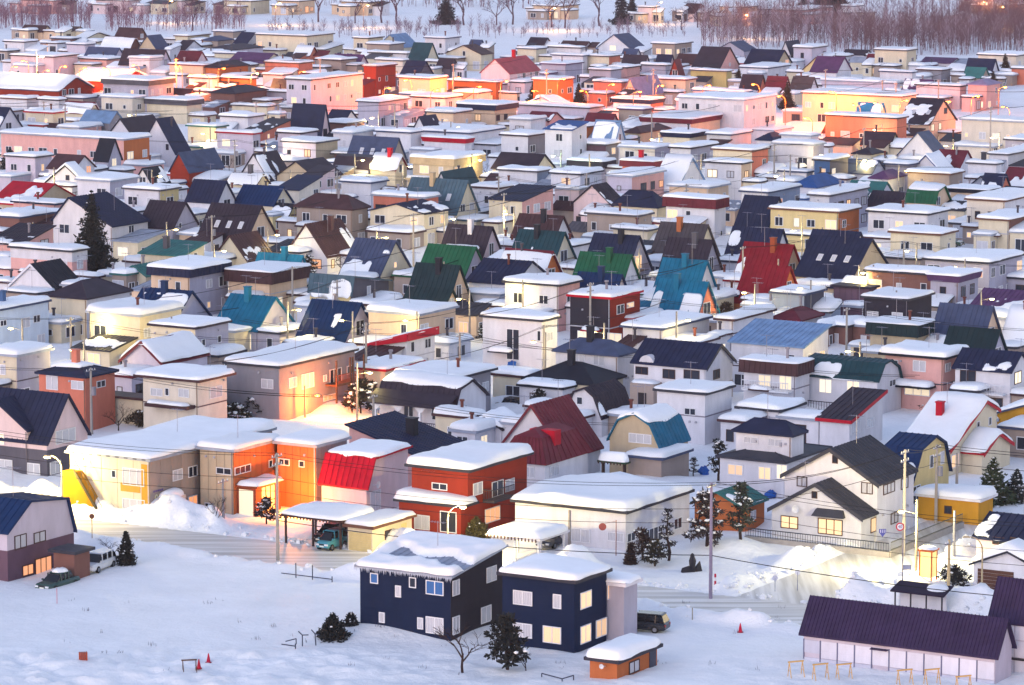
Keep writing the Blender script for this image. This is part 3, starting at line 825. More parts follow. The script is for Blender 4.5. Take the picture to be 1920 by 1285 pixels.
# windows of the nearer houses, as boxes in the photograph: wall (L front, R side), box, kind
WIN = {
 'black': "L 695 1074 709 1095 blue;L 742 1098 752 1120 curtain;L 767 1082 781 1103 dark;L 799 1088 832 1117 blue;L 712 1148 721 1168 curtain;L 783 1158 794 1180 curtain;L 799 1156 832 1190 curtain;R 848 1087 861 1117 curtain;R 912 1061 930 1092 curtain;R 848 1155 861 1190 curtain;R 902 1136 920 1168 curtain",
 'navy': "L 963 1107 998 1136 curtain;L 1037 1114 1053 1142 curtain;L 962 1167 998 1197 curtain;L 1018 1173 1053 1208 lit;R 1088 1108 1108 1141 lit;R 1138 1091 1157 1123 lit;R 1088 1170 1107 1207 lit;R 1117 1159 1137 1195 lit;R 1152 1150 1161 1182 lit",
 'gambrel': "R 27 1001 49 1031 curtain;R 63 996 85 1018 curtain;R 65 1043 96 1081 amber;R 41 1057 62 1080 amber",
 'beige': "L 231 877 271 912 curtain;L 231 934 272 968 curtain;L 212 881 216 896 dark;L 136 866 158 892 lit;R 323 879 341 902 curtain;R 352 873 369 895 dark;R 322 937 341 957 curtain;R 352 928 369 949 amber",
 'orange': "L 406 877 435 890 dark;R 439 872 469 889 dark;R 503 862 510 877 dark;L 385 942 400 958 dark",
 'orange_wing': "L 523 859 544 874 dark;L 561 863 572 877 dark",
 'bigleft': "R 104 803 141 832 curtain;R 93 864 113 889 curtain;L 52 868 76 891 curtain",
 'bigleft_wing': "L -4 860 24 888 curtain;L -4 812 8 834 pale",
 'red': "L 810 905 839 920 dark;R 887 904 904 929 curtain;R 947 897 964 922 curtain;R 922 900 943 932 dark;R 909 950 937 980 amber",
 'red_porch': "L 777 965 806 994 curtain;L 826 958 856 1000 dark",
 'whitehall': "L 1071 990 1107 1018 curtain;L 1140 997 1170 1017 curtain;R 1175 997 1191 1017 dark;R 1208 987 1242 1020 dark;R 1263 970 1278 993 dark",
 'wgable': "L 1464 967 1497 992 lit;L 1534 972 1580 1004 lit;L 1524 921 1531 935 dark;R 1632 967 1652 998 lit",
 'wgable2': "L 1494 893 1514 913 curtain;L 1615 904 1637 927 curtain;L 1563 854 1569 869 dark;R 1656 904 1677 927 curtain;R 1689 895 1702 917 curtain;R 1670 960 1683 982 curtain",
 'creambrown': "L 283 727 305 744 curtain;L 311 727 316 743 dark;L 335 728 355 746 curtain;R 393 723 416 747 curtain",
 'salmon': "L 87 703 109 732 curtain;L 134 713 157 732 curtain;R 181 713 197 727 dark",
 'grey': "L 490 710 513 730 curtain;R 541 707 556 728 curtain;R 565 699 588 729 lit;R 606 703 612 716 curtain;R 618 690 640 720 dark;R 650 685 662 702 dark;R 606 738 630 752 amber",
 'whitetall': "L 1008 620 1014 640 dark;R 1026 622 1036 640 curtain;L 950 616 974 676 dark",
 'blackred': "L 1083 620 1104 642 pale;L 1139 624 1166 648 pale;R 1156 570 1170 590 dark;R 1175 568 1188 576 lit",
 'charcoal': "L 1626 583 1647 598 curtain;L 1672 585 1693 600 curtain",
 'pinkhouse': "L 1673 675 1684 686 dark;L 1712 675 1736 698 curtain;R 1772 680 1782 698 curtain;L 1696 724 1744 744 pale",
 'darkroofbalcony': "L 1536 710 1560 738 pale;L 1588 713 1612 735 pale;R 1667 711 1679 725 dark",
 'brownband': "L 1422 702 1446 730 pale;L 1461 704 1485 732 pale",
 'navytier': "L 1395 818 1422 833 curtain;L 1440 822 1466 838 curtain",
 'navytier_low': "L 1365 870 1393 892 lit;L 1422 875 1446 900 lit;L 1456 870 1476 900 pale",
 'rightnavy': "L 1861 1008 1884 1021 dark;L 1895 1007 1905 1022 dark",
 'veranda': "L 757 752 776 782 dark;L 810 762 836 790 dark;R 859 760 875 780 dark",
 'maroon2': "L 985 875 1003 896 curtain;R 1030 872 1047 894 curtain",
 'tealgambrel': "L 1179 812 1222 833 curtain",
 'navyroof': "L 1192 687 1215 703 dark;L 1243 692 1266 711 dark;L 1282 693 1312 713 dark;R 1337 692 1349 712 dark",
 'slatehip': "L 1075 662 1097 685 curtain;L 1112 664 1134 686 curtain",
 'redtrim': "R 1595 788 1612 815 curtain;R 1624 784 1638 803 curtain",
 'greydish': "R 876 720 888 745 dark;R 904 715 916 735 curtain",
 'whitecube': "L 1283 765 1305 779 dark",
 'paleblue': "R 40 595 56 615 curtain;R 62 590 75 606 dark;R 0 600 12 612 dark;R 70 626 84 645 curtain",
}
HAND_LABEL = {
 'gambrel': 'pale pink gambrel house with brown ground floor and glowing amber windows by snow field',
 'black': 'dark navy house with sloping snow roof that shows a bare blue-grey metal strip',
 'navy': 'navy cube house with thick snow cap and row of lit windows beside orange shed',
 'lilac_annex': 'narrow pale lavender house tucked behind the navy cube house with lit windows',
 'shed': 'small orange garden shed under a thick snow cap beside the navy cube house',
 'bigleft': 'large pale pink gable house with dark roof, grey ground floor, behind round-top lamp',
 'beige': 'long beige two-storey apartment house with mustard outside stair and snow-covered flat roof',
 'orange': 'tan and orange panel-clad house with glowing entrance porch beside beige apartment house',
 'redskirt': 'pale pink house with bright red steep front roof skirt beside orange panel-clad house',
 'red': 'brick-red two-storey house with dark grey fascia, recessed balcony and thick snow roof',
 'whitehall': 'long low white hall with deep snow on its flat roof beside carport',
 'garage': 'small cream garage with brown trim and roller door beside snow-topped carport',
 'wgable': 'white low gable house with grey roof and big lit brown-framed windows at corner',
 'wgable2': 'taller white gable house with grey metal roof standing behind the lit corner house',
 'orangehut': 'low orange hut with grey-green gable roof behind snowy pruned pines',
 'mustard': 'mustard yellow garage half buried in snow beside the white corner houses',
 'yellowgambrel': 'yellow gambrel house with deep blue roof behind the white corner houses',
 'longpurple': 'long low shed with dark purple ribbed roof and white panel wall beside trestles',
 'tallpurple': 'taller white panel building with purple ribbed roof adjoining the long low shed',
 'salmon': 'salmon house with navy hip roof and salmon chimney behind large dark gable roof',
 'creambrown': 'ivory two-storey house with wide brown eaves and snow canopy over its entrance',
 'grey': 'large grey two-storey house with wooden balconies glowing from an orange lamp',
 'snowgable': 'pale lavender gable house with snow-covered roof and maroon trim',
 'redfascia': 'white house with sloping bright red fascia rising over its roof edge',
 'whitetall': 'tall white flat-roofed house with dark brown vertical window strip',
 'blackred': 'charcoal house with red side walls and lit ground floor behind utility pole',
 'navyroof': 'wide white house with navy gable roof, round dormer and taupe ground floor',
 'blackhip': 'low cream house with black hip roof and black chimney under lit eaves',
 'veranda': 'white house with plum gambrel roof over an arched veranda',
 'navyslope': 'pink house with one broad navy roof slope and big black chimney',
 'maroon': 'white gable house with maroon roof behind the maroon mansard-roofed house',
 'maroon2': 'white house with maroon mansard roof and red box dormer',
 'tealgambrel': 'tan gambrel house with snow on top and teal lower roof slope',
 'whitecube': 'plain white cube house with thin snow and a single dark window',
 'brownband': 'white house with brown roof band and two lit balcony doors behind railing',
 'redtrim': 'small white house with steep plum single-pitch roof edged in red',
 'navytier': 'white house with navy roofs in two tiers and brightly lit ground-floor rooms',
 'bigsnow': 'cream house under one huge snow-covered roof slope with red edges and red chimney',
 'pinkhouse': 'pink two-storey house with black eaves, snow cap and lit bay window',
 'lightblue': 'white house with light blue ribbed metal roof partly under snow',
 'skylights': 'big navy gable roof with three skylights above a tan gable wall',
 'charcoal': 'charcoal cube house with thin snow and white-framed windows',
 'barn': 'windowless plum metal barn beside the charcoal cube house',
 'redhall': 'large red hall with broad snow-covered gable roof',
 'flats': 'white three-storey block of flats with snow roof near the orange-lit main street',
 'pinkschool': 'three-storey block with pink side wall glowing under an orange street lamp',
 'creamflats': 'long cream block with a row of small dark windows at edge of snowy plain',
 'store': 'long peach shop building washed in orange lamp light beside main street',
 'rosehouse': 'big pale pink house with rose red roof beside tall red chimney pipe',
 'litwhite': 'ivory building with a row of large brightly lit upper windows',
 'pinklong': 'long pink terrace block with orange-lit end wall',  # the end wall's orange lamp glow is put into its colour
}

# ------------------------------------------------------------------ the ground under the snow
def uv_of(x, y):
    return x * GU.x + y * GU.y, x * GV.x + y * GV.y

ROAD_V = at_z(640, 1052).dot(GV)         # main road runs along the fronts
ROAD_W = 4.2
SIDE_U = at_z(1690, 1035).dot(GU)        # side road runs off between the corner house and the shelter
SIDE_W = 4.0
SIDE_V1 = at_z(1815, 962).dot(GV)

def gz(x, y):
    """height of the snow surface"""
    x, y = np.asarray(x, float), np.asarray(y, float)
    U, V = uv_of(x, y)
    near = np.clip((430 - y) / 60, 0, 1)
    z = (vnoise(x / 9, y / 9, 1) - .5) * .5 + (vnoise(x / 3.1, y / 3.1, 2) - .5) * .22
    z = z * (0.5 + 0.5 * near)
    # field below the main road
    dv = ROAD_V - V
    field = np.clip((dv - ROAD_W - .6) / 2.0, 0, 1)
    z = z * (1 - .55 * field) + field * .35
    lump = np.clip((at_z(300, 1215).y - y) / 6, 0, 1)
    z = z + lump * ((vnoise(x / 1.7, y / 1.7, 5) - .5) * .62 + (vnoise(x / .8, y / .8, 6) - .5) * .42 + .3) * np.clip(.45 - x / 40, .35, 1)
    # ploughed banks along the road
    for c, w, a in ((ROAD_V + ROAD_W + 2.9, 2.1, 1.9), (ROAD_V - ROAD_W - 1.8, 1.3, .9)):
        rough = .15 + 1.35 * vnoise(U / 3.4, V / 3.4, 7) + .7 * (vnoise(U / 1.2, V / 1.2, 8) - .5)
        z = z + a * rough * np.exp(-((V - c) / w) ** 2)
    for c in (SIDE_U + SIDE_W + 1.8, SIDE_U - SIDE_W - 1.6):
        rough = .3 + .9 * vnoise(U / 4, V / 4, 9) + .3 * (vnoise(U / 1.1, V / 1.1, 10) - .5)
        z = z + .9 * rough * np.exp(-((U - c) / 1.4) ** 2) * np.clip((V - ROAD_V) / 3, 0, 1) * np.clip((SIDE_V1 - V) / 4, 0, 1)
    # yard piles farther back
    pile = np.clip(vnoise(x / 6.5 + 3, y / 6.5, 11) - .58, 0, 1) * 2.6
    z = z + pile * np.clip((V - ROAD_V - 12) / 8, 0, 1) * np.clip((940 - y) / 60, 0, 1)
    # driveways and roads lie flat
    main = np.clip((np.abs(V - ROAD_V) - ROAD_W) / 1.0, 0, 1)
    side = np.where((V > ROAD_V - 2) & (V < SIDE_V1), np.clip((np.abs(U - SIDE_U) - SIDE_W) / 1.6, 0, 1), 1.0)
    for px, py, w in DRIVES:
        p = at_z(px, py)
        pu, pv = p.dot(GU), p.dot(GV)
        k = np.where((V > ROAD_V) & (V < pv), np.clip((np.abs(U - pu) - w) / 2.6, 0, 1), 1.0)
        main = np.minimum(main, 1) * 1.0
        side = np.minimum(side, k)
    z = z * main * side
    p = at_z(75, 1088)
    z = z * (1 - np.exp(-(((x - p.x) / 5.0) ** 2 + ((y - p.y) / 6.0) ** 2)))
    # mound against the black house
    p = at_z(760, 1185)
    z = z + .9 * np.exp(-(((x - p.x) / 5.5) ** 2 + ((y - p.y + 1.0) / 3.5) ** 2))
    return z

DRIVES = [(535, 985, 2.4), (600, 1010, 3.4), (1000, 1030, 4.0), (1300, 1060, 5.0), (1195, 1150, 2.0)]

def g(px, py):
    """point on the snow surface seen at a photo pixel"""
    p = at_z(px, py)
    for _ in range(4):
        p = at_z(px, py, float(gz(p.x, p.y)))
    return p

def gpt(x, y):
    return Vector((x, y, float(gz(x, y))))

ysteps = list(np.arange(262, 300, .3)) + list(np.arange(300, 425, .55)) + list(np.arange(425, 1300, 3.0)) + list(1300 * 1.12 ** np.arange(0, 22))
xs_ = np.arange(-75, 75.01, .42)
outer = 75 * 1.13 ** np.arange(1, 40)
xs_ = np.concatenate([-outer[::-1], xs_, outer])
YY, XX = np.meshgrid(np.array(ysteps), xs_, indexing='ij')
ZZ = gz(XX, YY)
ZZ = np.where(YY > 1500, 0, ZZ)
ny_, nx_ = XX.shape
verts = np.stack([XX, YY, ZZ], -1).reshape(-1, 3)
i0 = (np.arange(ny_ - 1)[:, None] * nx_ + np.arange(nx_ - 1)[None, :]).reshape(-1)
faces = np.stack([i0, i0 + 1, i0 + nx_ + 1, i0 + nx_], -1)
gm = bpy.data.meshes.new('snowy_ground')
gm.vertices.add(len(verts))
gm.vertices.foreach_set('co', verts.astype(np.float32).ravel())
gm.loops.add(faces.size)
gm.loops.foreach_set('vertex_index', faces.astype(np.int32).ravel())
gm.polygons.add(len(faces))
gm.polygons.foreach_set('loop_start', np.arange(0, faces.size, 4, dtype=np.int32))
gm.polygons.foreach_set('use_smooth', np.ones(len(faces), dtype=bool))
gm.materials.append(GSNOW)
gm.update(calc_edges=True)
tag(link('snowy_ground', gm), kind='structure', label='snow-covered ground of the town and field')

# ------------------------------------------------------------------ house builder
FRAME_W = plain('#e4e4ea', 0.45, name='white_window_frame')
FRAME_D = plain('#4a3430', 0.45, name='brown_window_frame')
WINMESH = {}

def window_meshes(w, h, wf, joined, kind):
    key = (round(w, 1), round(h, 1), wf, joined, kind if joined else '')
    if key in WINMESH:
        return WINMESH[key]
    w, h = key[0], key[1]
    t, d = 0.075, 0.07
    f = MB()
    f.box((-w / 2 - t, -d, -h / 2 - t), (w / 2 + t, 0.0, -h / 2))
    f.box((-w / 2 - t, -d, h / 2), (w / 2 + t, 0.0, h / 2 + t))
    f.box((-w / 2 - t, -d, -h / 2), (-w / 2, 0.0, h / 2))
    f.box((w / 2, -d, -h / 2), (w / 2 + t, 0.0, h / 2))
    nm = 0 if w < 0.75 else (1 if w < 2.2 else (2 if w < 3.2 else 3))
    for i in range(nm):
        x = -w / 2 + w * (i + 1) / (nm + 1)
        f.box((x - 0.04, -d * 0.8, -h / 2), (x + 0.04, 0.0, h / 2))
    fm = FRAME_D if wf == 'd' else FRAME_W
    p = MB()
    if joined:
        f.poly([(-w / 2, -0.025, -h / 2), (w / 2, -0.025, -h / 2), (w / 2, -0.025, h / 2), (-w / 2, -0.025, h / 2)], 1)
        WINMESH[key] = (f.mesh('window', [fm, pane_mat(kind)]), None)
    else:
        p.poly([(-w / 2, -0.025, -h / 2), (w / 2, -0.025, -h / 2), (w / 2, -0.025, h / 2), (-w / 2, -0.025, h / 2)])
        WINMESH[key] = (f.mesh('window', [fm]), {k: None for k in ()})
    return WINMESH[key]

PANEMESH = {}
def pane_mesh(w, h, kind):
    key = (round(w, 1), round(h, 1), kind)
    if key not in PANEMESH:
        w, h = key[0], key[1]
        p = MB()
        p.poly([(-w / 2, -0.025, -h / 2), (w / 2, -0.025, -h / 2), (w / 2, -0.025, h / 2), (-w / 2, -0.025, h / 2)])
        PANEMESH[key] = p.mesh('pane', [pane_mat(kind)])
    return PANEMESH[key]

def add_window(root, off, face, a, z, w, h, kind, wf, fine, proud=0.0):
    """a window on the front (L) or side (R) wall of a block; a runs along the wall"""
    w, h = max(0.4, round(w, 1)), max(0.5, round(h, 1))
    loc = (off.x + a, off.y - 0.004 - proud, z) if face == 'L' else (off.x + 0.004 + proud, off.y + a, z)
    rot = (0, 0, 0) if face == 'L' else (0, 0, PI / 2)
    me, _ = window_meshes(w, h, wf, not fine, kind)
    o = link('window', me, root, loc, rot)
    if fine:
        link('pane', pane_mesh(w, h, kind), o)
    return o

def zprof(prof, t):
    for (t0, z0), (t1, z1) in zip(prof, prof[1:]):
        if t <= t1:
            k = 0 if t1 == t0 else (t - t0) / (t1 - t0)
            return z0 + (z1 - z0) * k
    return prof[-1][1]

def snow_sheet(root, off, x0, x1, y0, y1, zf, t, seed, holes=None, name='roof_snow'):
    """a rounded, uneven snow layer lying on a roof"""
    r = random.Random(seed)
    lx, ly = x1 - x0, y1 - y0
    def cuts(n):
        e = min(0.5, n / 6)
        inner = max(3, min(14, int(n / 1.1))) if not holes else max(6, int(n / (.22 if n > 9 else .3)))
        return [0, e * 0.12, e * 0.45, e] + [e + (n - 2 * e) * i / inner for i in range(1, inner)] + [n - e, n - e * 0.45, n - e * 0.12, n]
    xs, ys = cuts(lx), cuts(ly)
    ph = r.uniform(0, 50)
    nx, ny = len(xs), len(ys)
    X, Y = np.meshgrid(np.array(xs), np.array(ys), indexing='ij')
    D = np.minimum(np.minimum(X, lx - X), np.minimum(Y, ly - Y))
    cdx, cdy = np.minimum(X, lx - X), np.minimum(Y, ly - Y)
    rc = 0.7
    cx, cy = np.clip(rc - cdx, 0, None), np.clip(rc - cdy, 0, None)
    cd = np.hypot(cx, cy)
    D2 = np.minimum(D, np.clip(rc - cd, 0, None))
    e = min(0.55, t * 1.1)
    prof = np.sqrt(np.clip(1 - (1 - np.clip(D2 / e, 0, 1)) ** 2, 0, 1))
    big = 0.5 + 0.95 * vnoise(X * 0.24 + ph, Y * 0.24 + ph, 1)
    small = (vnoise(X * 0.9 + ph, Y * 0.9, 2) - 0.5) * 0.2
    H = prof * t * big + small * prof
    if holes:
        H = H - (H + .12) * holes(X, Y)
    # corners drawn in, edge wavers a little
    sx, sy = np.where(X < lx / 2, 1, -1), np.where(Y < ly / 2, 1, -1)
    over = np.clip(cd - rc, 0, None)
    PX = X + sx * cx / (cd + 1e-6) * over
    PY = Y + sy * cy / (cd + 1e-6) * over
    wob = (vnoise(X * 0.8 + ph, Y * 0.8 - ph, 3) - 0.5) * 0.36
    edge = (D < 0.02)
    PX = np.where(edge & ((X < 0.01) | (X > lx - 0.01)), PX + wob, PX)
    PY = np.where(edge & ((Y < 0.01) | (Y > ly - 0.01)), PY + wob, PY)
    m = MB()
    for i in range(nx):
        for j in range(ny):
            x, y = x0 + float(PX[i, j]), y0 + float(PY[i, j])
            m.v.append((off.x + x, off.y + y, zf(x, y) + 0.02 + float(H[i, j])))
    for i in range(nx - 1):
        for j in range(ny - 1):
            m.f.append((i * ny + j, (i + 1) * ny + j, (i + 1) * ny + j + 1, i * ny + j + 1))
            m.m.append(0)
    return m.build(name, SNOW, root, smooth=True)

def ribs(m, a, b, along, length, n_hint=0.62, h=0.05, w=0.05):
    """raised seams from a to b (down the slope), repeated along a direction"""
    a, b, along = Vector(a), Vector(b), Vector(along)
    s = (b - a)
    nrm = along.cross(s).normalized()
    if nrm.z < 0:
        nrm = -nrm
    n = max(1, int(length / n_hint))
    for i in range(n + 1):
        o = along * (length * i / n)
        p, q, e = a + o, b + o, along * w / 2
        m.hexa([p - e, p + e, q + e, q - e], [p - e + nrm * h, p + e + nrm * h, q + e + nrm * h, q - e + nrm * h])

BLOCKS, HOUSES = [], []

def parse(line):
    left, right = line.split('|')
    t = left.split()
    wing = t[0].startswith('+')
    kind = t[0].lstrip('+')
    nums = [float(x) for x in t[1:]]
    toks = right.split()
    o = {'wall': toks[0], 'roof': toks[1]}
    for k in toks[2:]:
        if '=' in k:
            a, b = k.split('=', 1)
            o[a] = b
        else:
            o[k] = True
    return wing, kind, nums, o

def locate(kind, n, o, hs=1.0):
    """near corner on the ground, front length, side length and roof profile of one block"""
    ov = float(o.get('ov', .35))
    b = {'kind': kind, 'o': o, 'ov': ov}
    if kind in ('F', 'H'):
        xl, xc, xr, yc, h = n
        h *= hs
        C = at_z(xc, yc, h)
        L, R = -run_to_x(C, GU, xl), run_to_x(C, GV, xr)
        shv, shu = float(o.get('shv', 0)), float(o.get('shu', 0))
        if shu:
            b['axis'], b['prof'] = 'u', [(0, h - shu), (1, h)]
        else:
            b['axis'], b['prof'] = 'v', [(0, h), (1, h + shv)]
        b['h'] = h
    elif kind in ('PU', 'PV'):
        xl, xc, xr, yc = n
        prof = [(float(p.split(':')[0]), float(p.split(':')[1]) * hs) for p in o['prof'].split(',')]
        C = at_z(xc, yc, prof[0][1] if kind == 'PU' else prof[-1][1])
        L, R = -run_to_x(C, GU, xl), run_to_x(C, GV, xr)
        b['axis'], b['prof'] = ('v' if kind == 'PU' else 'u'), prof
        b['h'] = min(prof[0][1], prof[-1][1])
    elif kind == 'U':
        xl, xa, xr, ya, ht, he = n
        ht, he = ht * hs, he * hs
        A = at_z(xa, ya, ht)
        L = -run_to_x(A, GU, xl) - ov
        d = run_to_x(A, GV, xr) - ov
        d = max(1.8, min(d, 7.5))
        C = A - GV * d - GU * ov
        R = 2 * d
        b['axis'], b['prof'], b['h'] = 'v', [(0, he), (.5, ht), (1, he)], he
    else:
        xl, xa, xb, ya, ht, he = n
        ht, he = ht * hs, he * hs
        A = at_z(xa, ya, ht)
        d = -run_to_x(A, GU, xl) - ov
        d = max(1.8, min(d, 9))
        R = run_to_x(A, GV, xb) - ov
        C = A + GU * d + GV * ov
        L = 2 * d
        b['axis'], b['prof'], b['h'] = 'u', [(0, he), (.5, ht), (1, he)], he
    b['C'] = Vector((C.x, C.y, 0))
    b['L'], b['R'] = max(2.2, min(L, 42)), max(2.2, min(R, 30))
    b['s'] = scale_at(C)
    b['u'], b['v'] = b['C'].dot(GU), b['C'].dot(GV)
    return b

def overlap(a, c, m=.3):
    f, g = (a, c) if a['v'] < c['v'] else (c, a)
    dv = f['v'] + f['R'] + m - g['v']
    du = min(f['u'], g['u']) - max(f['u'] - f['L'], g['u'] - g['L']) + m
    return (f, g, dv, du) if dv > 0 and du > 0 else None

def settle(rounds=40):
    """the heights above are guesses: let crowded neighbours be a little taller (and so nearer) or lower (farther) until they clear"""
    for _ in range(rounds):
        push = {}
        for i, a in enumerate(BLOCKS):
            for c in BLOCKS[i + 1:]:
                if a['root'] == c['root'] or abs(a['v'] - c['v']) > 45 or abs(a['u'] - c['u']) > 60:
                    continue
                o = overlap(a, c)
                if o and min(o[2], o[3]) > .25:
                    push[o[0]['root']] = push.get(o[0]['root'], 0) + 1
                    push[o[1]['root']] = push.get(o[1]['root'], 0) - 1
        if not push:
            break
        for r_, s_ in push.items():
            h = HOUSES[r_]
            if h['blocks'][0]['o'].get('id') in NEAR_IDS or s_ == 0:
                continue
            h['hs'] = max(.74, min(1.3, h.get('hs', 1.0) * (1.012 if s_ > 0 else .988)))
            for b in h['blocks']:
                b.update(locate(b['kind'], b['nums'], b['o'], h['hs']))

NEAR_IDS = ('gambrel', 'black', 'navy', 'lilac_annex', 'shed', 'bigleft', 'beige', 'orange', 'redskirt', 'red', 'whitehall', 'garage', 'wgable', 'wgable2', 'orangehut', 'mustard', 'rightnavy', 'snowgarage', 'longpurple', 'tallpurple')

def fit_blocks():
    """houses do not stand in one another: shorten the hidden back of the nearer one"""
    for _ in range(3):
        for i, a in enumerate(BLOCKS):
            for c in BLOCKS[i + 1:]:
                if a['root'] == c['root']:
                    continue
                f, g = (a, c) if a['v'] < c['v'] else (c, a)      # f is the nearer
                if f['v'] + f['R'] + .3 > g['v'] and min(f['u'], g['u']) > max(f['u'] - f['L'], g['u'] - g['L']) - .3:
                    dv = f['v'] + f['R'] + .3 - g['v']
                    du = min(f['u'], g['u']) - max(f['u'] - f['L'], g['u'] - g['L']) + .3
                    if du < dv * 0.6 or f['R'] - dv < 3.0:
                        if f['u'] < g['u']:
                            if g['L'] - du > 2.6:
                                g['L'] -= du
                                continue
                        elif f['L'] - du > 2.6:
                            f['L'] -= du
                            continue
                    if f['R'] - dv >= 1.8:
                        f['R'] -= dv
                    else:
                        g['v'] += f['R'] * 0 + max(0, dv - (f['R'] - 1.8))
                        f['R'] = 1.8
                        g['C'] = GU * g['u'] + GV * g['v']

def px_on_wall(b, face, px, py):
    d = ray(px, py)
    n = GV if face == 'L' else GU
    t = (b['C'] - Vector((0, 0, CAM_H))).dot(n) / d.dot(n)
    P = Vector((0, 0, CAM_H)) + d * t
    return (P - b['C']).dot(GU if face == 'L' else GV), P.z

def build_block(b, root, off):
    o, L, R, prof, axis, s = b['o'], b['L'], b['R'], b['prof'], b['axis'], b['s']
    r = random.Random(int(b['u'] * 31 + b['v'] * 17))
    ov, h = b['ov'], b['h']
    fine = s > 12.0
    sid = 'v' if 'sv' in o else 'h'
    wm = wall_mat(WALL[o['wall']][0], sid)
    wr = wall_mat(WALL[o.get('wr', o['wall'])][0], sid)  # side wall colour
    rm = roof_mat(ROOF[o['roof']][0])
    ox, oy = off.x, off.y
    # walls
    m = MB()
    zb = -1.2
    if axis == 'v':
        pts = [(R * t, z) for t, z in prof]
        for x, flip in ((0, False), (-L, True)):
            poly = [(ox + x, oy, zb), (ox + x, oy + R, zb)] + [(ox + x, oy + y, z) for y, z in reversed(pts)]
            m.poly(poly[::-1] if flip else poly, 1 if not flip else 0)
        m.poly([(ox - L, oy, zb), (ox, oy, zb), (ox, oy, pts[0][1]), (ox - L, oy, pts[0][1])], 0)
        m.poly([(ox, oy + R, zb), (ox - L, oy + R, zb), (ox - L, oy + R, pts[-1][1]), (ox, oy + R, pts[-1][1])], 0)
    else:
        pts = [(-L + L * t, z) for t, z in prof]
        for y, flip in ((0, False), (R, True)):
            poly = [(ox - L, oy + y, zb), (ox, oy + y, zb)] + [(ox + x, oy + y, z) for x, z in reversed(pts)]
            m.poly(poly[::-1] if flip else poly, 0)
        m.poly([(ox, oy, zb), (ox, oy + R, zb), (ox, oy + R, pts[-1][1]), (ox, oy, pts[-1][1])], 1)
        m.poly([(ox - L, oy + R, zb), (ox - L, oy, zb), (ox - L, oy, pts[0][1]), (ox - L, oy + R, pts[0][1])], 0)
    if 'panels' in o:
        jm = plain('#4a4038', .8)
        m.build('wall', [jm, jm], root)
    else:
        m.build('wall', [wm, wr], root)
    if 'panels' in o:
        # cladding sheets, each a piece of its own with an open joint
        pw = float(o['panels'])
        for f, W, mt in (('L', L, wm), ('R', R, wr)):
            n = max(1, round(W / pw))
            w = W / n
            ztop = h - .18
            k = MB()
            k.box((.018, -.034, -1.1), (w - .018, -.004, ztop))
            me = k.mesh('panel', [mt])
            for i in range(n):
                if f == 'L':
                    link('panel', me, root, (ox - L + i * w, oy, 0))
                else:
                    link('panel', me, root, (ox, oy + i * w, 0), (0, 0, PI / 2))
    if 'low' in o:
        k = MB()
        k.box((ox - L - .03, oy - .03, zb), (ox + .03, oy + R + .03, 2.75))
        k.build('lower_cladding', wall_mat(WALL[o['low']][0], sid), root)

    def zf(x, y):
        if b['kind'] == 'H':
            d = min(x + L + ov, ov - x, y + ov, R + ov - y)
            half = min(L, R) / 2 + ov
            return h + .14 + float(o.get('rise', 1)) * max(0, min(1, d / half))
        return zprof(prof, (y / R) if axis == 'v' else (x + L) / L) + .2

    # roof
    seams = MB()
    roof = None
    flat = b['kind'] == 'F' and not o.get('shv') and not o.get('shu')
    if 'man' in o:
        rise, ins = float(o['man']), 0.9
        k = MB()
        lo = [(ox - L - ov, oy - ov, h), (ox + ov, oy - ov, h), (ox + ov, oy + R + ov, h), (ox - L - ov, oy + R + ov, h)]
        hi = [(ox - L + ins, oy + ins, h + rise), (ox - ins, oy + ins, h + rise), (ox - ins, oy + R - ins, h + rise), (ox - L + ins, oy + R - ins, h + rise)]
        k.hexa(lo, hi)
        zt = h + rise
        k.poly([hi[0], hi[1], (ox - L / 2, oy + ins + 1.2, zt + .7)])
        k.poly([hi[1], hi[2], (ox - L / 2, oy + R - ins - 1.2, zt + .7), (ox - L / 2, oy + ins + 1.2, zt + .7)])
        k.poly([hi[2], hi[3], (ox - L / 2, oy + R - ins - 1.2, zt + .7)])
        k.poly([hi[3], hi[0], (ox - L / 2, oy + ins + 1.2, zt + .7), (ox - L / 2, oy + R - ins - 1.2, zt + .7)])
        roof = k.build('roof', rm, root)
        for i in range(10):
            t = i / 9
            ribs(seams, (ox - L - ov + (L + 2 * ov) * t, oy - ov, h), (ox - L + ins + (L - 2 * ins) * t, oy + ins, zt), (1, 0, 0), 0.01)
            ribs(seams, (ox + ov, oy - ov + (R + 2 * ov) * t, h), (ox - ins, oy + ins + (R - 2 * ins) * t, zt), (0, 1, 0), 0.01)
        dm = MB()
        dm.box((ox - 3.2, oy + R * .3, h + .6), (ox - .4, oy + R * .45, h + rise + .5))
        dm.build('dormer', roof_mat(ROOF['re'][0]), root)
    elif b['kind'] == 'H':
        rise = float(o.get('rise', 1))
        k = MB()
        x0, x1, y0, y1 = ox - L - ov, ox + ov, oy - ov, oy + R + ov
        q = min(x1 - x0, y1 - y0) / 2 - .02
        if L >= R:
            A, B = (x0 + q, (y0 + y1) / 2, h + .12 + rise), (x1 - q, (y0 + y1) / 2, h + .12 + rise)
        else:
            A, B = ((x0 + x1) / 2, y0 + q, h + .12 + rise), ((x0 + x1) / 2, y1 - q, h + .12 + rise)
        c = [(x0, y0, h + .12), (x1, y0, h + .12), (x1, y1, h + .12), (x0, y1, h + .12)]
        if L >= R:
            k.poly([c[0], c[1], B, A]); k.poly([c[1], c[2], B]); k.poly([c[2], c[3], A, B]); k.poly([c[3], c[0], A])
        else:
            k.poly([c[0], c[1], A]); k.poly([c[1], c[2], B, A]); k.poly([c[2], c[3], B]); k.poly([c[3], c[0], A, B])
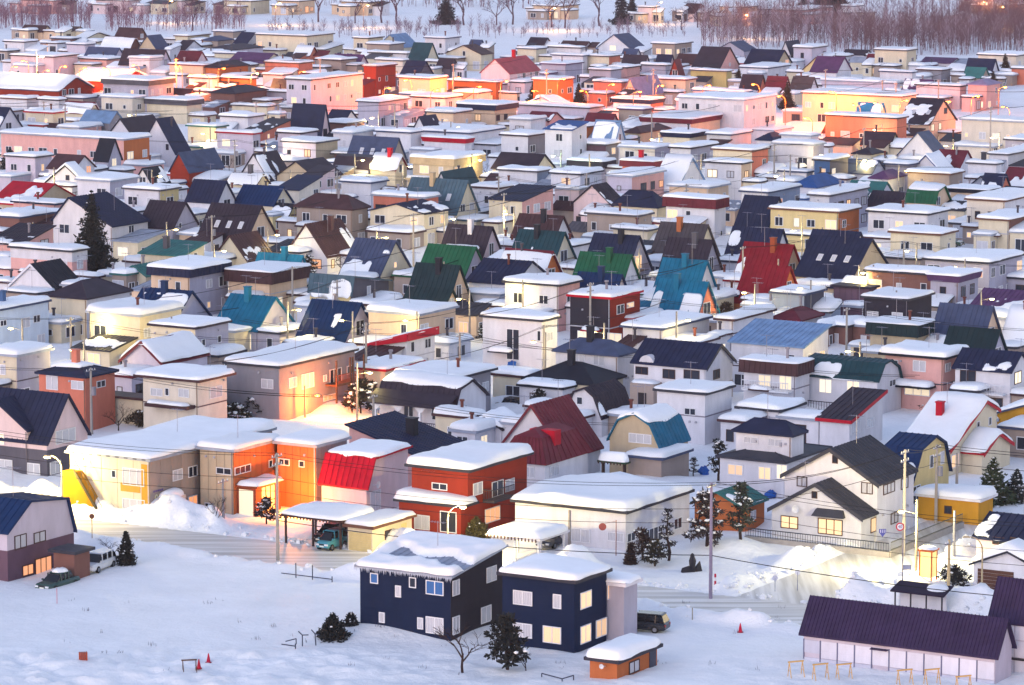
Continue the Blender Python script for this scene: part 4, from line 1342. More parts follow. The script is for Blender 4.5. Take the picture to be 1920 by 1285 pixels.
        k.box((x0, y0, h - .08), (x1, y1, h + .115))
        roof = k.build('roof', rm, root)
        if fine:
            for i, (p, q2) in enumerate(((c[0], A), (c[1], B if L >= R else A), (c[2], B), (A, B))):
                seams.tube([p, q2], .06, 5)
    elif flat:
        k = MB()
        k.box((ox - L - ov, oy - ov, h - .16), (ox + ov, oy + R + ov, h + .1))
        roof = k.build('roof', rm, root)
    else:
        th = .17
        if axis == 'v':
            P = [(R * t, z) for t, z in prof]
        else:
            P = [(-L + L * t, z) for t, z in prof]
        def ext(p, q, e):
            dx, dz = p[0] - q[0], p[1] - q[1]
            l = math.hypot(dx, dz)
            return (p[0] + dx / l * e, p[1] + dz / l * e)
        P[0], P[-1] = ext(P[0], P[1], ov), ext(P[-1], P[-2], ov)
        a0, a1 = ((ox - L - ov, ox + ov) if axis == 'v' else (oy - ov, oy + R + ov))
        def pt(a, q, dz):
            return (a, oy + q[0], q[1] + dz) if axis == 'v' else (ox + q[0], a, q[1] + dz)
        k = MB()
        for p, q in zip(P, P[1:]):
            lo = [pt(a0, p, .015), pt(a1, p, .015), pt(a1, q, .015), pt(a0, q, .015)]
            hi = [pt(a0, p, th), pt(a1, p, th), pt(a1, q, th), pt(a0, q, th)]
            k.hexa(lo, hi) if axis == 'v' else k.hexa(lo[::-1], hi[::-1])
            if fine and not o.get('snow'):
                al = (1, 0, 0) if axis == 'v' else (0, 1, 0)
                ribs(seams, pt(a0 + .05, p, th), pt(a0 + .05, q, th), al, a1 - a0 - .1, .3 if 'dense' in o else .62)
        roof = k.build('roof', rm, root)
        if o.get('trim'):
            tm = plain(ROOF[o['trim']][0], 0.5)
            a = a1 + .015 if axis == 'v' else a0 - .015
            for p, q in zip(P, P[1:]):
                t2 = MB()
                e0, e1 = (a - .06, a) if axis == 'v' else (a, a + .06)
                lo = [pt(e0, p, -.16), pt(e1, p, -.16), pt(e1, q, -.16), pt(e0, q, -.16)]
                hi = [pt(e0, p, th + .03), pt(e1, p, th + .03), pt(e1, q, th + .03), pt(e0, q, th + .03)]
                t2.hexa(lo, hi)
                t2.build('barge_board', tm, root)
        if o.get('trimf'):
            tm = plain(ROOF[o['trimf']][0], 0.5)
            t2 = MB()
            z0, z1 = P[0][1], P[-1][1]
            if axis == 'u':
                t2.hexa([(ox + P[0][0], oy - ov - .06, z0 - .1), (ox + P[1][0], oy - ov - .06, z1 - .55), (ox + P[1][0], oy - ov - .005, z1 - .55), (ox + P[0][0], oy - ov - .005, z0 - .1)],
                        [(ox + P[0][0], oy - ov - .06, z0 + .3), (ox + P[1][0], oy - ov - .06, z1 + .4), (ox + P[1][0], oy - ov - .005, z1 + .4), (ox + P[0][0], oy - ov - .005, z0 + .3)])
                t2.box((ox + ov + .005, oy - ov, z1 - .55), (ox + ov + .06, oy + R + ov, z1 + .4))
            else:
                t2.box((ox - L - ov, oy - ov - .06, z0 - .15), (ox + ov, oy - ov - .005, z0 + .2))
                t2.hexa([(ox + ov + .005, oy + P[0][0], z0 - .15), (ox + ov + .06, oy + P[0][0], z0 - .15), (ox + ov + .06, oy + P[1][0], z1 - .15), (ox + ov + .005, oy + P[1][0], z1 - .15)],
                        [(ox + ov + .005, oy + P[0][0], z0 + .2), (ox + ov + .06, oy + P[0][0], z0 + .2), (ox + ov + .06, oy + P[1][0], z1 + .2), (ox + ov + .005, oy + P[1][0], z1 + .2)])
            t2.build('fascia', tm, root)
    if seams.f and roof:
        tag(seams.build('standing_seams', rm, roof), kind='stuff')
    if 'low2' in o:
        k = MB()
        k.box((ox - L - .04, oy - .04, h - 1.5), (ox + .04, oy + R + .04, h - .17))
        k.build('upper_cladding', wall_mat(WALL[o['low2']][0], sid), root)
    # roof band (mansard skirt or fascia) round a flat roof
    if 'band' in o:
        cname, bh = o['band'].split(':')
        bh = float(bh)
        k = MB()
        e0, e1 = (.42, .12) if bh > .85 else (.22, .2)
        z0, z1 = h - bh, h + .14
        x0, x1, y0, y1 = ox - L, ox, oy, oy + R
        k.hexa([(x0 - e0, y0 - e0, z0), (x1 + e0, y0 - e0, z0), (x1 + e0, y1 + e0, z0), (x0 - e0, y1 + e0, z0)],
               [(x0 - e1 - .24, y0 - e1 - .24, z1), (x1 + e1 + .24, y0 - e1 - .24, z1), (x1 + e1 + .24, y1 + e1 + .24, z1), (x0 - e1 - .24, y1 + e1 + .24, z1)])
        bmat = roof_mat(ROOF[cname][0])
        bo = k.build('roof_band', bmat, root)
        if fine:
            k = MB()
            ribs(k, (x0 - e1 - .24, y0 - e1 - .24, z1), (x0 - e0, y0 - e0, z0), (1, 0, 0), L + .7)
            ribs(k, (x1 + e1 + .24, y0 - e1 - .24, z1), (x1 + e0, y0 - e0, z0), (0, 1, 0), R + .7)
            tag(k.build('standing_seams', bmat, bo), kind='stuff')
    # snow
    idn0 = o.get('id')
    sd = int(abs(b['u']) * 7 + b['v'])
    if flat and 'nosnow' not in o and 'man' not in o:
        e = ov + (.25 if 'band' in o else .06)
        zt = h + (.14 if 'band' in o else .1)
        snow_sheet(root, off, -L - e, e, -e, R + e, lambda x, y: zt, float(o.get('sn', .4)), sd)
    elif b['kind'] == 'F' and 'nosnow' not in o:
        e = ov + .05
        hole = None
        if 'snowpart' in o:
            hole = lambda x, y: np.clip((1.15 + .3 * np.sin(x * 1.1) - np.abs(y - (R * .46 - 1.6 * (x / (L + 2 * ov)) + .5 + .35 * np.sin(x * 1.3) + .5 * (vnoise(x * .9, y * .9, 4) - .5)))) / .28, 0, 1) * np.clip((x - .7) / .5, 0, 1)
        snow_sheet(root, off, -L - e, e, -e, R + e, zf, float(o.get('sn', .3)), sd, hole)
    elif o.get('snow'):
        e = ov + .04
        if b['kind'] == 'H':
            snow_sheet(root, off, -L * .98, -L * .25, R * .25, R + e, zf, float(o['snow']), sd)
        else:
            snow_sheet(root, off, -L - e, e, -e, R + e, zf, float(o['snow']), sd)
    elif 'snowtop' in o:
        if axis == 'v':
            snow_sheet(root, off, -L - ov, ov, R * prof[1][0], R + ov, zf, .38, sd)
        else:
            snow_sheet(root, off, -L - ov, -L + L * prof[-2][0], -ov, R + ov, zf, .42, sd)
    elif not flat and b['kind'] != 'H' and 'man' not in o and s > 8.5 and idn0 not in ('bigleft', 'bigleft_wing', 'gambrel', 'redtrim', 'navyroof', 'wgable', 'wgable2', 'longpurple', 'tallpurple', 'navyslope', 'barn') and r.random() < .5:
        # ragged patches left lying on a bare roof
        ph0 = r.uniform(0, 90)
        th0 = r.uniform(.5, .66)
        mask = lambda X, Y: np.clip((th0 - vnoise(X * .33 + ph0, Y * .33 + ph0, 6) * .7 - vnoise(X * 1.3, Y * 1.3 + ph0, 7) * .3) / -.05, 0, 1)
        keep = lambda X, Y: 1 - mask(X, Y)
        if axis == 'v':
            t1 = prof[1][0] if len(prof) > 2 else 1.0
            snow_sheet(root, off, -L - ov * .8, ov * .8, -ov * .7, R * t1 * r.uniform(.5, .95), zf, .2, sd, keep)
        else:
            t0 = prof[-2][0] if len(prof) > 2 else 0.0
            snow_sheet(root, off, -L + L * (t0 + (1 - t0) * r.uniform(.1, .4)), ov * .7, -ov * .8, R + ov * .8, zf, .2, sd, keep)
    # chimney
    if 'ch' in o:
        cm = plain(ROOF.get(o['ch'], WALL.get(o['ch']))[0], 0.6)
        fx = -L * (.35 + .3 * r.random())
        fy = R * (.42 if axis == 'v' else .6)
        if 'chf' in o:
            fx, fy = -L * .45, R * .55
        zt = zf(fx, fy)
        w = .34 if 'chf' not in o else .45
        k = MB()
        k.box((ox + fx - w, oy + fy - w, zt - 1.6), (ox + fx + w, oy + fy + w, zt + 1.5))
        c = k.build('chimney', cm, root)
        k = MB()
        k.box((ox + fx - w - .07, oy + fy - w - .07, zt + 1.503), (ox + fx + w + .07, oy + fy + w + .07, zt + 1.63))
        k.build('chimney_cap', cm, c)
    elif r.random() < (.3 if fine else .16) and b['kind'] in ('F', 'U', 'V', 'H') and 'nw' not in o and 'man' not in o:
        fx, fy = -L * r.uniform(.25, .75), R * r.uniform(.35, .7)
        zt = zf(fx, fy)
        k = MB()
        k.tube([(ox + fx, oy + fy, zt - .5), (ox + fx, oy + fy, zt + 1.1)], .17, 8)
        k.tube([(ox + fx, oy + fy, zt + 1.1), (ox + fx, oy + fy, zt + 1.3)], .27, 8)
        k.build('flue_pipe', plain(r.choice(['#4a4650', '#8d8790', '#6a3a34']), 0.5), root)
    if fine and 'nw' not in o and r.random() < .55:
        fx, fy = -L * r.uniform(.3, .7), R * r.uniform(.4, .6)
        zt = zf(fx, fy)
        k = MB()
        k.tube([(ox + fx, oy + fy, zt - .3), (ox + fx, oy + fy, zt + 2.6)], .025, 5)
        k.tube([(ox + fx - .7, oy + fy, zt + 2.5), (ox + fx + .7, oy + fy, zt + 2.5)], .018, 4)
        for i in range(6):
            x = ox + fx - .65 + .26 * i
            k.tube([(x, oy + fy - .35, zt + 2.5), (x, oy + fy + .35, zt + 2.5)], .013, 4)
        k.build('antenna', plain('#9b98a6', 0.4, 0.6), root)
    if 'sky' in o:
        for i in range(3):
            x, y = -L * (.22 + .25 * i), R * .22
            if axis != 'v':
                continue
            sl = math.atan2(prof[1][1] - prof[0][1], R * .5)
            k = MB()
            k.box((-.35, -.6, 0), (.35, .6, .1))
            sk = k.build('skylight', FRAME_W, root, loc=(ox + x, oy + y, zf(x, y) - .02), rot=(sl, 0, 0))
            k = MB()
            k.poly([(-.28, -.52, .105), (.28, -.52, .105), (.28, .52, .105), (-.28, .52, .105)])
            k.build('pane', pane_mat('curtain'), sk)
    # windows
    wf = o.get('wf', 'w' if (r.random() < .75 or o.get('id')) else 'd')
    lit = float(o.get('lit', .13))
    idn = o.get('id')
    low = .032 if 'low' in o else (.036 if 'panels' in o else 0.0)
    litk = ['lit', 'lit', 'pale', 'amber']
    def kind():
        q = r.random()
        return r.choice(litk) if q < lit else ('curtain' if q < lit + .33 * (1 - lit) else 'dark')
    if idn in WIN:
        for it in WIN[idn].split(';'):
            f, x0, y0, x1, y1, kd = it.split()
            x0, y0, x1, y1 = map(float, (x0, y0, x1, y1))
            cx, cy = (x0 + x1) / 2, (y0 + y1) / 2
            a0, _ = px_on_wall(b, f, x0, cy)
            a1, _ = px_on_wall(b, f, x1, cy)
            ac, zc = px_on_wall(b, f, cx, cy)
            _, zt = px_on_wall(b, f, cx, y0)
            _, zl = px_on_wall(b, f, cx, y1)
            hh = abs(zt - zl) - abs(a1 - a0) * .06
            add_window(root, off, f, ac, zc, abs(a1 - a0) - .15, hh - .15, kd, wf, True, low if (zc < 2.9 or 'panels' in o) else 0)
    elif 'nw' not in o:
        steep = b['kind'] == 'U' and h < 2.7
        for f, W in (('L', L), ('R', R)):
            zmax_fn = (lambda a: zprof(prof, a / R)) if (f == 'R' and axis == 'v') else ((lambda a: zprof(prof, (a + L) / L)) if (f == 'L' and axis == 'u') else (lambda a: prof[0][1] if f == 'L' else prof[-1][1]))
            if steep and f == 'L':
                continue
            if steep:
                big = [(R * .5, 3.7, 1.1 if R < 7 else 1.7, 1.7, 'dark' if r.random() < .75 else kind()), (R * .28, 1.2, 1.5, 1.3, kind()), (R * .7, 1.2, 1.2, 1.3, kind())]
                for a, z, w, hh, kd in big:
                    if z + hh / 2 + .3 < min(zmax_fn(a - w / 2), zmax_fn(a + w / 2)):
                        add_window(root, off, f, a, z, w, hh, kd, wf, fine, low if z < 2.9 else 0)
                continue
            top = max(z for _, z in prof)
            bandh = float(o['band'].split(':')[1]) if 'band' in o else 0
            ncol = max(1, int((W - .6) / 2.5))
            rows = [1.35 + 2.75 * i for i in range(int((top + .2) / 2.75))] or [1.3]
            for z in rows:
                for i in range(ncol):
                    if r.random() < .24:
                        continue
                    a = W * (i + .5 + r.uniform(-.12, .12)) / ncol
                    a = a - L if f == 'L' else a
                    w, hh = r.choice([(1.7, 1.2), (1.7, 1.2), (1.2, 1.2), (.7, 1.1), (1.7, 1.8) if z < 2.5 else (1.2, 1.0), (.6, .7)])
                    w = min(w, W / ncol - .5)
                    if w < .4:
                        continue
                    if z + hh / 2 + .25 + bandh < min(zmax_fn(a - w / 2), zmax_fn(a + w / 2)):
                        add_window(root, off, f, a, z, w, hh, kind(), wf, fine, low if z < 2.9 else 0)
    # rainwater pipe, belt course and vent hoods
    if fine and 'nw' not in o and h > 4.2 and idn not in ('navy', 'black', 'whitetall', 'red', 'whitehall'):
        if r.random() < .6:
            k = MB()
            k.tube([(ox - .12, oy - .07, -.8), (ox - .12, oy - .07, h - .2)], .045, 6)
            k.build('downpipe', plain(r.choice(['#c9c7cf', '#7d7680', '#8a6d5c']), .5), root)
        if r.random() < .4 and 'low' not in o and 'panels' not in o:
            k = MB()
            k.box((ox - L - .025, oy - .025, 2.86), (ox + .025, oy + R + .025, 3.0))
            k.build('belt_course', plain(r.choice(['#b9b6c0', '#8a8490', '#5c5058']), .6), root)
        for _ in range(r.randint(1, 4)):
            f = r.choice('LR')
            z = r.choice((2.3, 5.0, 5.2)) if h > 5.4 else 2.3
            k = MB()
            k.hexa([(-.1, -.16, -.1), (.1, -.16, -.1), (.1, 0, -.1), (-.1, 0, -.1)], [(-.1, -.08, .1), (.1, -.08, .1), (.1, 0, .1), (-.1, 0, .1)])
            if f == 'L':
                k.build('vent_hood', plain('#a8a6b0', .5), root, loc=(ox - L * r.uniform(.08, .92), oy - .04, z))
            else:
                k.build('vent_hood', plain('#a8a6b0', .5), root, loc=(ox + .04, oy + R * r.uniform(.08, .92), z), rot=(0, 0, PI / 2))
    # balcony on a steep gable, or on the front of the larger houses
    if 'bal' in o or (b['kind'] == 'U' and h < 2.7 and fine and r.random() < .5):
        bx, bw = R * .5, min(2.6, R * .4)
        k = MB()
        k.box((ox + .02, oy + bx - bw / 2, 2.55), (ox + 1.0, oy + bx + bw / 2, 2.68))
        bo = k.build('balcony', plain('#5a4640', .6), root)
        k = MB()
        for t in range(9):
            y = oy + bx - bw / 2 + bw * t / 8
            k.box((ox + .95, y - .02, 2.68), (ox + .99, y + .02, 3.5))
        k.box((ox + .93, oy + bx - bw / 2, 3.5), (ox + 1.0, oy + bx + bw / 2, 3.56))
        k.build('railing', plain('#5a4640', .6), bo)
    if flat and h > 4.5 and s > 10.5 and 'nw' not in o and 'nop' not in o and idn not in ('navy', 'beige', 'orange', 'creambrown', 'pinkhouse', 'whitehall') and r.random() < .45:
        px, pw = -L * r.uniform(.3, .7), min(3.0, L * .4)
        k = MB()
        k.box((ox + px - pw / 2, oy - 1.3, 2.55), (ox + px + pw / 2, oy - .005, 2.72))
        po = k.build('porch_roof', rm, root)
        snow_sheet(root, off, px - pw / 2 - .05, px + pw / 2 + .05, -1.38, -.05, lambda x, y: 2.72, .4, sd + 3, name='porch_snow')

cur = None
for ln in CATALOG.strip().splitlines():
    wing, kd, nums, o = parse(ln)
    b = locate(kd, nums, o)
    b['nums'] = nums
    if wing:
        b['root'] = cur
        if 'flush' in o:
            b['v'] = HOUSES[cur]['blocks'][0]['v'] - .06
            b['C'] = GU * b['u'] + GV * b['v']
            want = 2 * nums[1] - nums[0]
            b['u'] += run_to_x(Vector((b['C'].x, b['C'].y, b['h'])), GU, want)
            b['C'] = GU * b['u'] + GV * b['v']
        HOUSES[cur]['blocks'].append(b)
    else:
        cur = len(HOUSES)
        b['root'] = cur
        HOUSES.append({'blocks': [b]})
    BLOCKS.append(b)
settle()
for b in BLOCKS:
    b['L0'], b['R0'] = b['L'], b['R']
fit_blocks()

# ---- low snow-topped annexes and storm porches in the free ground beside the houses
def free(u0, u1, v0, v1, own):
    for c in BLOCKS:
        m = .25 if c['root'] != own else .02
        if c['u'] + m > u0 and c['u'] - c['L'] - m < u1 and c['v'] + c['R'] + m > v0 and c['v'] - m < v1:
            return False
    return True
ra = random.Random(21)
for hi, h in enumerate(HOUSES):
    b = h['blocks'][0]
    if b['C'].y < 372 or b['o'].get('id') in WIN or b['o'].get('id') in NEAR_IDS + ('veranda', 'brownband', 'darkroofbalcony', 'creambrown', 'pinkhouse', 'navyroof', 'maroon', 'maroon2', 'navytier', 'redtrim', 'bigsnow'):
        continue
    for side in ('front', 'side', 'front', 'left'):
        if ra.random() < .2:
            continue
        hh = ra.uniform(2.4, 3.2)
        if side == 'front':
            L, R = b['L'] * ra.uniform(.35, .8), ra.uniform(2.2, 5.5)
            u, v = b['u'] - ra.uniform(0, 1) * (b['L'] - L), b['v'] - R - .03
        elif side == 'side':
            L, R = ra.uniform(2.4, 5.0), b['R'] * ra.uniform(.4, .8)
            u, v = b['u'] + L + .03, b['v'] + ra.uniform(0, 1) * (b['R'] - R)
        else:
            L, R = ra.uniform(2.4, 5.0), b['R'] * ra.uniform(.4, .8)
            u, v = b['u'] - b['L'] - .03, b['v'] + ra.uniform(0, .4) * (b['R'] - R)
        if not free(u - L + .3, u - .3, v + .3, v + R - .3, None) and not free(u - L + .05, u - .05, v + .05, v + R - .05, hi):
            continue
        if not free(u - L + .05, u - .05, v + .05, v + R - .05, hi):
            continue
        o = {'wall': ra.choice([b['o']['wall']] * 3 + ['wh', 'cr', 'tp']), 'roof': ra.choice(['dg', 'sv', 'bw', b['o']['roof']]), 'sn': str(round(ra.uniform(.3, .55), 2)), 'annex': True}
        C = GU * u + GV * v
        nb = {'kind': 'F', 'o': o, 'ov': .3, 'axis': 'v', 'prof': [(0, hh), (1, hh)], 'h': hh, 'C': C, 'L': L, 'R': R, 's': scale_at(C), 'u': u, 'v': v, 'root': hi, 'nums': []}
        if ra.random() < .25:
            nb['prof'] = [(0, hh), (1, hh + .9)]
            o['shv'] = '.9'
            if ra.random() < .5:
                o['nosnow'] = True
        h['blocks'].append(nb)
        BLOCKS.append(nb)

# ---- labels: how each house looks, and beside what it stands
def describe(b, short=False):
    o = b['o']
    w, rf = WALL[o['wall']][1], ROOF[o['roof']][1]
    if o.get('wr') and o['wr'] != o['wall'] and not short:
        w = w + '-fronted'
    st = 'two-storey' if b['h'] > 4.4 else 'low'
    if b['kind'] == 'H':
        t = f'{w} house with {rf} hip roof'
    elif b['kind'] in ('U', 'V'):
        ht = b['prof'][1][1]
        steep = 'steep ' if (ht - b['h']) / (b['R'] / 2 if b['axis'] == 'v' else b['L'] / 2) > 1.0 else ''
        t = f'{w} house with {steep}{rf} gable roof' if not o.get('snow') else f'{w} house with snow-covered {rf}-edged gable roof'
    elif b['kind'] in ('PU', 'PV'):
        t = f'{w} house with {rf} gambrel roof'
    elif 'band' in o:
        t = f'{w} {st} house with {ROOF[o["band"].split(":")[0]][1]} band under snow roof'
    elif o.get('shv') or o.get('shu'):
        t = f'{w} house with single-slope {rf} roof'
    else:
        t = f'{w} {st} house with snow-topped flat roof'
    if not short:
        ex = []
        if o.get('wr') and o['wr'] != o['wall']:
            ex.append(f'{WALL[o["wr"]][1]} tinted side')
        if 'ch' in o:
            ex.append(f'{ROOF.get(o["ch"], WALL.get(o["ch"]))[1]} chimney')
        if float(o.get('lit', 0)) > .28:
            ex.append('lit windows')
        if ex:
            t += ' and ' + ex[0]
    return t

def plan(h):
    b = h['blocks'][0]
    return b['C'] - GU * b['L'] / 2 + GV * b['R'] / 2

short_of = [describe(h['blocks'][0], True) for h in HOUSES]
full_of = [describe(h['blocks'][0]) for h in HOUSES]
HANDS = {i: HAND_LABEL[h['blocks'][0]['o'].get('id')] for i, h in enumerate(HOUSES) if h['blocks'][0]['o'].get('id') in HAND_LABEL}
SHORT_LM = {'flats': 'white block of flats', 'pinkschool': 'pink-sided three-storey block', 'creamflats': 'long cream block', 'store': 'long peach shop', 'redhall': 'large red hall',
            'rosehouse': 'rose-roofed house', 'litwhite': 'brightly lit ivory building', 'pinklong': 'long pink terrace', 'skylights': 'big navy roof with skylights', 'charcoal': 'charcoal cube house'}
labels = {}
used = set(HANDS.values())
P = [plan(h) for h in HOUSES]
for i, h in enumerate(HOUSES):
    if i in HANDS:
        labels[i] = HANDS[i]
        continue
    base = full_of[i]
    if full_of.count(base) == 1 and base not in used:
        labels[i] = base
        used.add(base)
        continue
    near = sorted((j for j in range(len(HOUSES)) if j != i), key=lambda j: (P[j] - P[i]).length)[:7]
    done = False
    for j in near:
        idj = HOUSES[j]['blocks'][0]['o'].get('id')
        nb = SHORT_LM.get(idj) or short_of[j].replace(' two-storey', '').replace(' with snow-topped flat roof', ' flat-roofed house').replace('house flat', 'flat').replace('gable roof', 'gable')
        dv = (P[j] - P[i]).y
        rel = 'in front of' if dv > 9 else ('behind' if dv < -9 else 'beside')
        t = f'{base} {rel} {nb}'
        if len(t.replace('-', ' ').split()) > 16:
            t = f'{short_of[i]} {rel} {nb}'
        if len(t.split()) <= 16 and t not in used:
            labels[i] = t
            used.add(t)
            done = True
            break
    if not done:
        labels[i] = base
    if len(labels[i].split()) > 16:
        labels[i] = ' '.join(labels[i].split()[:16])

NHOUSE = 0
for i, h in enumerate(HOUSES):
    b0 = h['blocks'][0]
    idn = b0['o'].get('id', '')
    nm, ct = 'house', 'house'
    if idn in ('shed', 'longpurple', 'barn'):
        nm, ct = 'shed', 'shed'
    elif idn in ('garage', 'mustard', 'snowgarage'):
        nm, ct = 'garage', 'garage'
    elif idn in ('beige', 'flats', 'creamflats', 'pinkschool', 'salmonflats', 'pinklong'):
        nm, ct = 'apartment_block', 'building'
    elif idn in ('whitehall', 'redhall', 'store', 'tallpurple', 'litwhite'):
        nm, ct = 'hall', 'building'
    root = thing(nm, labels[i], ct, b0['C'], -YAW, 'houses of the snowy town')
    h['root'] = root
    for b in h['blocks']:
        d = b['C'] - b0['C']
        build_block(b, root, Vector((d.dot(GU), d.dot(GV), 0)))

# ------------------------------------------------------------------ parts that single houses carry
BYID = {}
for h in HOUSES:
    for b in h['blocks']:
        if b['o'].get('id'):
            d = b['C'] - h['blocks'][0]['C']
            BYID[b['o']['id']] = (h['root'], b, Vector((d.dot(GU), d.dot(GV), 0)))

def bars(k, a, b, n, h, w=.02, top=True, rail=.05):
    """upright bars between two points, with a hand rail"""
    a, b = Vector(a), Vector(b)
    for i in range(n + 1):
        p = a.lerp(b, i / n)
        k.box((p.x - w, p.y - w, p.z), (p.x + w, p.y + w, p.z + h))
    if top:
        k.tube([a + Vector((0, 0, h)), b + Vector((0, 0, h))], rail, 5)
        k.tube([a + Vector((0, 0, .08)), b + Vector((0, 0, .08))], rail * .7, 5)

USED_L = set(labels.values())
def beside(base, P, limit=16, rels=('beside',)):
    """the base wording, plus the house it stands next to"""
    order = sorted(range(len(HOUSES)), key=lambda j: (PLAN[j] - Vector((P[0], P[1], 0))).length)
    for j in order[:16]:
        idj = HOUSES[j]['blocks'][0]['o'].get('id')
        nb = SHORT_LM.get(idj) or short_of[j]
        t = f'{base} beside {nb}'
        w = t.split()
        if len(w) > limit:
            t = ' '.join(t.replace(' two-storey', '').replace(' with snow-topped flat roof', '').split()[:limit])
        if t not in USED_L:
            USED_L.add(t)
            return t
    return base
PLAN = [plan(h) for h in HOUSES]

WHITE_P, DARK_P, STEEL = plain('#dfe0e6', .5), plain('#2f2b33', .5), plain('#8b8b97', .4, .5)

# mustard stair enclosure and outside steps of the beige apartment house
root, b, off = BYID['beige']
L = b['L']
k = MB()
k.poly([(-L + .02, -1.2, -1), (-L + 4.4, -1.2, -1), (-L + 4.4, -1.2, .1), (-L + 1.5, -1.2, 4.1), (-L + .02, -1.2, 4.1)])
k.poly([(-L + .02, -1.2, 4.1), (-L + 1.5, -1.2, 4.1), (-L + 1.5, -.02, 4.1), (-L + .02, -.02, 4.1)])
k.poly([(-L + 1.5, -1.2, 4.1), (-L + 4.4, -1.2, .1), (-L + 4.4, -.02, .1), (-L + 1.5, -.02, 4.1)])
k.poly([(-L + .02, -.02, -1), (-L + .02, -1.2, -1), (-L + .02, -1.2, 4.1), (-L + .02, -.02, 4.1)])
st = k.build('stair_enclosure', wall_mat('#a8781c', 'v'), root)
k = MB()
k.hexa([(-L + 1.4, -1.32, 4.0), (-L + 4.5, -1.32, -.1), (-L + 4.5, -1.2, -.1), (-L + 1.4, -1.2, 4.0)],
       [(-L + 1.4, -1.32, 4.4), (-L + 4.5, -1.32, .35), (-L + 4.5, -1.2, .35), (-L + 1.4, -1.2, 4.4)])
k.build('stringer', plain('#4a4433', .6), st)
k = MB()
k.tube([(-L + 1.5, -1.25, 5.2), (-L + 4.5, -1.25, 1.2)], .03, 5)
for i in range(5):
    t = i / 4
    x, z = -L + 1.5 + 3 * t, 4.2 - 4 * t
    k.tube([(x, -1.25, z), (x, -1.25, z + 1.0)], .025, 5)
k.build('hand_rail', plain('#5c5747', .5), st)
k = MB()
k.box((-.9, -.07, -1), (-.03, -.037, 5.3))
k.build('corner_panel', wall_mat('#c99a3c', 'v'), root)
k = MB()
k.box((-3.3, -.07, 2.55), (-1.05, -.037, 3.35))
k.build('spandrel_panel', wall_mat('#cfa14a', 'v'), root)
k = MB()
for i in range(9):
    k.box((-L + .6 + i * (L - 1.0) / 8 - .22, -b['ov'] - .015, b['h'] - .06), (-L + .6 + i * (L - 1.0) / 8 + .22, -b['ov'] - .003, b['h'] + .02))
tag(k.build('eave_vents', DARK_P, root), kind='stuff')
# painted number on its side wall, with the small line over it
cu = bpy.data.curves.new('house_number', 'FONT')
cu.body = '05'
cu.size = 1.15
cu.extrude = .02
cu.align_x = 'CENTER'
cu.materials.append(plain('#e6dcae', .5))
tmp = bpy.data.objects.new('house_number', cu)
nme = bpy.data.meshes.new_from_object(tmp)
bpy.data.objects.remove(tmp)
tx = link('house_number', nme, root)
a_, z_ = px_on_wall(b, 'R', 296, 934)
tx.location = (.06, a_, z_ - .4)
tx.rotation_euler = (PI / 2, 0, PI / 2)
k = MB()
for i in range(5):
    k.box((.037, a_ - .75 + i * .32, z_ + .62), (.06, a_ - .52 + i * .32, z_ + .8))
tag(k.build('name_strokes', plain('#6a4f8c', .5), root), kind='stuff')
# storm porch on its side
a_, _ = px_on_wall(b, 'R', 305, 950)
k = MB()
k.box((.01, a_ - 1.0, -1), (1.5, a_ + 1.6, 2.1))
po = k.build('storm_porch', wall_mat(WALL['iv'][0], 'v'), root)
snow_sheet(root, Vector((0, 0, 0)), -.0, 1.6, a_ - 1.1, a_ + 1.7, lambda x, y: 2.1, .6, 5, name='porch_snow')

# glowing entrance porch of the orange house
root, b, off = BYID['orange']
wy = BYID['orange_wing'][2].y
PY = wy - 1.5 - 6.35
k = MB()
k.box((.04, PY + 2.2, -1), (2.2, PY + 2.35, 2.5))
k.box((.04, PY + 6.2, -1), (2.2, PY + 6.35, 2.5))
k.box((2.05, PY + 2.35, -1), (2.2, PY + 3.2, 2.5))
k.box((2.05, PY + 5.5, -1), (2.2, PY + 6.2, 2.5))
k.box((.04, PY + 2.0, 2.5), (2.5, PY + 6.6, 2.7))
po = k.build('entrance_porch', wall_mat('#8a4a34', 'v'), root)
k = MB()
k.poly([(2.1, PY + 3.2, -.4), (2.1, PY + 5.5, -.4), (2.1, PY + 5.5, 2.45), (2.1, PY + 3.2, 2.45)])
k.build('pane', pane_mat('lit'), po)
k = MB()
k.poly([(.3, PY + 2.19, -.4), (1.9, PY + 2.19, -.4), (1.9, PY + 2.19, 2.3), (.3, PY + 2.19, 2.3)])
k.build('pane', pane_mat('pale'), po)
k = MB()
for i in range(4):
    y = PY + 3.2 + 2.3 * i / 3
    k.box((2.11, y - .04, -.4), (2.17, y + .04, 2.45))
k.box((2.11, PY + 3.2, 1.0), (2.16, PY + 5.5, 1.08))
k.build('door_frame', plain('#5a2c1c', .6), po)
snow_sheet(root, Vector((0, 0, 0)), 0.0, 2.6, PY + 1.9, PY + 6.7, lambda x, y: 2.7, .5, 8, name='porch_snow')
pl_ = bpy.data.lights.new('porch_light', 'POINT')
pl_.energy, pl_.color, pl_.shadow_soft_size = 1500, (1, .30, .035), .3
po_l = bpy.data.objects.new('porch_light', pl_)
col.objects.link(po_l)
po_l.parent = root
po_l.location = (4.6, wy - 3.2, 1.9)

# icicles along the eaves of the dark navy house
root, b, off = BYID['black']
k = MB()
ri = random.Random(3)
for i in range(110):
    x = -b['L'] - .3 + (b['L'] + .6) * i / 109 + ri.uniform(-.03, .03)
    l = ri.uniform(.08, .42)
    k.tube([(x, -b['ov'] - .03, b['h'] + .02), (x, -b['ov'] - .03, b['h'] + .02 - l)], [.035, .004], 4, cap=False)
tag(k.build('icicles', plain('#c8cede', .2, name='ice'), root), kind='stuff')

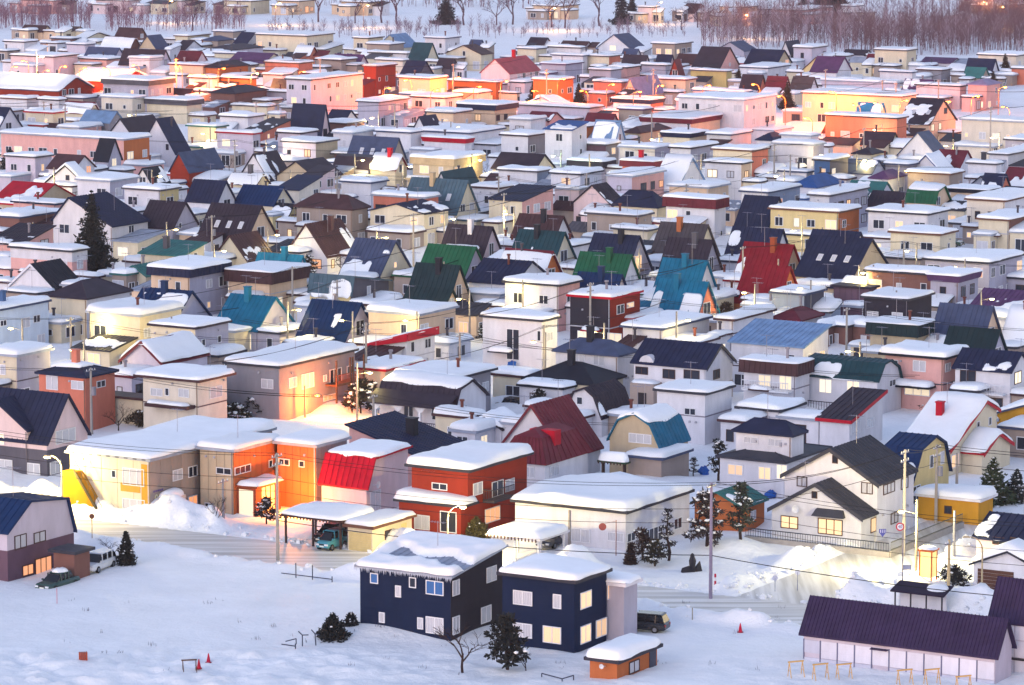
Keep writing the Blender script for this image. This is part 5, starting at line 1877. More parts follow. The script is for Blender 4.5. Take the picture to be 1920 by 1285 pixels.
# recessed balcony of the red house
root, b, off = BYID['red']
a0, z0 = px_on_wall(b, 'R', 905, 935)
a1, _ = px_on_wall(b, 'R', 944, 925)
k = MB()
k.box((.02, a0, 2.7), (1.2, a1, 2.9))
bo = k.build('balcony', plain('#4a4650', .6), root)
k = MB()
bars(k, (1.15, a0, 2.9), (1.15, a1, 2.9), 18, 1.0)
bars(k, (.05, a0, 2.9), (1.15, a0, 2.9), 6, 1.0)
k.build('railing', plain('#4a4248', .5), bo)

# wooden balconies of the grey house
root, b, off = BYID['grey']
for a0, a1, z in ((b['R'] * .60, b['R'] * .80, 2.9), (b['R'] * .82, b['R'] * .985, 2.9)):
    k = MB()
    k.box((.02, a0, z - .2), (1.5, a1, z))
    bo = k.build('balcony', plain('#6b4a38', .6), root)
    k = MB()
    bars(k, (1.45, a0, z), (1.45, a1, z), 12, 1.0)
    k.build('railing', plain('#a4563a', .6), bo)
    k = MB()
    for a in (a0 + .1, a1 - .1):
        k.box((1.35, a - .09, -1), (1.5, a + .09, z - .2))
        k.box((1.35, a - .09, z), (1.5, a + .09, 5.6))
    k.build('balcony_posts', plain('#5a4438', .6), bo)

# veranda of the plum gambrel house
root, b, off = BYID['veranda']
L = b['L']
k = MB()
k.box((-L + .3, -1.8, .1), (-.2, -.01, .3))
vo = k.build('veranda_floor', plain('#4b3b3b', .6), root)
for i in range(4):
    x = -L + .5 + (L - 1.0) * i / 3
    k = MB()
    k.box((x - .14, -1.75, -1), (x + .14, -1.5, 2.2))
    k.poly([(x - .14, -1.62, 2.2), (x - .8, -1.62, 2.85), (x + .8, -1.62, 2.85), (x + .14, -1.62, 2.2)])
    k.build('post', WHITE_P, root)
k = MB()
bars(k, (-L + .5, -1.7, .3), (-.4, -1.7, .3), 36, .9)
k.build('railing', plain('#4a4650', .5), vo)
k = MB()
k.hexa([(-L - .4, -2.1, 2.86), (.3, -2.1, 2.86), (.3, 0, 4.0), (-L - .4, 0, 4.0)], [(-L - .4, -2.1, 2.98), (.3, -2.1, 2.98), (.3, 0, 4.15), (-L - .4, 0, 4.15)])
k.build('veranda_roof', roof_mat(ROOF['pl'][0]), root)

for idn, z in (('brownband', 2.7), ('darkroofbalcony', .3), ('navyright', 2.6)):
    root, b, off = BYID[idn]
    L = b['L']
    k = MB()
    k.box((-L + .3, -1.25, z - .15), (-.3, -.01, z))
    bo = k.build('balcony', WHITE_P, root)
    k = MB()
    bars(k, (-L + .35, -1.2, z), (-.35, -1.2, z), int(L * 3), .95)
    k.build('railing', WHITE_P if idn != 'darkroofbalcony' else DARK_P, bo)

# wall panels, posts and door of the long purple-roofed shed
root, b, off = BYID['longpurple']
L = b['L']
n = 11
PANEL = wall_mat('#dcdae8', 'h')
WAIN = wall_mat('#c4c6da', 'v')
w = L / n
pm = MB()
pm.box((.06, -.05, 0), (w - .06, -.01, 1.35))
pmesh = pm.mesh('panel', [PANEL])
pm = MB()
pm.box((.02, -.06, 0), (w - .02, -.012, 1.0))
wmesh = pm.mesh('lower_panel', [WAIN])
pm = MB()
pm.box((-.045, -.09, -1), (.045, -.02, 2.1))
qmesh = pm.mesh('post', [plain('#70728e', .5)])
for i in range(n):
    x = -L + i * w
    link('post', qmesh, root, (x + (.05 if i == 0 else 0), 0, 0))
    if i == 0:
        link('lower_panel', wmesh, root, (x, 0, 1.05))
    else:
        link('panel', pmesh, root, (x, 0, .72))
    if i != 4:
        link('lower_panel', wmesh, root, (x, 0, -.32))
k = MB()
k.box((-L + 4 * w + .05, -.6, -.35), (-L + 5 * w - .05, -.03, -.1))
k.build('door_step', plain('#26262e', .6), root)
k = MB()
k.box((-L + 4 * w + .03, -.5, 2.0), (-L + 5 * w - .03, -.1, 2.08))
k.build('door_hood', roof_mat(ROOF['dp'][0]), root)
root, b, off = BYID['tallpurple']
L = b['L']
for i in range(4):
    for z in (0.2, 1.62, 3.0):
        if i * 1.9 + 1.9 < L:
            k = MB()
            k.box((-L + i * 1.9 + .05, -.05, z), (-L + (i + 1) * 1.9 - .05, -.01, z + 1.28))
            k.build('panel', PANEL, root)
k = MB()
k.box((-L + .05, -.35, 1.46), (-.02, -.02, 1.58))
k.build('ledge', DARK_P, root)

# hood over the big window of the corner house, dish aerials
root, b, off = BYID['wgable']
a_, z_ = px_on_wall(b, 'L', 1557, 963)
k = MB()
k.hexa([(a_ - 1.6, -.7, z_ - .25), (a_ + 1.6, -.7, z_ - .25), (a_ + 1.5, -.02, z_ - .25), (a_ - 1.5, -.02, z_ - .25)],
       [(a_ - 1.3, -.35, z_ + .35), (a_ + 1.3, -.35, z_ + .35), (a_ + 1.3, -.02, z_ + .4), (a_ - 1.3, -.02, z_ + .4)])
k.build('window_hood', roof_mat(ROOF['dg'][0]), root)
def dish(idn, face, px, py, size=.36):
    root, b, off = BYID[idn]
    a, z = px_on_wall(b, face, px, py)
    k = MB()
    ring = []
    for j in range(3):
        rr = size * (j / 2)
        for t in range(12):
            ring.append((rr * math.cos(t * PI / 6), -.5 - .12 * (j / 2) ** 2, rr * math.sin(t * PI / 6)))
    k.v = ring
    for j in range(2):
        for t in range(12):
            k.f.append((j * 12 + t, j * 12 + (t + 1) % 12, (j + 1) * 12 + (t + 1) % 12, (j + 1) * 12 + t))
            k.m.append(0)
    k.tube([(0, -.5, 0), (0, 0, -.1)], .03, 5)
    k.build('dish_aerial', WHITE_P, root, loc=(off.x + (a if face == 'L' else 0), off.y + (0 if face == 'L' else a), z), rot=(0, 0, 0 if face == 'L' else PI / 2))
dish('wgable', 'L', 1497, 953); dish('greydish', 'L', 811, 716); dish('navyslope', 'L', 713, 840); dish('redskirt', 'R', 699, 908); dish('shed', 'L', 1135, 1247, .2); dish('pinkhouse', 'R', 1803, 700)

# canopy of the ivory house with brown eaves
root, b, off = BYID['creambrown']
L = b['L']
k = MB()
k.box((-L * .82, -1.6, 2.75), (-L * .05, -.01, 3.1))
k.build('porch_roof', roof_mat(ROOF['bw'][0]), root)
snow_sheet(root, Vector((0, 0, 0)), -L * .82, -L * .1, -1.6, -.1, lambda x, y: 3.1, .25, 12, name='porch_snow')
# shed and garage doors and windows
root, b, off = BYID['garage']
L, R = b['L'], b['R']
k = MB()
for i in range(9):
    k.box((-L + .15, -.05, -.1 + i * .2), (-.12, -.01, .08 + i * .2))
k.build('roller_door', plain('#d3bd86', .5), root)
add_window(root, off, 'R', R * .42, 1.2, 1.3, .7, 'dark', 'd', True)
k = MB()
k.box((.01, R * .72, -.2), (.05, R * .86, 1.8))
k.build('door', plain('#dcc791', .5), root)
root, b, off = BYID['shed']
add_window(root, off, 'R', b['R'] * .42, 1.05, 1.5, .8, 'curtain', 'd', True)
k = MB()
k.box((.01, b['R'] * .80, -.3), (.06, b['R'] * .96, 1.75))
k.build('door', plain('#3c3f52', .3), root)
root, b, off = BYID['mustard']
add_window(root, off, 'L', -b['L'] * .5, 1.2, .6, .6, 'dark', 'd', True)
root, b, off = BYID['snowgarage']
k = MB()
for i in range(6):
    k.box((-b['L'] + .4, -.06, .1 + i * .3), (-b['L'] * .42, -.01, .37 + i * .3))
k.build('garage_door', plain('#5b3c33', .6), root)
root, b, off = BYID['orangehut']
add_window(root, off, 'R', b['R'] * .5, 1.3, .9, .7, 'curtain', 'w', True)
# porch roof with snow and big lit bay of the pink house
root, b, off = BYID['pinkhouse']
L = b['L']
k = MB()
k.box((-L * .80, -1.9, 2.55), (-L * .12, -.01, 2.8))
k.build('porch_roof', roof_mat(ROOF['bk'][0]), root)
snow_sheet(root, Vector((0, 0, 0)), -L * .82, -L * .1, -2.0, -.05, lambda x, y: 2.8, .6, 13, name='porch_snow')
# round dormer of the wide navy-roofed house, and its entrance box
root, b, off = BYID['navyroof']
L = b['L']
k = MB()
pts = [(-L * .92 + .9 - .9 * math.cos(t * PI / 10), -.12, 4.85 + .9 * math.sin(t * PI / 10)) for t in range(11)]
k.poly(pts[::-1])
k2 = [(x, 1.4, z) for x, _, z in pts]
for i in range(10):
    k.poly([pts[i], pts[i + 1], k2[i + 1], k2[i]])
k.build('dormer', wall_mat(WALL['wh'][0]), root)
k = MB()
k.box((-L * .93, -2.0, -1), (-L * .60, -.04, 2.9))
k.build('entrance_box', wall_mat(WALL['tp'][0]), root)
k = MB()
k.box((-L * .82, -2.05, -.6), (-L * .70, -2.003, 1.9))
k.build('door', DARK_P, root)
snow_sheet(root, Vector((0, 0, 0)), -L * .94, -L * .59, -2.05, -.1, lambda x, y: 2.9, .3, 14, name='porch_snow')

# ------------------------------------------------------------------ roads: packed snow
def road_sheet(name, pts, label):
    k = MB()
    k.poly(pts)
    m, nt, bs = new_mat(name + '_packed_snow')
    tc = nd(nt, 'ShaderNodeTexCoord')
    mp = nd(nt, 'ShaderNodeMapping')
    mp.inputs['Rotation'].default_value = (0, 0, YAW if name == 'road' else YAW)
    mp.inputs['Scale'].default_value = (.06, 1.2, 1) if 'side' not in name else (1.2, .06, 1)
    nt.links.new(tc.outputs['Object'], mp.inputs[0])
    no = nd(nt, 'ShaderNodeTexNoise', Scale=1.0, Detail=5.0)
    nt.links.new(mp.outputs[0], no.inputs['Vector'])
    rp = nd(nt, 'ShaderNodeValToRGB')
    rp.color_ramp.elements[0].position, rp.color_ramp.elements[1].position = .35, .62
    rp.color_ramp.elements[0].color, rp.color_ramp.elements[1].color = (.42, .40, .38, 1), (.70, .69, .70, 1)
    nt.links.new(no.outputs[0], rp.inputs[0])
    nt.links.new(rp.outputs[0], bs.inputs['Base Color'])
    bs.inputs['Roughness'].default_value = .55
    bump(nt, bs, no.outputs[0], .5, .06)
    tag(k.build(name, m), label, kind='structure')
def uvp(u, v, z):
    p = GU * u + GV * v
    return (p.x, p.y, z)
road_sheet('road', [uvp(-420, ROAD_V - ROAD_W, .02), uvp(120, ROAD_V - ROAD_W, .02), uvp(120, ROAD_V + ROAD_W, .02), uvp(-420, ROAD_V + ROAD_W, .02)], 'main road of packed snow in front of the houses')
road_sheet('side_road', [uvp(SIDE_U - SIDE_W, ROAD_V + ROAD_W - .01, .024), uvp(SIDE_U + SIDE_W, ROAD_V + ROAD_W - .01, .024), uvp(SIDE_U + SIDE_W, SIDE_V1 + 2, .024), uvp(SIDE_U - SIDE_W, SIDE_V1 + 2, .024)], 'side road of packed snow beside the corner house')

# ------------------------------------------------------------------ carports
def carport(label, xl, xc, xr, yc, h, sn, colr, group=None, rows=2):
    C = at_z(xc, yc, h)
    L, R = -run_to_x(C, GU, xl), min(12, run_to_x(C, GV, xr))
    t = thing('carport', label, 'carport', (C.x, C.y, 0), -YAW, group)
    k = MB()
    k.box((-L - .1, -.1, h - .18), (.1, R + .1, h))
    k.build('roof', roof_mat(colr), t)
    k = MB()
    for i in range(int(L / .35)):
        k.box((-L + i * .35, -.14, h - .3), (-L + i * .35 + .12, -.101, h - .02))
    tag(k.build('rafter_ends', plain('#4a3430', .6), t), kind='stuff')
    for i in range(rows + 1):
        for y in (.3, R - .3):
            x = -L + .3 + (L - .6) * i / rows
            k = MB()
            k.box((x - .08, y - .08, -1), (x + .08, y + .08, h - .18))
            k.build('post', plain('#4a3836', .6) if colr != '#dcdae2' else WHITE_P, t)
    snow_sheet(t, Vector((0, 0, 0)), -L - .18, .18, -.18, R + .18, lambda x, y: h, sn, int(xl))
    return t, C, L, R
CP1 = carport('dark timber carport with snow roof sheltering a light blue car', 527, 640, 702, 977, 2.7, .4, '#4b3531')
CP2 = carport('white carport with snow roof in front of the long white hall', 914, 1012, 1066, 1012, 2.5, .55, '#dcdae2')
carport('small green-posted carport under a round snow cap beside tan gambrel house', 1122, 1172, 1180, 868, 2.4, .8, '#2f4a3a', rows=1)
C = at_z(1768, 1116, 2.3)
L = -run_to_x(C, GU, 1676)
t = thing('bicycle_shelter', 'low dark-roofed bicycle shelter half buried beside the crossing', 'shelter', (C.x, C.y, 0), -YAW)
k = MB()
k.box((-L + .1, .9, -.5), (-.1, 1.0, 2.3))
k.build('back_wall', wall_mat(WALL['wh'][0]), t)
k = MB()
k.hexa([(-L - .2, -.3, 2.15), (.2, -.3, 2.15), (.2, 1.6, 2.65), (-L - .2, 1.6, 2.65)], [(-L - .2, -.3, 2.27), (.2, -.3, 2.27), (.2, 1.6, 2.77), (-L - .2, 1.6, 2.77)])
k.build('roof', roof_mat('#2c2138'), t)
for i in range(4):
    k = MB()
    k.box((-L + .1 + i * (L - .2) / 3 - .05, 0, -.5), (-L + .1 + i * (L - .2) / 3 + .05, .1, 2.2))
    k.build('post', DARK_P, t)
snow_sheet(t, Vector((0, 0, 0)), -L * .42, .1, .3, 1.5, lambda x, y: 2.4 + .26 * (y - .3), .22, 6)

# ------------------------------------------------------------------ cars
GLASS = plain('#14181f', .08, name='car_glass')
TYRE = plain('#121214', .8, name='tyre_rubber')
LAMP_W = plain('#d9dde4', .2)
LAMP_R = plain('#9a1c1c', .3)

def make_car(label, colour, loc, rz, kind='wagon', snowy=0.0):
    l, w, hgt = {'wagon': (4.4, 1.7, 1.5), 'kei': (3.3, 1.46, 1.65), 'sedan': (4.5, 1.72, 1.42)}[kind]
    t = thing('parked_car', label, 'car', loc, rz, 'cars parked in the snow')
    paint = plain(colour, .25, name='car_paint_' + colour.strip('#'))
    def loft(sec, name, mat, smooth=True):
        k = MB()
        n = 8
        for x, hw, z0, z1 in sec:
            c = min(.16, (z1 - z0) * .3, hw * .3)
            k.v += [(x, -hw, z0 + c), (x, -hw + c * .6, z0), (x, hw - c * .6, z0), (x, hw, z0 + c), (x, hw, z1 - c), (x, hw - c, z1), (x, -hw + c, z1), (x, -hw, z1 - c)]
        for i in range(len(sec) - 1):
            for j in range(n):
                k.f.append((i * n + j, (i + 1) * n + j, (i + 1) * n + (j + 1) % n, i * n + (j + 1) % n))
                k.m.append(0)
        k.f.append(tuple(range(n)))
        k.m.append(0)
        k.f.append(tuple((len(sec) - 1) * n + j for j in range(n))[::-1])
        k.m.append(0)
        return k.build(name, mat, t, smooth=False)
    hw, hl = w / 2, l / 2
    belt = hgt * .58
    hood = .82 if kind != 'kei' else .9
    loft([(-hl, hw * .82, .32, belt * .85), (-hl + .12, hw * .95, .25, belt * .95), (-hl + .5, hw, .22, belt), (hl * .35, hw, .22, belt), (hl * .55, hw * .99, .22, belt * .97), (hl - .2, hw * .93, .25, hood * .92), (hl, hw * .8, .33, hood * .72)], 'body', paint)
    rear = -hl + (.08 if kind != 'sedan' else .9)
    nose = hl * .5 if kind != 'kei' else hl * .68
    loft([(rear, hw * .86, belt - .05, belt), (rear + .22, hw * .84, belt - .05, hgt - .1), (rear + .6, hw * .8, belt - .05, hgt - .02), (nose - .9, hw * .8, belt - .05, hgt - .02), (nose - .62, hw * .82, belt - .05, hgt - .12), (nose, hw * .88, belt - .05, belt)], 'cabin_glass', GLASS)
    k = MB()
    k.hexa([(rear + .2, -hw * .74, hgt - .05), (nose - .72, -hw * .74, hgt - .05), (nose - .72, hw * .74, hgt - .05), (rear + .2, hw * .74, hgt - .05)],
           [(rear + .35, -hw * .66, hgt + .03), (nose - .85, -hw * .66, hgt + .03), (nose - .85, hw * .66, hgt + .03), (rear + .35, hw * .66, hgt + .03)])
    k.build('roof_panel', paint, t)
    for s in (-1, 1):
        for x in (rear + .75, (rear + nose) / 2, nose - .66):
            k = MB()
            k.hexa([(x - .05, s * hw * .90, belt - .02), (x + .05, s * hw * .90, belt - .02), (x + .05, s * hw * .80, belt - .02), (x - .05, s * hw * .80, belt - .02)],
                   [(x - .09, s * hw * .82, hgt - .03), (x + .01, s * hw * .82, hgt - .03), (x + .01, s * hw * .74, hgt - .03), (x - .09, s * hw * .74, hgt - .03)])
            k.build('pillar', paint, t)
        for x in (-hl * .62, hl * .62):
            k = MB()
            k.tube([(x, s * (hw - .2), .3), (x, s * (hw + .01), .3)], .3, 14)
            wo = k.build('wheel', TYRE, t)
            k = MB()
            k.tube([(x, s * (hw - .1), .3), (x, s * (hw + .02), .3)], .18, 10)
            k.build('rim', plain('#8d9098', .3, .7), wo)
        k = MB()
        k.box((hl - .1, s * hw * .62 - .17, hood * .56), (hl + .012, s * hw * .62 + .17, hood * .56 + .16))
        k.build('headlight', LAMP_W, t)
        k = MB()
        k.box((-hl - .012, s * hw * .7 - .12, belt * .6), (-hl + .1, s * hw * .7 + .12, belt * .6 + .2))
        k.build('tail_light', LAMP_R, t)
        k = MB()
        k.box((nose - .25, s * (hw + .02) - .07, belt), (nose - .12, s * (hw + .02) + .07, belt + .13))
        k.build('mirror', paint, t)
    k = MB()
    k.box((hl - .02, -.22, .38), (hl + .014, .22, .5))
    k.build('number_plate', plain('#e8e6dc', .5), t)
    k = MB()
    k.box((hl - .05, -hw * .4, .55), (hl + .008, hw * .4, .66))
    k.build('grille', DARK_P, t)
    if snowy:
        snow_sheet(t, Vector((0, 0, 0)), rear + .2, nose - .7, -hw * .72, hw * .72, lambda x, y: hgt, snowy, int(loc[0] * 10), name='car_snow')
    return t

FRONT, SIDE = math.atan2(-GV.y, -GV.x), math.atan2(GU.y, GU.x)
p = g(183, 1068)
make_car('white estate car parked beside the pale pink gambrel house', '#d3d6dc', p, math.radians(248), 'wagon', .0)
p = g(108, 1096)
make_car('dark green car with snowy roof in front of the amber windows', '#2e4a46', p - Vector((0, 0, .35)), math.radians(240), 'sedan', .2)
p = g(622, 1028)
make_car('light blue small car facing out of the timber carport', '#4d93a8', p, FRONT, 'kei')
p = g(604, 1018)
make_car('black car parked deep inside the timber carport', '#1b1b20', p + GV * 1.5, FRONT, 'wagon')
p = g(1008, 1034)
make_car('dark grey car parked under the white carport', '#3b3d46', p + GV * 3, FRONT, 'wagon')
p = g(1203, 1182)
make_car('black car parked behind the navy cube house', '#1d2029', p, math.radians(160), 'wagon')
p = g(966, 770)
make_car('dark brown saloon parked behind the plum gambrel house', '#3d3338', p, SIDE, 'sedan')
p = g(1780, 462)
make_car('dark green car in the gap behind cream flat-roofed houses', '#26453a', p, SIDE, 'wagon', .1)

# ------------------------------------------------------------------ street lamps (lit) and utility poles
CONC = plain('#a39c97', .75, name='pole_concrete')
G2 = 'orange lamps along the main street'
def street_lamp(px, py, h, colour, watts, label, group=None, arch=True, metal='#b9a98c', dirx=-1, glow=9.0):
    P = at_z(px, py, h)
    if group:
        label = beside(label, P)
    t = thing('street_lamp', label, 'street lamp', (P.x - dirx * 1.35, P.y, 0), 0, group)
    mm = plain(metal, .5)
    k = MB()
    x1 = dirx * 1.35
    if arch:
        pts = [(0, 0, -1), (0, 0, h - 1.1)] + [(x1 * .75 * (1 - math.cos(a)), 0, h - 1.1 + 1.15 * math.sin(a)) for a in (.35, .7, 1.05, 1.4)] + [(x1 * .9, 0, h + .06)]
        k.tube(pts, [.09, .07, .06, .055, .05, .045, .04], 8)
    else:
        k.tube([(0, 0, -1), (0, 0, h + 1.0)], [.13, .10], 8)
        k.tube([(0, 0, h - .25), (x1, 0, h + .05)], .03, 5)
    k.build('pole', mm, t)
    k = MB()
    k.hexa([(x1 - .32, -.11, h - .02), (x1 + .32, -.11, h - .02), (x1 + .32, .11, h - .02), (x1 - .32, .11, h - .02)],
           [(x1 - .22, -.07, h + .12), (x1 + .22, -.07, h + .12), (x1 + .22, .07, h + .12), (x1 - .22, .07, h + .12)])
    hd = k.build('lamp_head', mm, t)
    if watts:
        k = MB()
        k.blob((x1, 0, h - .07), .30, .14, .13, 6, 10)
        k.build('lamp_bulb', emit_mat('lamp_%02x%02x%02x' % tuple(int(c * 255) for c in colour), colour, glow), hd, smooth=True)
        ld = bpy.data.lights.new('lamp_light', 'POINT')
        ld.energy, ld.color, ld.shadow_soft_size = watts * (1.7 if group == G2 else (.95 if group else 1.0)), colour, .3
        lo = bpy.data.objects.new('lamp_light', ld)
        col.objects.link(lo)
        lo.parent = t
        lo.location = (x1, 0, h - .55)
    return t
YEL, ORA, PAL, GRN = (1.0, .77, .28), (1.0, .20, .02), (1.0, .80, .45), (.62, 1.0, .55)
street_lamp(88, 856, 5.8, YEL, 2600, 'round-top street lamp shining beside beige apartment house', dirx=-1)
street_lamp(868, 950, 5.0, YEL, 2600, 'round-top street lamp shining in front of brick-red house', dirx=1)
street_lamp(1690, 958, 5.6, (1, .84, .38), 3000, 'bright lamp on a pole at the corner of white gable house', arch=False, dirx=-1)
street_lamp(1812, 1008, 5.9, YEL, 0, 'unlit round-top street lamp beside the bicycle shelter', dirx=-1)
G1 = 'lit street lamps between the houses'
for px, py, c, w in ((693, 698, YEL, 900), (1111, 622, YEL, 800), (560, 580, YEL, 800), (1618, 511, YEL, 900), (1590, 658, YEL, 500), (1395, 548, YEL, 600), (724, 445, YEL, 1500), (1486, 432, YEL, 900),
                     (947, 400, YEL, 500), (86, 326, YEL, 700), (242, 216, YEL, 800), (513, 274, PAL, 700), (770, 312, PAL, 600), (1037, 292, GRN, 700), (1455, 330, YEL, 700), (1222, 261, YEL, 700),
                     (1621, 300, YEL, 700), (1773, 273, YEL, 700), (1640, 243, PAL, 600), (1860, 258, PAL, 800), (697, 221, PAL, 700), (859, 238, YEL, 600), (135, 655, YEL, 500), (813, 505, YEL, 300), (1305, 540, YEL, 250), (20, 615, YEL, 300)) + tuple((q[0], q[1], YEL, 300) for q in ((420, 470), (520, 440), (640, 600), (300, 610), (190, 600), (860, 560), (1000, 640), (1180, 480), (1290, 600), (1440, 500), (1500, 540), (1700, 470), (1790, 500), (1860, 560), (330, 430), (80, 430), (1340, 380), (1560, 440), (1150, 400), (850, 410), (1660, 560), (1450, 640), (960, 540), (760, 600), (300, 330), (560, 330), (680, 300), (900, 300), (1120, 300), (1300, 300), (1540, 290), (1700, 320), (380, 250), (150, 270))):  # last list: extra lamps added at chance spots for more warm glow
    street_lamp(px, py, 5.6, c, w, 'lit street lamp on plain pole', G1, arch=False, dirx=rng.choice((-1, 1)), metal='#8f8a88', glow=14)
street_lamp(595, 740, 2.6, ORA, 2200, 'orange lamp glowing on a pole in front of the large grey house', arch=False, dirx=1, metal='#8f8a88', glow=14)
G2 = 'orange lamps along the main street'
for px, py, w in ((42, 114, 3000), (30, 125, 2600), (122, 124, 3400), (195, 128, 3000), (330, 124, 4200), (482, 137, 4200), (677, 137, 5200), (860, 145, 4200), (1057, 148, 4600), (1242, 160, 4000), (1412, 158, 5200),
                  (1556, 172, 5600), (1834, 180, 5200), (1885, 163, 3800), (1510, 221, 3000), (760, 150, 3500), (950, 152, 3200), (1150, 158, 2600), (1700, 188, 3500), (570, 134, 2600), (420, 128, 2600), (250, 122, 1800), (1330, 160, 2200), (1780, 190, 2600), (1600, 196, 2200), (1640, 192, 2200), (900, 162, 2600), (1000, 170, 2400), (1090, 170, 2400), (1200, 172, 2000), (380, 140, 2200), (620, 150, 2400), (160, 128, 2200), (730, 165, 2000), (820, 168, 2000), (1460, 180, 2600), (1880, 200, 2600), (90, 132, 2200)):  # later entries are extra lamps, added to spread the orange glow
    street_lamp(px, py, 7.5, ORA if px not in (482,) else (1, .45, .1), w * .62, 'orange glowing street lamp', G2, arch=True, dirx=rng.choice((-1, 1)), metal='#9a7a6a', glow=22)
G3 = 'far lamps beyond the snowy plain'
for px, py, w in ((1400, 28, 2000), (525, 6, 1500), (322, 2, 1200), (1880, 13, 3000), (1845, 4, 3500), (1240, 4, 1200), (1040, 15, 1800), (690, 10, 1000)):
    street_lamp(px, py, 6.5, (1, .5, .16), w, 'far lamp glowing on the plain', G3, arch=True, dirx=1, metal='#9a7a6a', glow=22)
street_lamp(80, 106, 11.0, PAL, 4200, 'tall floodlight pole with white glow behind the red hall', arch=False, dirx=1, metal='#b9a98c', glow=30)

POLES = {}
def utility_pole(key, px, py, h, label, group=None, arms=2, mat=CONC, turn=0.0, trafo=False):
    P = at_z(px, py, h)
    if group:
        label = beside(label, P)
    t = thing('utility_pole', label, 'utility pole', (P.x, P.y, 0), -YAW + turn, group)
    k = MB()
    k.tube([(0, 0, -1), (0, 0, h)], [.17, .11], 9)
    k.build('pole', mat, t)
    for i in range(arms):
        z = h - .35 - i * .75
        k = MB()
        k.box((-.05, -.8, z), (.05, .8, z + .09))
        a = k.build('crossarm', STEEL, t)
        for y in (-.7, -.25, .25, .7):
            k = MB()
            k.tube([(0, y, z + .09), (0, y, z + .17), (0, y, z + .26)], [.06, .04, .05], 6)
            k.build('insulator', WHITE_P, a)
    if trafo:
        k = MB()
        k.tube([(.35, 0, h - 2.9), (.35, 0, h - 2.0)], .26, 10)
        k.build('transformer', STEEL, t)
    POLES[key] = (P, h, t)
GP = 'utility poles among the house rows'
PL = 'slim utility pole with crossarms'
utility_pole('a', 519, 850, 9.6, 'grey concrete utility pole on the road edge in front of orange panel-clad house', arms=2)
utility_pole('b', 1334, 905, 9.9, 'lilac-grey utility pole on the road edge in front of low orange hut', arms=1, mat=plain('#8c8299', .7))
utility_pole('c', 1068, 957, 3.4, 'short utility pole in front of long white hall beside white carport', arms=0)
utility_pole('d', 1697, 843, 9.6, 'utility pole with insulators beside the white corner house', arms=2)
utility_pole('e', 1757, 834, 7.4, 'utility pole with transformer beside the mustard garage', arms=2, trafo=True)
utility_pole('f', 1795, 850, 5.0, 'thin pole standing in the snow behind the mustard garage', arms=0)
utility_pole('h', 1780, 1012, 5.6, 'pale utility pole beside the bicycle shelter', arms=1, mat=plain('#c2ab86', .7))
utility_pole('i', 1790, 958, 5.0, 'slim grey pole behind the bicycle shelter', arms=0, mat=STEEL)
utility_pole('j', 418, 898, 4.6, 'thin pole in front of the tan panel wall', arms=1, mat=STEEL)
for i, (px, py, h) in enumerate(((1107, 530, 8.5), (1588, 577, 8.0), (1258, 656, 5.5), (686, 605, 8.5), (775, 400, 8), (945, 362, 8.5), (1393, 462, 8), (397, 404, 7.5), (1020, 610, 6), (170, 690, 7), (132, 595, 6), (1612, 465, 7), (1695, 452, 6),
                                 (935, 330, 8), (440, 262, 7), (632, 320, 7), (1100, 325, 8), (1452, 270, 8), (1482, 290, 7), (1222, 210, 8), (1620, 240, 8), (1858, 200, 10), (740, 195, 8), (82, 190, 8), (122, 195, 8), (480, 190, 7),
                                 (600, 110, 9), (1025, 130, 9), (1225, 130, 9), (1655, 150, 9), (1680, 155, 9), (1760, 150, 9), (850, 120, 9), (330, 110, 9), (1548, 130, 9), (1287, 345, 7), (548, 500, 7), (632, 525, 6), (862, 625, 6), (700, 740, 5))):
    utility_pole('g%d' % i, px, py, h, PL, GP, arms=rng.choice((1, 2)), trafo=rng.random() < .2)

WIRE = plain('#1c1a20', .6, name='black_cable')
def wire(p, q, sag, r, label, group):
    k = MB()
    n = 14
    pts = []
    for i in range(n + 1):
        t = i / n
        v = Vector(p).lerp(Vector(q), t)
        v.z -= sag * 4 * t * (1 - t)
        pts.append(v)
    k.tube(pts, r, 4)
    if group == 'wires over the roofs':
        label = beside(label, p)
    tag(k.build('overhead_wire', WIRE), label, 'wire', group)
def pole_pt(key, dy, dz):
    P, h, t = POLES[key]
    return Vector((P.x, P.y, h + dz)) + GV * dy
NW, NG = 'thin black overhead wire strung along the main road', 'wires strung along the main road'
for dy, dz in ((-.7, -.1), (.7, -.1), (0, -2.2), (.1, -3.4)):
    wire(pole_pt('a', dy, dz), pole_pt('b', dy, dz), .9, .02, NW, NG)
    wire(pole_pt('a', dy, dz) - GU * 42, pole_pt('a', dy, dz), .9, .02, NW, NG)
    wire(pole_pt('b', dy, dz), pole_pt('b', dy, dz) + GU * 40, .9, .02, NW, NG)
wire(pole_pt('b', 0, -6.2), pole_pt('b', 0, -6.2) + GU * 40, .7, .036, 'thick black cable hung low along the main road', 'thick low cables')
wire(pole_pt('a', 0, -6.0), pole_pt('b', 0, -6.2), .7, .036, 'thick black cable hung low along the main road', 'thick low cables')
for dy, dz in ((-.7, -.1), (.7, -.1), (0, -1.6)):
    wire(pole_pt('d', dy, dz), pole_pt('e', dy, dz), .3, .025, 'overhead wire between the two poles beside the white corner house', 'corner wires')
    wire(pole_pt('d', dy, dz), pole_pt('b', dy, dz), .8, .025, 'overhead wire from lilac-grey pole to the corner house pole', 'crossing wires')
    wire(pole_pt('e', dy, dz), pole_pt('e', dy, dz) + GU * 26 + GV * 6, .5, .025, 'overhead wire running off from the transformer pole', 'transformer wires')
gk = [k for k in POLES if k.startswith('g')]
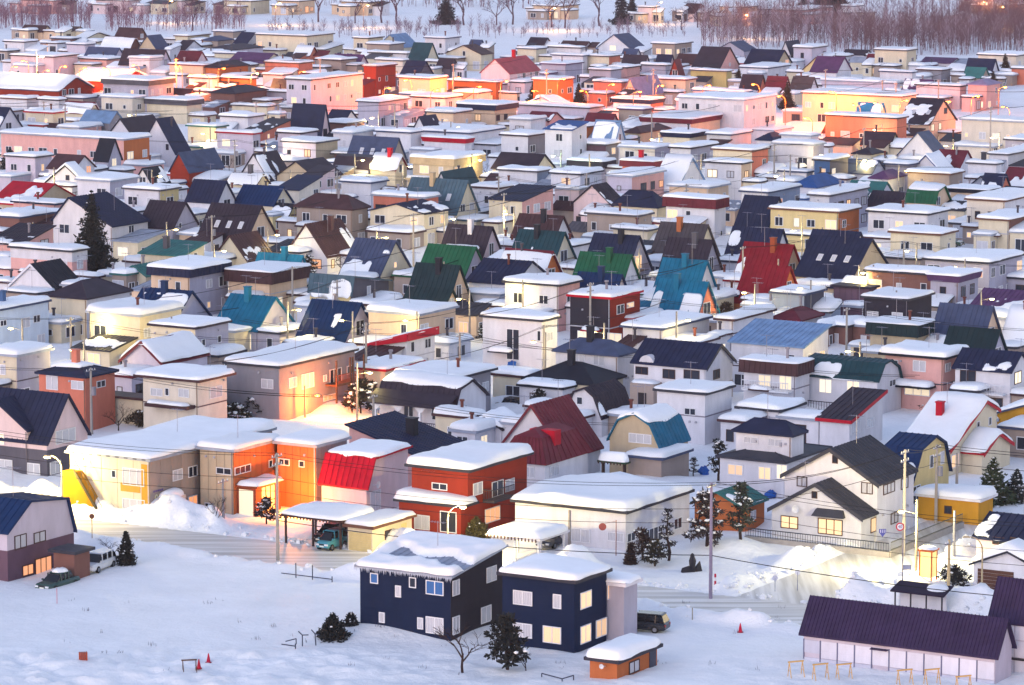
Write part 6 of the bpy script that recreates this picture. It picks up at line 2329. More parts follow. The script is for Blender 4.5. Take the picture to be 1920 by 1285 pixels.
for k1 in gk:
    P1 = POLES[k1][0]
    near = sorted((k2 for k2 in gk if k2 != k1), key=lambda k2: (POLES[k2][0] - P1).length)[:1]
    d = GU if rng.random() < .6 else GV
    for dy in (-.6, .6):
        a = pole_pt(k1, dy, -.1)
        wire(a, a + d * 30 + Vector((0, 0, -.5)), .7, .022, 'thin black overhead wire', 'wires over the roofs')
        wire(a, a - d * 30 + Vector((0, 0, -.5)), .7, .022, 'thin black overhead wire', 'wires over the roofs')

# ------------------------------------------------------------------ trees and shrubs
BARK = plain('#3a2c2b', .85, name='dark_bark')
BARKP = plain('#5c4450', .85, name='purple_bark')
NEEDLE = {}
def needle_mat(hexc):
    if hexc not in NEEDLE:
        m, nt, b = new_mat('needles_' + hexc)
        vary(nt, b, lin(hexc), 6.0, .5)
        b.inputs['Roughness'].default_value = .8
        NEEDLE[hexc] = m
    return NEEDLE[hexc]

def tuft(k, c, r, n, rnd, mi=0, flat=.6, size=.28):
    """a clump of leaf-sized blades"""
    for _ in range(n):
        d = Vector((rnd.gauss(0, 1), rnd.gauss(0, 1), rnd.gauss(0, 1))).normalized()
        p = Vector(c) + Vector((d.x * r, d.y * r, d.z * r * flat)) * rnd.random() ** .5
        a = (d + Vector((rnd.uniform(-.6, .6), rnd.uniform(-.6, .6), rnd.uniform(-.2, .7)))).normalized()
        s = a.orthogonal().normalized()
        s = (Matrix.Rotation(rnd.uniform(0, PI), 3, a) @ s)
        l, w = size * rnd.uniform(.7, 1.3), size * .34
        k.poly([p - s * w, p + s * w, p + s * w * .3 + a * l, p - s * w * .3 + a * l], mi)

def niwaki_meshes(seed, h, w, snow=.6, dens=1.0):
    """pruned garden pine: bent trunk, clouds of needles, snow on the clouds"""
    r = random.Random(seed)
    tr, cr, sn = MB(), MB(), MB()
    pts = [Vector((0, 0, -.8))]
    for i in range(1, 7):
        pts.append(Vector((r.uniform(-.1, .1) * h * .5, r.uniform(-.1, .1) * h * .5, h * i / 6)))
    tr.tube(pts, [.05 * h * .55 * (1 - i / 7) + .03 for i in range(7)], 6)
    n = int(9 + h * 2)
    for i in range(n):
        t = .22 + .78 * i / (n - 1)
        base = pts[0].lerp(pts[-1], t)
        base = pts[min(6, int(t * 6))].lerp(pts[min(6, int(t * 6) + 1)], t * 6 - int(t * 6))
        a = i * 2.4 + r.uniform(-.5, .5)
        reach = w * .5 * (1.05 - t) ** .55 * r.uniform(.65, 1.1) if t < .97 else 0
        c = base + Vector((math.cos(a) * reach, math.sin(a) * reach, r.uniform(-.05, .12) * h * .3))
        tr.tube([base, base.lerp(c, .6) + Vector((0, 0, -.06)), c], [.05, .035, .02], 4)
        rad = w * .17 * r.uniform(.75, 1.25)
        tuft(cr, c, rad, int(46 * dens), r, flat=.5, size=rad * .55)
        tuft(cr, base.lerp(c, .55), rad * .7, int(20 * dens), r, flat=.5, size=rad * .5)
        if r.random() < snow:
            for _ in range(5):
                q = c + Vector((r.uniform(-.8, .8) * rad, r.uniform(-.8, .8) * rad, rad * r.uniform(.2, .5)))
                sz = rad * r.uniform(.18, .42)
                sn.blob(q, sz, sz * r.uniform(.6, 1.2), sz * .5, 4, 6, .35, r)
    return tr, cr, sn

def conifer_meshes(seed, h, w, snow=.35, rings=16):
    r = random.Random(seed)
    tr, cr, sn = MB(), MB(), MB()
    tr.tube([(0, 0, -.8), (0, 0, h * .6), (0, 0, h)], [.028 * h, .015 * h, .01], 7)
    for i in range(rings):
        t = .07 + .92 * (i / (rings - 1)) ** .9
        z = h * t
        rad = w * .5 * (1 - t) ** .8 * r.uniform(.8, 1.12) + .06
        nb = max(5, int(11 * (1 - t) + 5))
        for j in range(nb):
            a = 2 * PI * j / nb + i * .7 + r.uniform(-.25, .25)
            rr = rad * r.uniform(.65, 1.15)
            tip = Vector((math.cos(a) * rr, math.sin(a) * rr, z - rr * r.uniform(.12, .35)))
            st = Vector((0, 0, z))
            sd = Vector((-math.sin(a), math.cos(a), 0))
            for q in range(5):
                f0 = .12 + .2 * q
                c = st.lerp(tip, f0 + .1)
                tuft(cr, c, rr * .17 + .08, 6, r, flat=.55, size=(rr * .16 + .14))
            if r.random() < snow:
                c = st.lerp(tip, .75) + Vector((0, 0, .12))
                sn.blob(c + Vector((r.uniform(-.2, .2), r.uniform(-.2, .2), 0)), rr * .13 + .04, rr * .13 + .04, .06, 4, 6, .35, r)
    return tr, cr, sn

def bare_meshes(seed, h, w, depth=4, trunk=.03, thin=1.0):
    r = random.Random(seed)
    k = MB()
    def grow(p, d, l, rad, lev):
        q = p + d * l
        mid = p.lerp(q, .5) + Vector((r.uniform(-.06, .06), r.uniform(-.06, .06), 0)) * l
        k.tube([p, mid, q], [rad, rad * .82, rad * .62], 5 if lev > 2 else 3, cap=False)
        if lev == 0:
            return
        for i in range(3 if lev > 1 else 4):
            a = r.uniform(0, 2 * PI)
            sp = r.uniform(.35, .85) * (w / h) * 1.5
            nd_ = (d + Vector((math.cos(a) * sp, math.sin(a) * sp, r.uniform(-.1, .3)))).normalized()
            st = p.lerp(q, r.uniform(.55, 1.0))
            grow(st, nd_, l * r.uniform(.6, .82), rad * .58, lev - 1)
    grow(Vector((0, 0, -.5)), Vector((0, 0, 1)), h * .36 + .5, trunk * h * thin, depth)
    return k

TREE_CACHE = {}
def put_tree(name, cat, label, px, py, kind, h, w, colr='#161f17', seed=1, group=None, snow=.5):
    P = g(px, py)
    t = thing(name, label, cat, P, rng.uniform(0, 6), group)
    key = (kind, seed, h, w, colr, snow)
    if key not in TREE_CACHE:
        if kind == 'niwaki':
            a, b, c = niwaki_meshes(seed, h, w, snow)
        elif kind == 'conifer':
            a, b, c = conifer_meshes(seed, h, w, snow, rings=int(10 + h))
        else:
            a, b, c = bare_meshes(seed, h, w, 5 if h > 6 else 4), None, None
        TREE_CACHE[key] = (a.mesh('trunk', [BARK if kind != 'far' else BARKP]), b.mesh('crown', [needle_mat(colr)]) if b else None, c.mesh('snow_load', [SNOW], True) if c and c.f else None)
    a, b, c = TREE_CACHE[key]
    link('trunk', a, t)
    if b:
        link('crown', b, t)
    if c:
        tag(link('snow_load', c, t), kind='stuff')
    return t

GREEN, DKG, RUST = '#1a261b', '#111715', '#3a2620'
put_tree('garden_pine', 'tree', 'large snow-laden pruned pine in front of the low orange hut', 1325, 1040, 'niwaki', 5.4, 3.2, '#33282a', 3, snow=1.0)
put_tree('garden_pine', 'tree', 'tall bare-stemmed pine standing before the orange hut wall', 1390, 1012, 'niwaki', 4.8, 2.6, '#333a30', 5, snow=.4)
put_tree('garden_pine', 'tree', 'thin pole-like pine with few snowy tufts beside the long white hall', 1252, 1052, 'niwaki', 4.4, 1.6, '#221c22', 8, snow=.8)
put_tree('garden_pine', 'tree', 'low rust-brown shrub pine by the white hall corner', 1205, 1050, 'niwaki', 2.6, 2.4, RUST, 9, snow=.3)
put_tree('garden_pine', 'tree', 'small olive pine beside the rust-brown shrub pine', 1228, 1062, 'niwaki', 2.3, 2.6, '#2a2618', 10, snow=.5)
put_tree('shrub', 'shrub', 'wrapped brown conical shrub beside white hall', 1182, 1058, 'conifer', 1.7, 1.0, RUST, 4, snow=.1)
put_tree('garden_pine', 'tree', 'dense dark pine in front of the lit two-tier navy-roofed house', 1347, 902, 'niwaki', 3.9, 2.2, DKG, 11, snow=.5)
put_tree('garden_pine', 'tree', 'small layered pine before the lit window of two-tier house', 1386, 900, 'niwaki', 2.2, 1.8, '#1c2018', 12, snow=.6)
put_tree('garden_pine', 'tree', 'thin snowy pine in front of glowing glass door', 1420, 910, 'niwaki', 3.6, 2.0, '#2e2a26', 13, snow=.7)
put_tree('garden_pine', 'tree', 'tiny tiered pine in the snow beside blue plastic sheets', 1301, 893, 'niwaki', 1.8, 1.1, '#20242c', 14, snow=.5)
put_tree('conifer', 'tree', 'bushy green conifer with snow pads beside small red-edged gable', 1862, 945, 'conifer', 4.4, 4.0, '#37432a', 15, snow=.9)
put_tree('conifer', 'tree', 'dark snowy conifer beside the bushy green one', 1906, 940, 'conifer', 3.0, 2.6, '#20282a', 16, snow=.9)
put_tree('garden_pine', 'tree', 'black-green pine with broad boughs against the navy cube house', 950, 1256, 'niwaki', 3.9, 3.6, '#0d1214', 17, snow=.3)
put_tree('bare_tree', 'tree', 'small bare tree with wide twigs in front of dark navy house', 868, 1262, 'bare', 4.2, 4.4, seed=18)
put_tree('bare_shrub', 'shrub', 'bare thicket shrub beside the black-green pine', 985, 1258, 'bare', 1.8, 3.0, seed=19)
put_tree('evergreen_shrub', 'shrub', 'round dark evergreen shrub alone in the snow beside dark navy house', 624, 1196, 'conifer', 1.9, 2.4, '#0d1216', 20, snow=.15)
put_tree('evergreen_shrub', 'shrub', 'very low dark shrub at the corner of dark navy house', 658, 1172, 'conifer', .9, 1.2, '#10151a', 21, snow=.3)
put_tree('conifer', 'tree', 'small thin spruce beside the white estate car', 237, 1058, 'conifer', 2.8, 1.5, '#1a1a16', 22, snow=.2)
put_tree('bare_shrub', 'shrub', 'bare twiggy shrub behind the white estate car', 212, 1050, 'bare', 2.0, 3.0, seed=23)
put_tree('bare_tree', 'tree', 'small bare sapling in the snowbank before tan panel wall', 403, 992, 'bare', 2.6, 1.8, seed=24)
put_tree('garden_pine', 'tree', 'snowy pine bush in front of the glowing orange porch', 500, 982, 'niwaki', 2.2, 2.2, '#14161c', 25, snow=.7)
put_tree('garden_pine', 'tree', 'rounded snow-capped pine lit by lamp beside large grey house', 676, 775, 'niwaki', 3.2, 4.4, '#1a160f', 26, snow=.9)
put_tree('garden_pine', 'tree', 'snow-capped pine in front of the large grey house', 490, 785, 'niwaki', 3.0, 3.8, '#121418', 27, snow=.9)
put_tree('garden_pine', 'tree', 'low spreading snowy pine beside ivory brown-eaved house', 408, 782, 'niwaki', 2.8, 2.8, '#232015', 28, snow=.6)
put_tree('garden_pine', 'tree', 'flat-topped hedge pine between ivory house and large grey house', 440, 790, 'niwaki', 1.7, 3.2, '#2a2a1a', 29, snow=.6)
put_tree('bare_tree', 'tree', 'bare garden tree in front of low cream shed', 222, 808, 'bare', 3.0, 3.2, seed=30)
put_tree('evergreen_shrub', 'shrub', 'dark evergreen behind the low cream shed', 253, 745, 'conifer', 2.2, 2.6, '#141b1c', 31, snow=.3)
put_tree('hedge_shrub', 'shrub', 'brown clipped hedge beside the bare garden tree', 262, 798, 'niwaki', 1.3, 3.4, '#3a2c1c', 32, snow=.3)
put_tree('evergreen_shrub', 'shrub', 'lamp-lit green shrub in front of brick-red house', 893, 1010, 'conifer', 1.9, 3.0, '#4a4420', 33, snow=.2)
put_tree('tall_spruce', 'tree', 'tall dark spruce towering beside white house with navy roof', 174, 528, 'conifer', 12.6, 6.6, '#10130f', 34, snow=.05)
put_tree('conifer', 'tree', 'bushy dark tree in front of pale lavender flat-roofed house', 20, 335, 'conifer', 5.2, 5.4, '#1c1c1a', 35, snow=.2)
put_tree('frosted_tree', 'tree', 'frosted bare tree beside white gable house', 160, 345, 'bare', 5.2, 7, seed=36)
put_tree('garden_pine', 'tree', 'spreading pine in front of white snow-topped house', 690, 378, 'niwaki', 3.6, 5.0, '#242018', 37, snow=.1)
put_tree('garden_pine', 'tree', 'dark pine beside the salmon-gabled teal house', 1272, 603, 'conifer', 2.4, 3.4, '#15181a', 38, snow=.1)
put_tree('garden_shrub', 'shrub', 'round rust-brown shrub beside salmon gable', 1360, 608, 'niwaki', 2.6, 2.6, '#3b2a1c', 39, snow=.05)
put_tree('conifer', 'tree', 'small dark tree rising over red-edged gable', 441, 305, 'niwaki', 4.5, 2.6, '#1e1a20', 40, snow=.1)
put_tree('garden_shrub', 'shrub', 'dark snowy shrub beside the bicycle shelter', 1788, 1102, 'niwaki', 1.7, 2.8, '#171a1f', 41, snow=.5)
put_tree('garden_shrub', 'shrub', 'red-brown wild shrub behind the tall purple-roofed building', 1838, 1140, 'bare', 2.4, 3.4, seed=42)
put_tree('garden_pine', 'tree', 'dark little pine before the lit bay of pink house', 1722, 765, 'conifer', 2.8, 1.4, '#141618', 43, snow=.2)
put_tree('garden_pine', 'tree', 'snowy low pines beside lit bay of pink house', 1745, 768, 'niwaki', 1.8, 2.6, '#1c2426', 44, snow=.7)
put_tree('evergreen_shrub', 'shrub', 'lamp-lit yellow-green shrub at pole foot beside light blue roof', 1578, 700, 'conifer', 2.2, 2.0, '#4a4a22', 45, snow=.1)
put_tree('bare_tree', 'tree', 'bare snowy tree beside slate-roofed balcony house', 640, 520, 'bare', 3.6, 5.0, seed=46)
put_tree('garden_pine', 'tree', 'dark conifer in front of brown gable house', 585, 480, 'conifer', 3.2, 1.6, '#15161a', 47, snow=.2)
put_tree('garden_pine', 'tree', 'rust-coloured pine under lamp beside cream slate-green house', 905, 418, 'niwaki', 3.2, 3.0, '#3a2a18', 48, snow=.2)
for i, (px, py, hh) in enumerate(((1476, 208, 6.0), (1000, 192, 4.5), (1085, 196, 4.5), (1884, 158, 7.0), (1862, 172, 4.5), (1140, 190, 4.5), (1385, 172, 5))):
    t = put_tree('street_conifer', 'tree', 'conifer', px, py, 'conifer', hh, hh * .6, '#3a2a1c', 50 + i % 3, 'conifers glowing in orange lamp light', snow=.05)
    t['label'] = beside('conifer lit by orange lamp', t.location)
rg = random.Random(77)
sites = ((60, 640), (105, 640), (600, 660), (330, 655), (1010, 780), (1215, 700), (1330, 800), (1560, 760), (1640, 690), (1700, 560), (1420, 640), (1210, 560), (1370, 520), (955, 580), (905, 640), (240, 610), (445, 540), (580, 520), (700, 560), (1130, 560), (1800, 590),
         (1500, 430), (1390, 420), (1230, 420), (1090, 460), (880, 450), (640, 440), (530, 500), (350, 470), (60, 480), (1590, 400), (1780, 420), (1870, 470), (700, 330), (910, 330), (1100, 340), (1280, 330), (1480, 350), (600, 350), (250, 290), (430, 320), (1660, 330))
for i, (px, py) in enumerate(sites):
    kd = rg.choice(('niwaki', 'niwaki', 'conifer', 'bare'))
    hh = rg.choice((2.0, 2.8, 3.4))
    sd_ = rg.choice((61, 62, 63))
    t = put_tree('garden_tree' if kd != 'bare' else 'bare_shrub', 'tree' if kd != 'bare' else 'shrub', 'x', px, py, kd, hh, hh * .8, '#1c1e1c', sd_, 'garden trees between the houses', snow=.6)
    t['label'] = beside({'niwaki': 'snowy pruned garden pine', 'conifer': 'little dark conifer', 'bare': 'small bare garden shrub'}[kd], t.location)

# big bare trees and conifers on the snowy plain, and the woods beyond the town
def far_tree(px, py, h, w, seed, label, kind='bare', thin=1.0):
    P = at_z(px, py)
    t = thing('bare_tree' if kind == 'bare' else 'conifer', label, 'tree', P, rng.uniform(0, 6), 'trees on the snowy plain')
    key = ('far', kind, seed, h, w)
    if key not in TREE_CACHE:
        if kind == 'bare':
            TREE_CACHE[key] = (bare_meshes(seed, h, w, 5, .024 * thin).mesh('trunk', [BARKP]), None)
        else:
            a, b, c = conifer_meshes(seed, h, w, .0, 14)
            TREE_CACHE[key] = (a.mesh('trunk', [BARKP]), b.mesh('crown', [needle_mat('#2c2430')]))
    a, b = TREE_CACHE[key]
    link('trunk', a, t)
    if b:
        link('crown', b, t)
B1 = 'big spreading bare tree on the snowy plain'
LBL = ['tall forked bare tree on the plain behind the long cream block', 'low spreading bare tree on the plain behind the long cream block', 'slender bare tree on the snowy plain', 'large twin bare tree on the snowy plain',
       'large bare tree beside the twin bare tree on plain', 'wide bare tree beside a dark conifer on plain']
for i, (px, py, h, w) in enumerate(((597, 42, 13, 11), (548, 34, 6, 10), (666, 44, 10, 9), (716, 43, 13, 8), (744, 46, 13, 9), (870, 48, 13, 12), (931, 48, 10, 9), (961, 46, 13, 10), (1034, 52, 11, 10), (1059, 53, 12, 8), (1124, 49, 13, 9), (1278, 57, 8, 9), (1308, 52, 9, 9), (136, 42, 11, 4), (361, 58, 10, 5), (404, 52, 7, 4))):
    far_tree(px, py, h, w, 200 + i % 5, LBL[i] if i < 6 else B1)
for px, py, h, w in ((836, 46, 9, 8), (1165, 46, 12, 6), (1185, 36, 7, 5), (1545, 33, 10, 12), (1560, 32, 11, 10), (1573, 33, 10, 9), (1505, 30, 7, 5)):
    far_tree(px, py, h, w, 301, 'dark evergreen on the snowy plain', 'conifer')

def woods(name, label, boxes, n, hlo, hhi, seed, matc):
    r = random.Random(seed)
    k = MB()
    for i in range(n):
        x0, y0, x1, y1 = r.choice(boxes)
        P = at_z(r.uniform(x0, x1), y0 + (y1 - y0) * r.random())
        h = r.uniform(hlo, hhi) * (1 if r.random() < .8 else .6)
        lean = Vector((r.uniform(-.12, .12) * h, r.uniform(-.12, .12) * h, h))
        bow = Vector((r.uniform(-.05, .05) * h, 0, 0))
        k.tube([P + Vector((0, 0, -.5)), P + lean * .5 + bow, P + lean], [.085, .055, .015], 3, cap=False)
        for j in range(19):
            t = r.uniform(.25, .98)
            s = P + lean * t + bow * (1 - abs(2 * t - 1))
            a = r.uniform(0, 2 * PI)
            l = h * .3 * (1.2 - t) * r.uniform(.5, 1.4) + .5
            e1 = s + Vector((math.cos(a) * l * .55, math.sin(a) * l * .55, l * r.uniform(.35, .7)))
            e2 = e1 + Vector((math.cos(a) * l * .2, math.sin(a) * l * .2, l * .5))
            k.tube([s, e1, e2], [.034, .022, .008], 3, cap=False)
    tag(k.build(name, matc), label, kind='stuff')
woods('bare_woods', 'dense bare birch woods beyond the last houses', [(1560, 62, 1930, 104), (1560, 62, 1930, 104), (1315, 48, 1560, 92), (1800, 30, 1930, 70)], 1150, 6.5, 10.5, 5, plain('#77585f', .9, name='reddish_twigs'))
woods('birch_woods', 'pale birch stems among the bare woods', [(1560, 66, 1930, 106), (1315, 60, 1560, 94)], 260, 6, 10, 15, plain('#a8939f', .9, name='pale_birch'))
woods('bare_thicket', 'bare reddish thicket along the edge of snowy plain', [(-10, 38, 170, 56), (190, 44, 460, 60)], 330, 4.5, 8, 6, plain('#86606f', .9, name='pink_twigs'))
woods('far_woods', 'far bare trees behind the plain', [(560, 4, 800, 14), (800, 6, 1000, 18), (1600, 6, 1800, 40), (1460, 2, 1560, 30)], 260, 5, 9, 8, plain('#7d5a66', .9))
woods('bare_scrub', 'low bare scrub on the snowy plain', [(500, 55, 1300, 72)], 170, 2.0, 4.5, 9, plain('#86707f', .9))

# ------------------------------------------------------------------ things by the road and in the field
def cone(px, py, label):
    P = g(px, py)
    t = thing('traffic_cone', label, 'traffic cone', P, .3)
    k = MB()
    k.tube([(0, 0, 0), (0, 0, .05)], .26, 8)
    k.build('base', plain('#a0142e', .5), t)
    k = MB()
    k.tube([(0, 0, .05), (0, 0, .75)], [.17, .035], 12)
    k.build('cone_body', plain('#c4123a', .45), t)
cone(373, 1254, 'red traffic cone beside the low brown trestle in the field')
cone(391, 1243, 'red traffic cone standing apart from the brown trestle')
cone(1388, 1186, 'small red traffic cone in the snow near the long purple-roofed shed')

def trestle(px, py, rz, colr, label, w=1.2, h=.85, group=None, name='trestle'):
    P = g(px, py)
    t = thing(name, label, 'trestle', P, rz, group)
    mm = plain(colr, .6)
    k = MB()
    k.box((-w / 2, -.05, h - .06), (w / 2, .05, h + .04))
    k.build('top_bar', mm, t)
    for x in (-w / 2 + .1, w / 2 - .1):
        for s in (-1, 1):
            k = MB()
            k.tube([(x, 0, h), (x + .04, s * .35, -.2)], .035, 5)
            k.build('leg', mm, t)
        k = MB()
        k.tube([(x, -.22, h * .4), (x, .22, h * .4)], .025, 4)
        k.build('brace', mm, t)
trestle(355, 1258, .2, '#5a4030', 'low dark brown trestle beside the red traffic cone')
for px, py in ((1492, 1268), (1538, 1273), (1582, 1273), (1696, 1284), (1747, 1283), (1806, 1296)):
    trestle(px, py, -YAW + .9, '#d2a766', 'pale yellow timber trestle in front of the long purple-roofed shed', 1.3, 1.15, 'trestles in front of the long shed')
# crate of slats
P = g(156, 1238)
t = thing('crate', 'small red-brown slatted crate lying in the snow field', 'crate', P, .2)
for i in range(4):
    k = MB()
    k.box((-.32 + i * .17, -.2, -.05), (-.32 + i * .17 + .13, .2, .62))
    k.build('slat', plain('#a44a34', .7), t)
# bare metal frames
def frame(px, py, label, segs, colr='#3c3f52'):
    P = g(px, py)
    t = thing('metal_frame', label, 'frame', P, -YAW)
    for a, b in segs:
        k = MB()
        k.tube([a, b], .045, 6)
        k.build('bar', plain(colr, .5, .3), t)
frame(567, 1212, 'bent grey playground bars sticking out of the snow field', [((0, 0, -.3), (0, 0, .9)), ((0, 0, .9), (-.5, .2, 1.1)), ((0, 0, .9), (.5, .1, .95)), ((.7, .9, -.3), (.6, .9, .9)), ((.6, .9, .9), (.2, 1.0, 1.15)), ((.6, .9, .9), (1.0, .9, .85))])
frame(548, 1218, 'low grey rails beside the bent playground bars', [((-1.0, 0, .3), (.3, 0, .3)), ((.3, 0, .5), (.3, 0, -.3)), ((-1.3, 1.0, .3), (-.5, 1.3, .55)), ((-.5, 1.3, .55), (-.5, 1.3, .1))])
frame(1050, 1276, 'low grey bent rail in the snow in front of navy cube house', [((-1.6, 0, .35), (.3, -.2, .2)), ((.3, -.2, .2), (.9, .5, .4)), ((-1.6, 0, .35), (-1.6, 0, -.2)), ((.3, -.2, .2), (.3, -.2, -.2)), ((.9, .5, .4), (.9, .5, -.2))])
frame(575, 1086, 'long low guard rail with thin posts in the snow by the road', [((-2.6, 0, .25), (2.6, 0, .25)), ((-1.1, 0, -.2), (-1.1, 0, 1.3)), ((.6, 0, -.2), (.6, 0, 1.3)), ((2.6, 0, -.2), (2.6, 0, .5))])
# snow poles and markers
def marker(px, py, h, colr, label, top=None):
    P = g(px, py)
    t = thing('snow_marker', label, 'marker', P, 0)
    k = MB()
    k.tube([(0, 0, -.3), (0, 0, h)], .035, 6)
    k.build('pole', plain(colr, .6), t)
    if top:
        k = MB()
        k.tube([(0, -.02, h), (0, .02, h)], .24, 12)
        k.build('disc', plain(top, .5), t)
marker(173, 1022, 2.6, '#8a6a4a', 'thin snow marker with brown plate beside the road bank', '#7a4a3a')
marker(107, 1132, 1.3, '#c88a9a', 'thin pink marker stick in the snow field')
marker(1298, 1165, 1.1, '#8a7a52', 'short yellow-black marker post in the snow by road')
marker(1453, 1110, 1.2, '#8d90a6', 'thin grey marker post with pale plate on the crossing', '#c9cbdc')
marker(1495, 1108, 1.6, '#8d90a6', 'grey marker post with white plate beside dark shrub at crossing', '#dfe0ea')
# red-white bollard
P = g(1341, 1100)
t = thing('bollard', 'red and white bollard at the foot of lilac-grey pole', 'bollard', P)
for z0, z1, c in ((-.3, .5, '#c02040'), (.503, .8, '#e3dfe4'), (.803, 1.1, '#c02040')):
    k = MB()
    k.tube([(0, 0, z0), (0, 0, z1)], .09, 10)
    k.build('post', plain(c, .5), t)
# dark garden ornament
P = g(1298, 1072)
t = thing('garden_ornament', 'dark upright garden ornament on a low broken base beside snowy pine', 'ornament', P, .4)
dk = plain('#2b2a33', .7)
k = MB()
k.tube([(0, 0, -.2), (0, 0, .5), (.02, 0, .95), (0, 0, 1.3), (0, 0, 1.52), (0, 0, 1.62)], [.34, .26, .32, .2, .16, .05], 10)
k.build('figure', dk, t, smooth=True)
k = MB()
k.hexa([(-1.1, -.2, -.1), (-.25, -.3, -.1), (-.2, .3, -.1), (-1.0, .3, -.1)], [(-1.0, 0, .35), (-.3, -.2, .5), (-.25, .2, .5), (-.9, .2, .35)])
k.hexa([(.25, -.3, -.1), (.9, -.2, -.1), (.9, .3, -.1), (.25, .3, -.1)], [(.3, -.2, .3), (.75, 0, .85), (.8, .2, .85), (.3, .2, .3)])
k.build('base', dk, t)
# fence of the corner house
A, B = g(1452, 1018), g(1692, 1052)
root, b, off = BYID['wgable']
C0 = b['C'] - GU * (b['L'] + 1.2) - GV * 3.0
C1 = b['C'] + GU * 4.2 - GV * 3.0
C2 = C1 + GV * 16
t = thing('garden_fence', 'concrete garden wall with dark railing round the white corner house', 'fence', (C1.x, C1.y, 0), -YAW)
Lf = (C1 - C0).length
cw = plain('#a09a98', .85)
k = MB()
k.box((-Lf, -.1, -1), (0, .1, .55))
k.build('wall', cw, t)
k = MB()
k.box((-.1, .103, -1), (.1, 16, .6))
k.build('wall', cw, t)
k = MB()
bars(k, (-Lf + .1, 0, .55), (-.1, 0, .55), int(Lf * 4), .75, .015)
tag(k.build('railing', plain('#3f434c', .5), t), kind='stuff')
k = MB()
bars(k, (0, .3, .6), (0, 15.8, .6), 64, .75, .015)
tag(k.build('railing', plain('#6a685a', .5), t), kind='stuff')
# sign post: speed limit and direction sign
P = g(1692, 1095)
t = thing('sign_post', 'grey sign post with red-ringed speed sign and blue direction board', 'sign', P, 0)
k = MB()
k.tube([(0, 0, -.5), (0, 0, 5.2)], .055, 8)
k.build('post', plain('#7b7890', .5, .3), t)
k = MB()
k.tube([(-.28, -.09, 4.95), (-.28, -.06, 4.95)], .36, 20)
rs = k.build('speed_sign', plain('#c41f35', .4), t)
k = MB()
k.tube([(-.28, -.10, 4.95), (-.28, -.095, 4.95)], .26, 20)
k.build('sign_face', plain('#eceaf0', .4), rs)
def letters(body, size, loc, parent, colr, rot=(PI / 2, 0, 0)):
    cu = bpy.data.curves.new('lettering', 'FONT')
    cu.body, cu.size, cu.align_x, cu.align_y, cu.extrude = body, size, 'CENTER', 'CENTER', .004
    cu.materials.append(plain(colr, .5))
    o = bpy.data.objects.new('lettering', cu)
    me = bpy.data.meshes.new_from_object(o)
    bpy.data.objects.remove(o)
    return link('lettering', me, parent, loc, rot)
letters('40', .36, (-.28, -.107, 4.95), rs, '#23408c')
k = MB()
k.tube([(0, 0, 4.3), (-1.6, 0, 4.45)], .03, 6)
k.build('bracket', plain('#7b7890', .5, .3), t)
k = MB()
k.poly([(-2.05, -.05, 4.75), (-2.05, -.05, 4.45), (-1.75, -.05, 4.05), (-1.45, -.05, 4.45), (-1.45, -.05, 4.75)])
k.poly([(-2.05, -.02, 4.75), (-1.45, -.02, 4.75), (-1.45, -.02, 4.45), (-1.75, -.02, 4.05), (-2.05, -.02, 4.45)])
ds = k.build('direction_sign', plain('#5a5fa8', .4), t)
k = MB()
for x in (-1.95, -1.77, -1.59):
    k.box((x, -.056, 4.42), (x + .07, -.051, 4.7))
k.build('sign_stripes', plain('#d6d6ea', .5), ds)
k = MB()
k.box((.05, -.04, 1.2), (.75, -.02, 1.65))
k.build('back_board', plain('#8e90a8', .5), t)
# the no-parking style sign on the arm by the white hall
P = g(1155, 1042)
t = thing('sign_post', 'pinkish pole with small round sign on an arm before long white hall', 'sign', P, 0)
k = MB()
k.tube([(0, 0, -.5), (0, 0, 3.2)], .05, 8)
k.tube([(0, 0, 3.1), (-1.1, 0, 2.85)], .025, 5)
k.build('post', plain('#b08c88', .5), t)
k = MB()
k.tube([(-1.2, -.03, 2.6), (-1.2, .0, 2.6)], .34, 16)
k.build('sign_disc', plain('#a85a52', .5), t)
# blue sign behind the shed
P = g(1848, 1186)
t = thing('blue_sign', 'rounded blue name board with white centre behind the long shed', 'sign', P, -YAW)
k = MB()
k.box((-.55, -.05, .35), (.55, 0, .95))
bs_ = k.build('board', plain('#2c62a8', .4), t)
k = MB()
k.box((-.42, -.06, .45), (.42, -.053, .82))
k.build('sign_face', plain('#a9c4e6', .4), bs_)
for x in (-.35, .35):
    k = MB()
    k.tube([(x, 0, -.6), (x, 0, .35)], .04, 6)
    k.build('post', STEEL, t)
# lit telephone kiosk
P = g(1735, 1085)
t = thing('telephone_kiosk', 'lit glass kiosk with orange frame at the side road', 'kiosk', P, -YAW)
fr = plain('#c4642c', .5)
for x in (-.55, .55):
    for y in (0, 1.1):
        k = MB()
        k.box((x - .05, y - .05, -.3), (x + .05, y + .05, 2.35))
        k.build('post', fr, t)
k = MB()
k.box((-.7, -.15, 2.35), (.7, 1.25, 2.5))
k.build('roof', fr, t)
gl = emit_mat('kiosk_glow', (1.0, .72, .26), .26)
for q in ([(-.5, .0, .1), (.5, .0, .1), (.5, .0, 2.3), (-.5, .0, 2.3)], [(.55, .05, .1), (.55, 1.05, .1), (.55, 1.05, 2.3), (.55, .05, 2.3)]):
    k = MB()
    k.poly(q)
    k.build('pane', gl, t)
snow_sheet(t, Vector((0, 0, 0)), -.75, .75, -.2, 1.3, lambda x, y: 2.5, .25, 4, name='roof_snow')
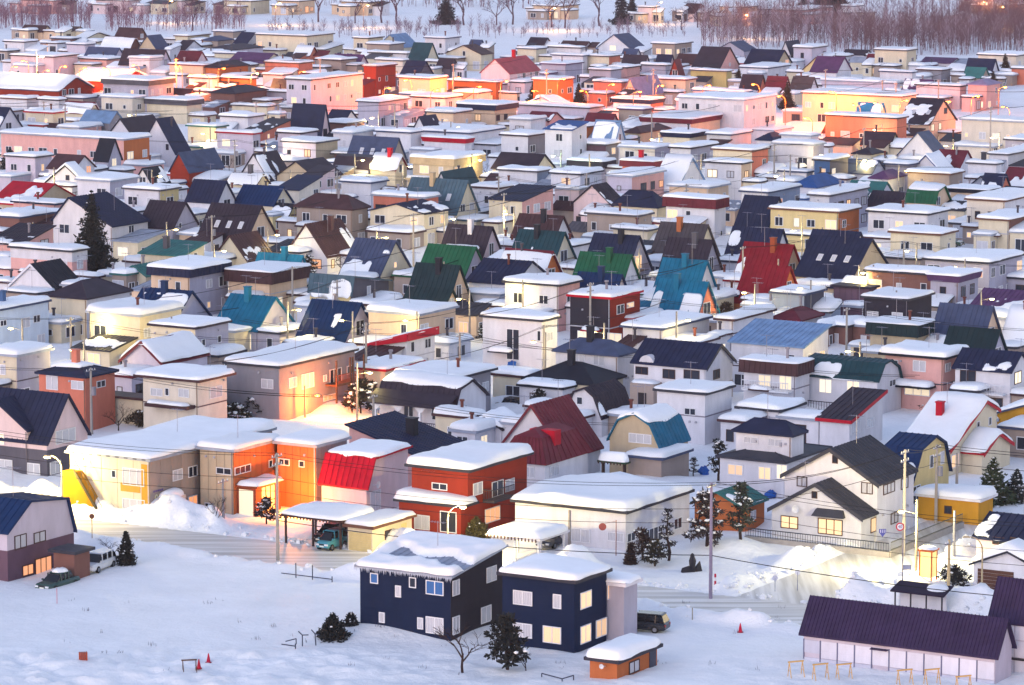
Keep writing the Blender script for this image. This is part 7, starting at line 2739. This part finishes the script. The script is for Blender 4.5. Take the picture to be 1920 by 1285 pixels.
# blue plastic sheets
for px, py, lab in ((1440, 912, 'blue plastic sheet on garden wall beside glowing glass door'), (1445, 935, 'crumpled blue tarpaulin pile beside the two-tier house'), (1320, 890, 'small blue plastic tub in snow beside tiny tiered pine'), (960, 690, 'blue tarpaulin in snow beside tall white house')):
    P = g(px, py)
    r = random.Random(px)
    k = MB()
    k.blob((0, 0, .35), .55, .4, .5, 7, 10, .25, r)
    o = k.build('tarpaulin', plain('#1f57a8', .45), None)
    o.location = P
    tag(o, lab, 'tarpaulin')

# dry stalks sticking out of the snow field
rs_ = random.Random(91)
k = MB()
for i in range(60):
    c = g(rs_.uniform(40, 1480), rs_.uniform(1120, 1270))
    for j in range(rs_.randint(2, 7)):
        q = c + Vector((rs_.uniform(-.4, .4), rs_.uniform(-.3, .3), -.05))
        k.tube([q, q + Vector((rs_.uniform(-.12, .12), rs_.uniform(-.1, .1), rs_.uniform(.08, .4)))], [.02, .008], 3, cap=False)
tag(k.build('dry_grass', plain('#5a5058', .9)), 'dry grass stalks poking out of the snow field', kind='stuff')

# broken lumps thrown up by the snow plough
rc_ = random.Random(17)
k = MB()
for i in range(900):
    if rc_.random() < .75:
        u = rc_.uniform(-190, -20) if rc_.random() < .5 else rc_.uniform(-230, 60)
        v = ROAD_V + rc_.choice((1, 1, -1)) * (ROAD_W + .2 + abs(rc_.gauss(0, 1.1)))
    else:
        u = SIDE_U + rc_.choice((1, -1)) * (SIDE_W + .2 + abs(rc_.gauss(0, .9)))
        v = rc_.uniform(ROAD_V + 5, SIDE_V1)
    p = GU * u + GV * v
    s = rc_.choice((.12, .16, .2, .3)) * rc_.uniform(.8, 1.3)
    k.blob((p.x, p.y, float(gz(p.x, p.y)) + s * .3), s * rc_.uniform(.8, 1.4), s, s * rc_.uniform(.6, .9), 3, 5, .35, rc_)
tag(k.build('snow_lumps', GSNOW), 'broken snow lumps along the ploughed road edges', kind='stuff')

# ------------------------------------------------------------------ the thin dusk haze over the plain
k = MB()
k.box((-900, -120, -3), (900, 2600, CAM_H + 6))
hm = bpy.data.materials.new('dusk_haze')
hm.use_nodes = True
hn = hm.node_tree
for n in list(hn.nodes):
    hn.nodes.remove(n)
ho = hn.nodes.new('ShaderNodeOutputMaterial')
hv = hn.nodes.new('ShaderNodeVolumePrincipled')
hv.inputs['Color'].default_value = (0.86, 0.84, 0.95, 1)
hv.inputs['Density'].default_value = 0.00006
hn.links.new(hv.outputs[0], ho.inputs['Volume'])
tag(k.build('haze', hm), 'thin pinkish dusk haze over the town', kind='stuff')
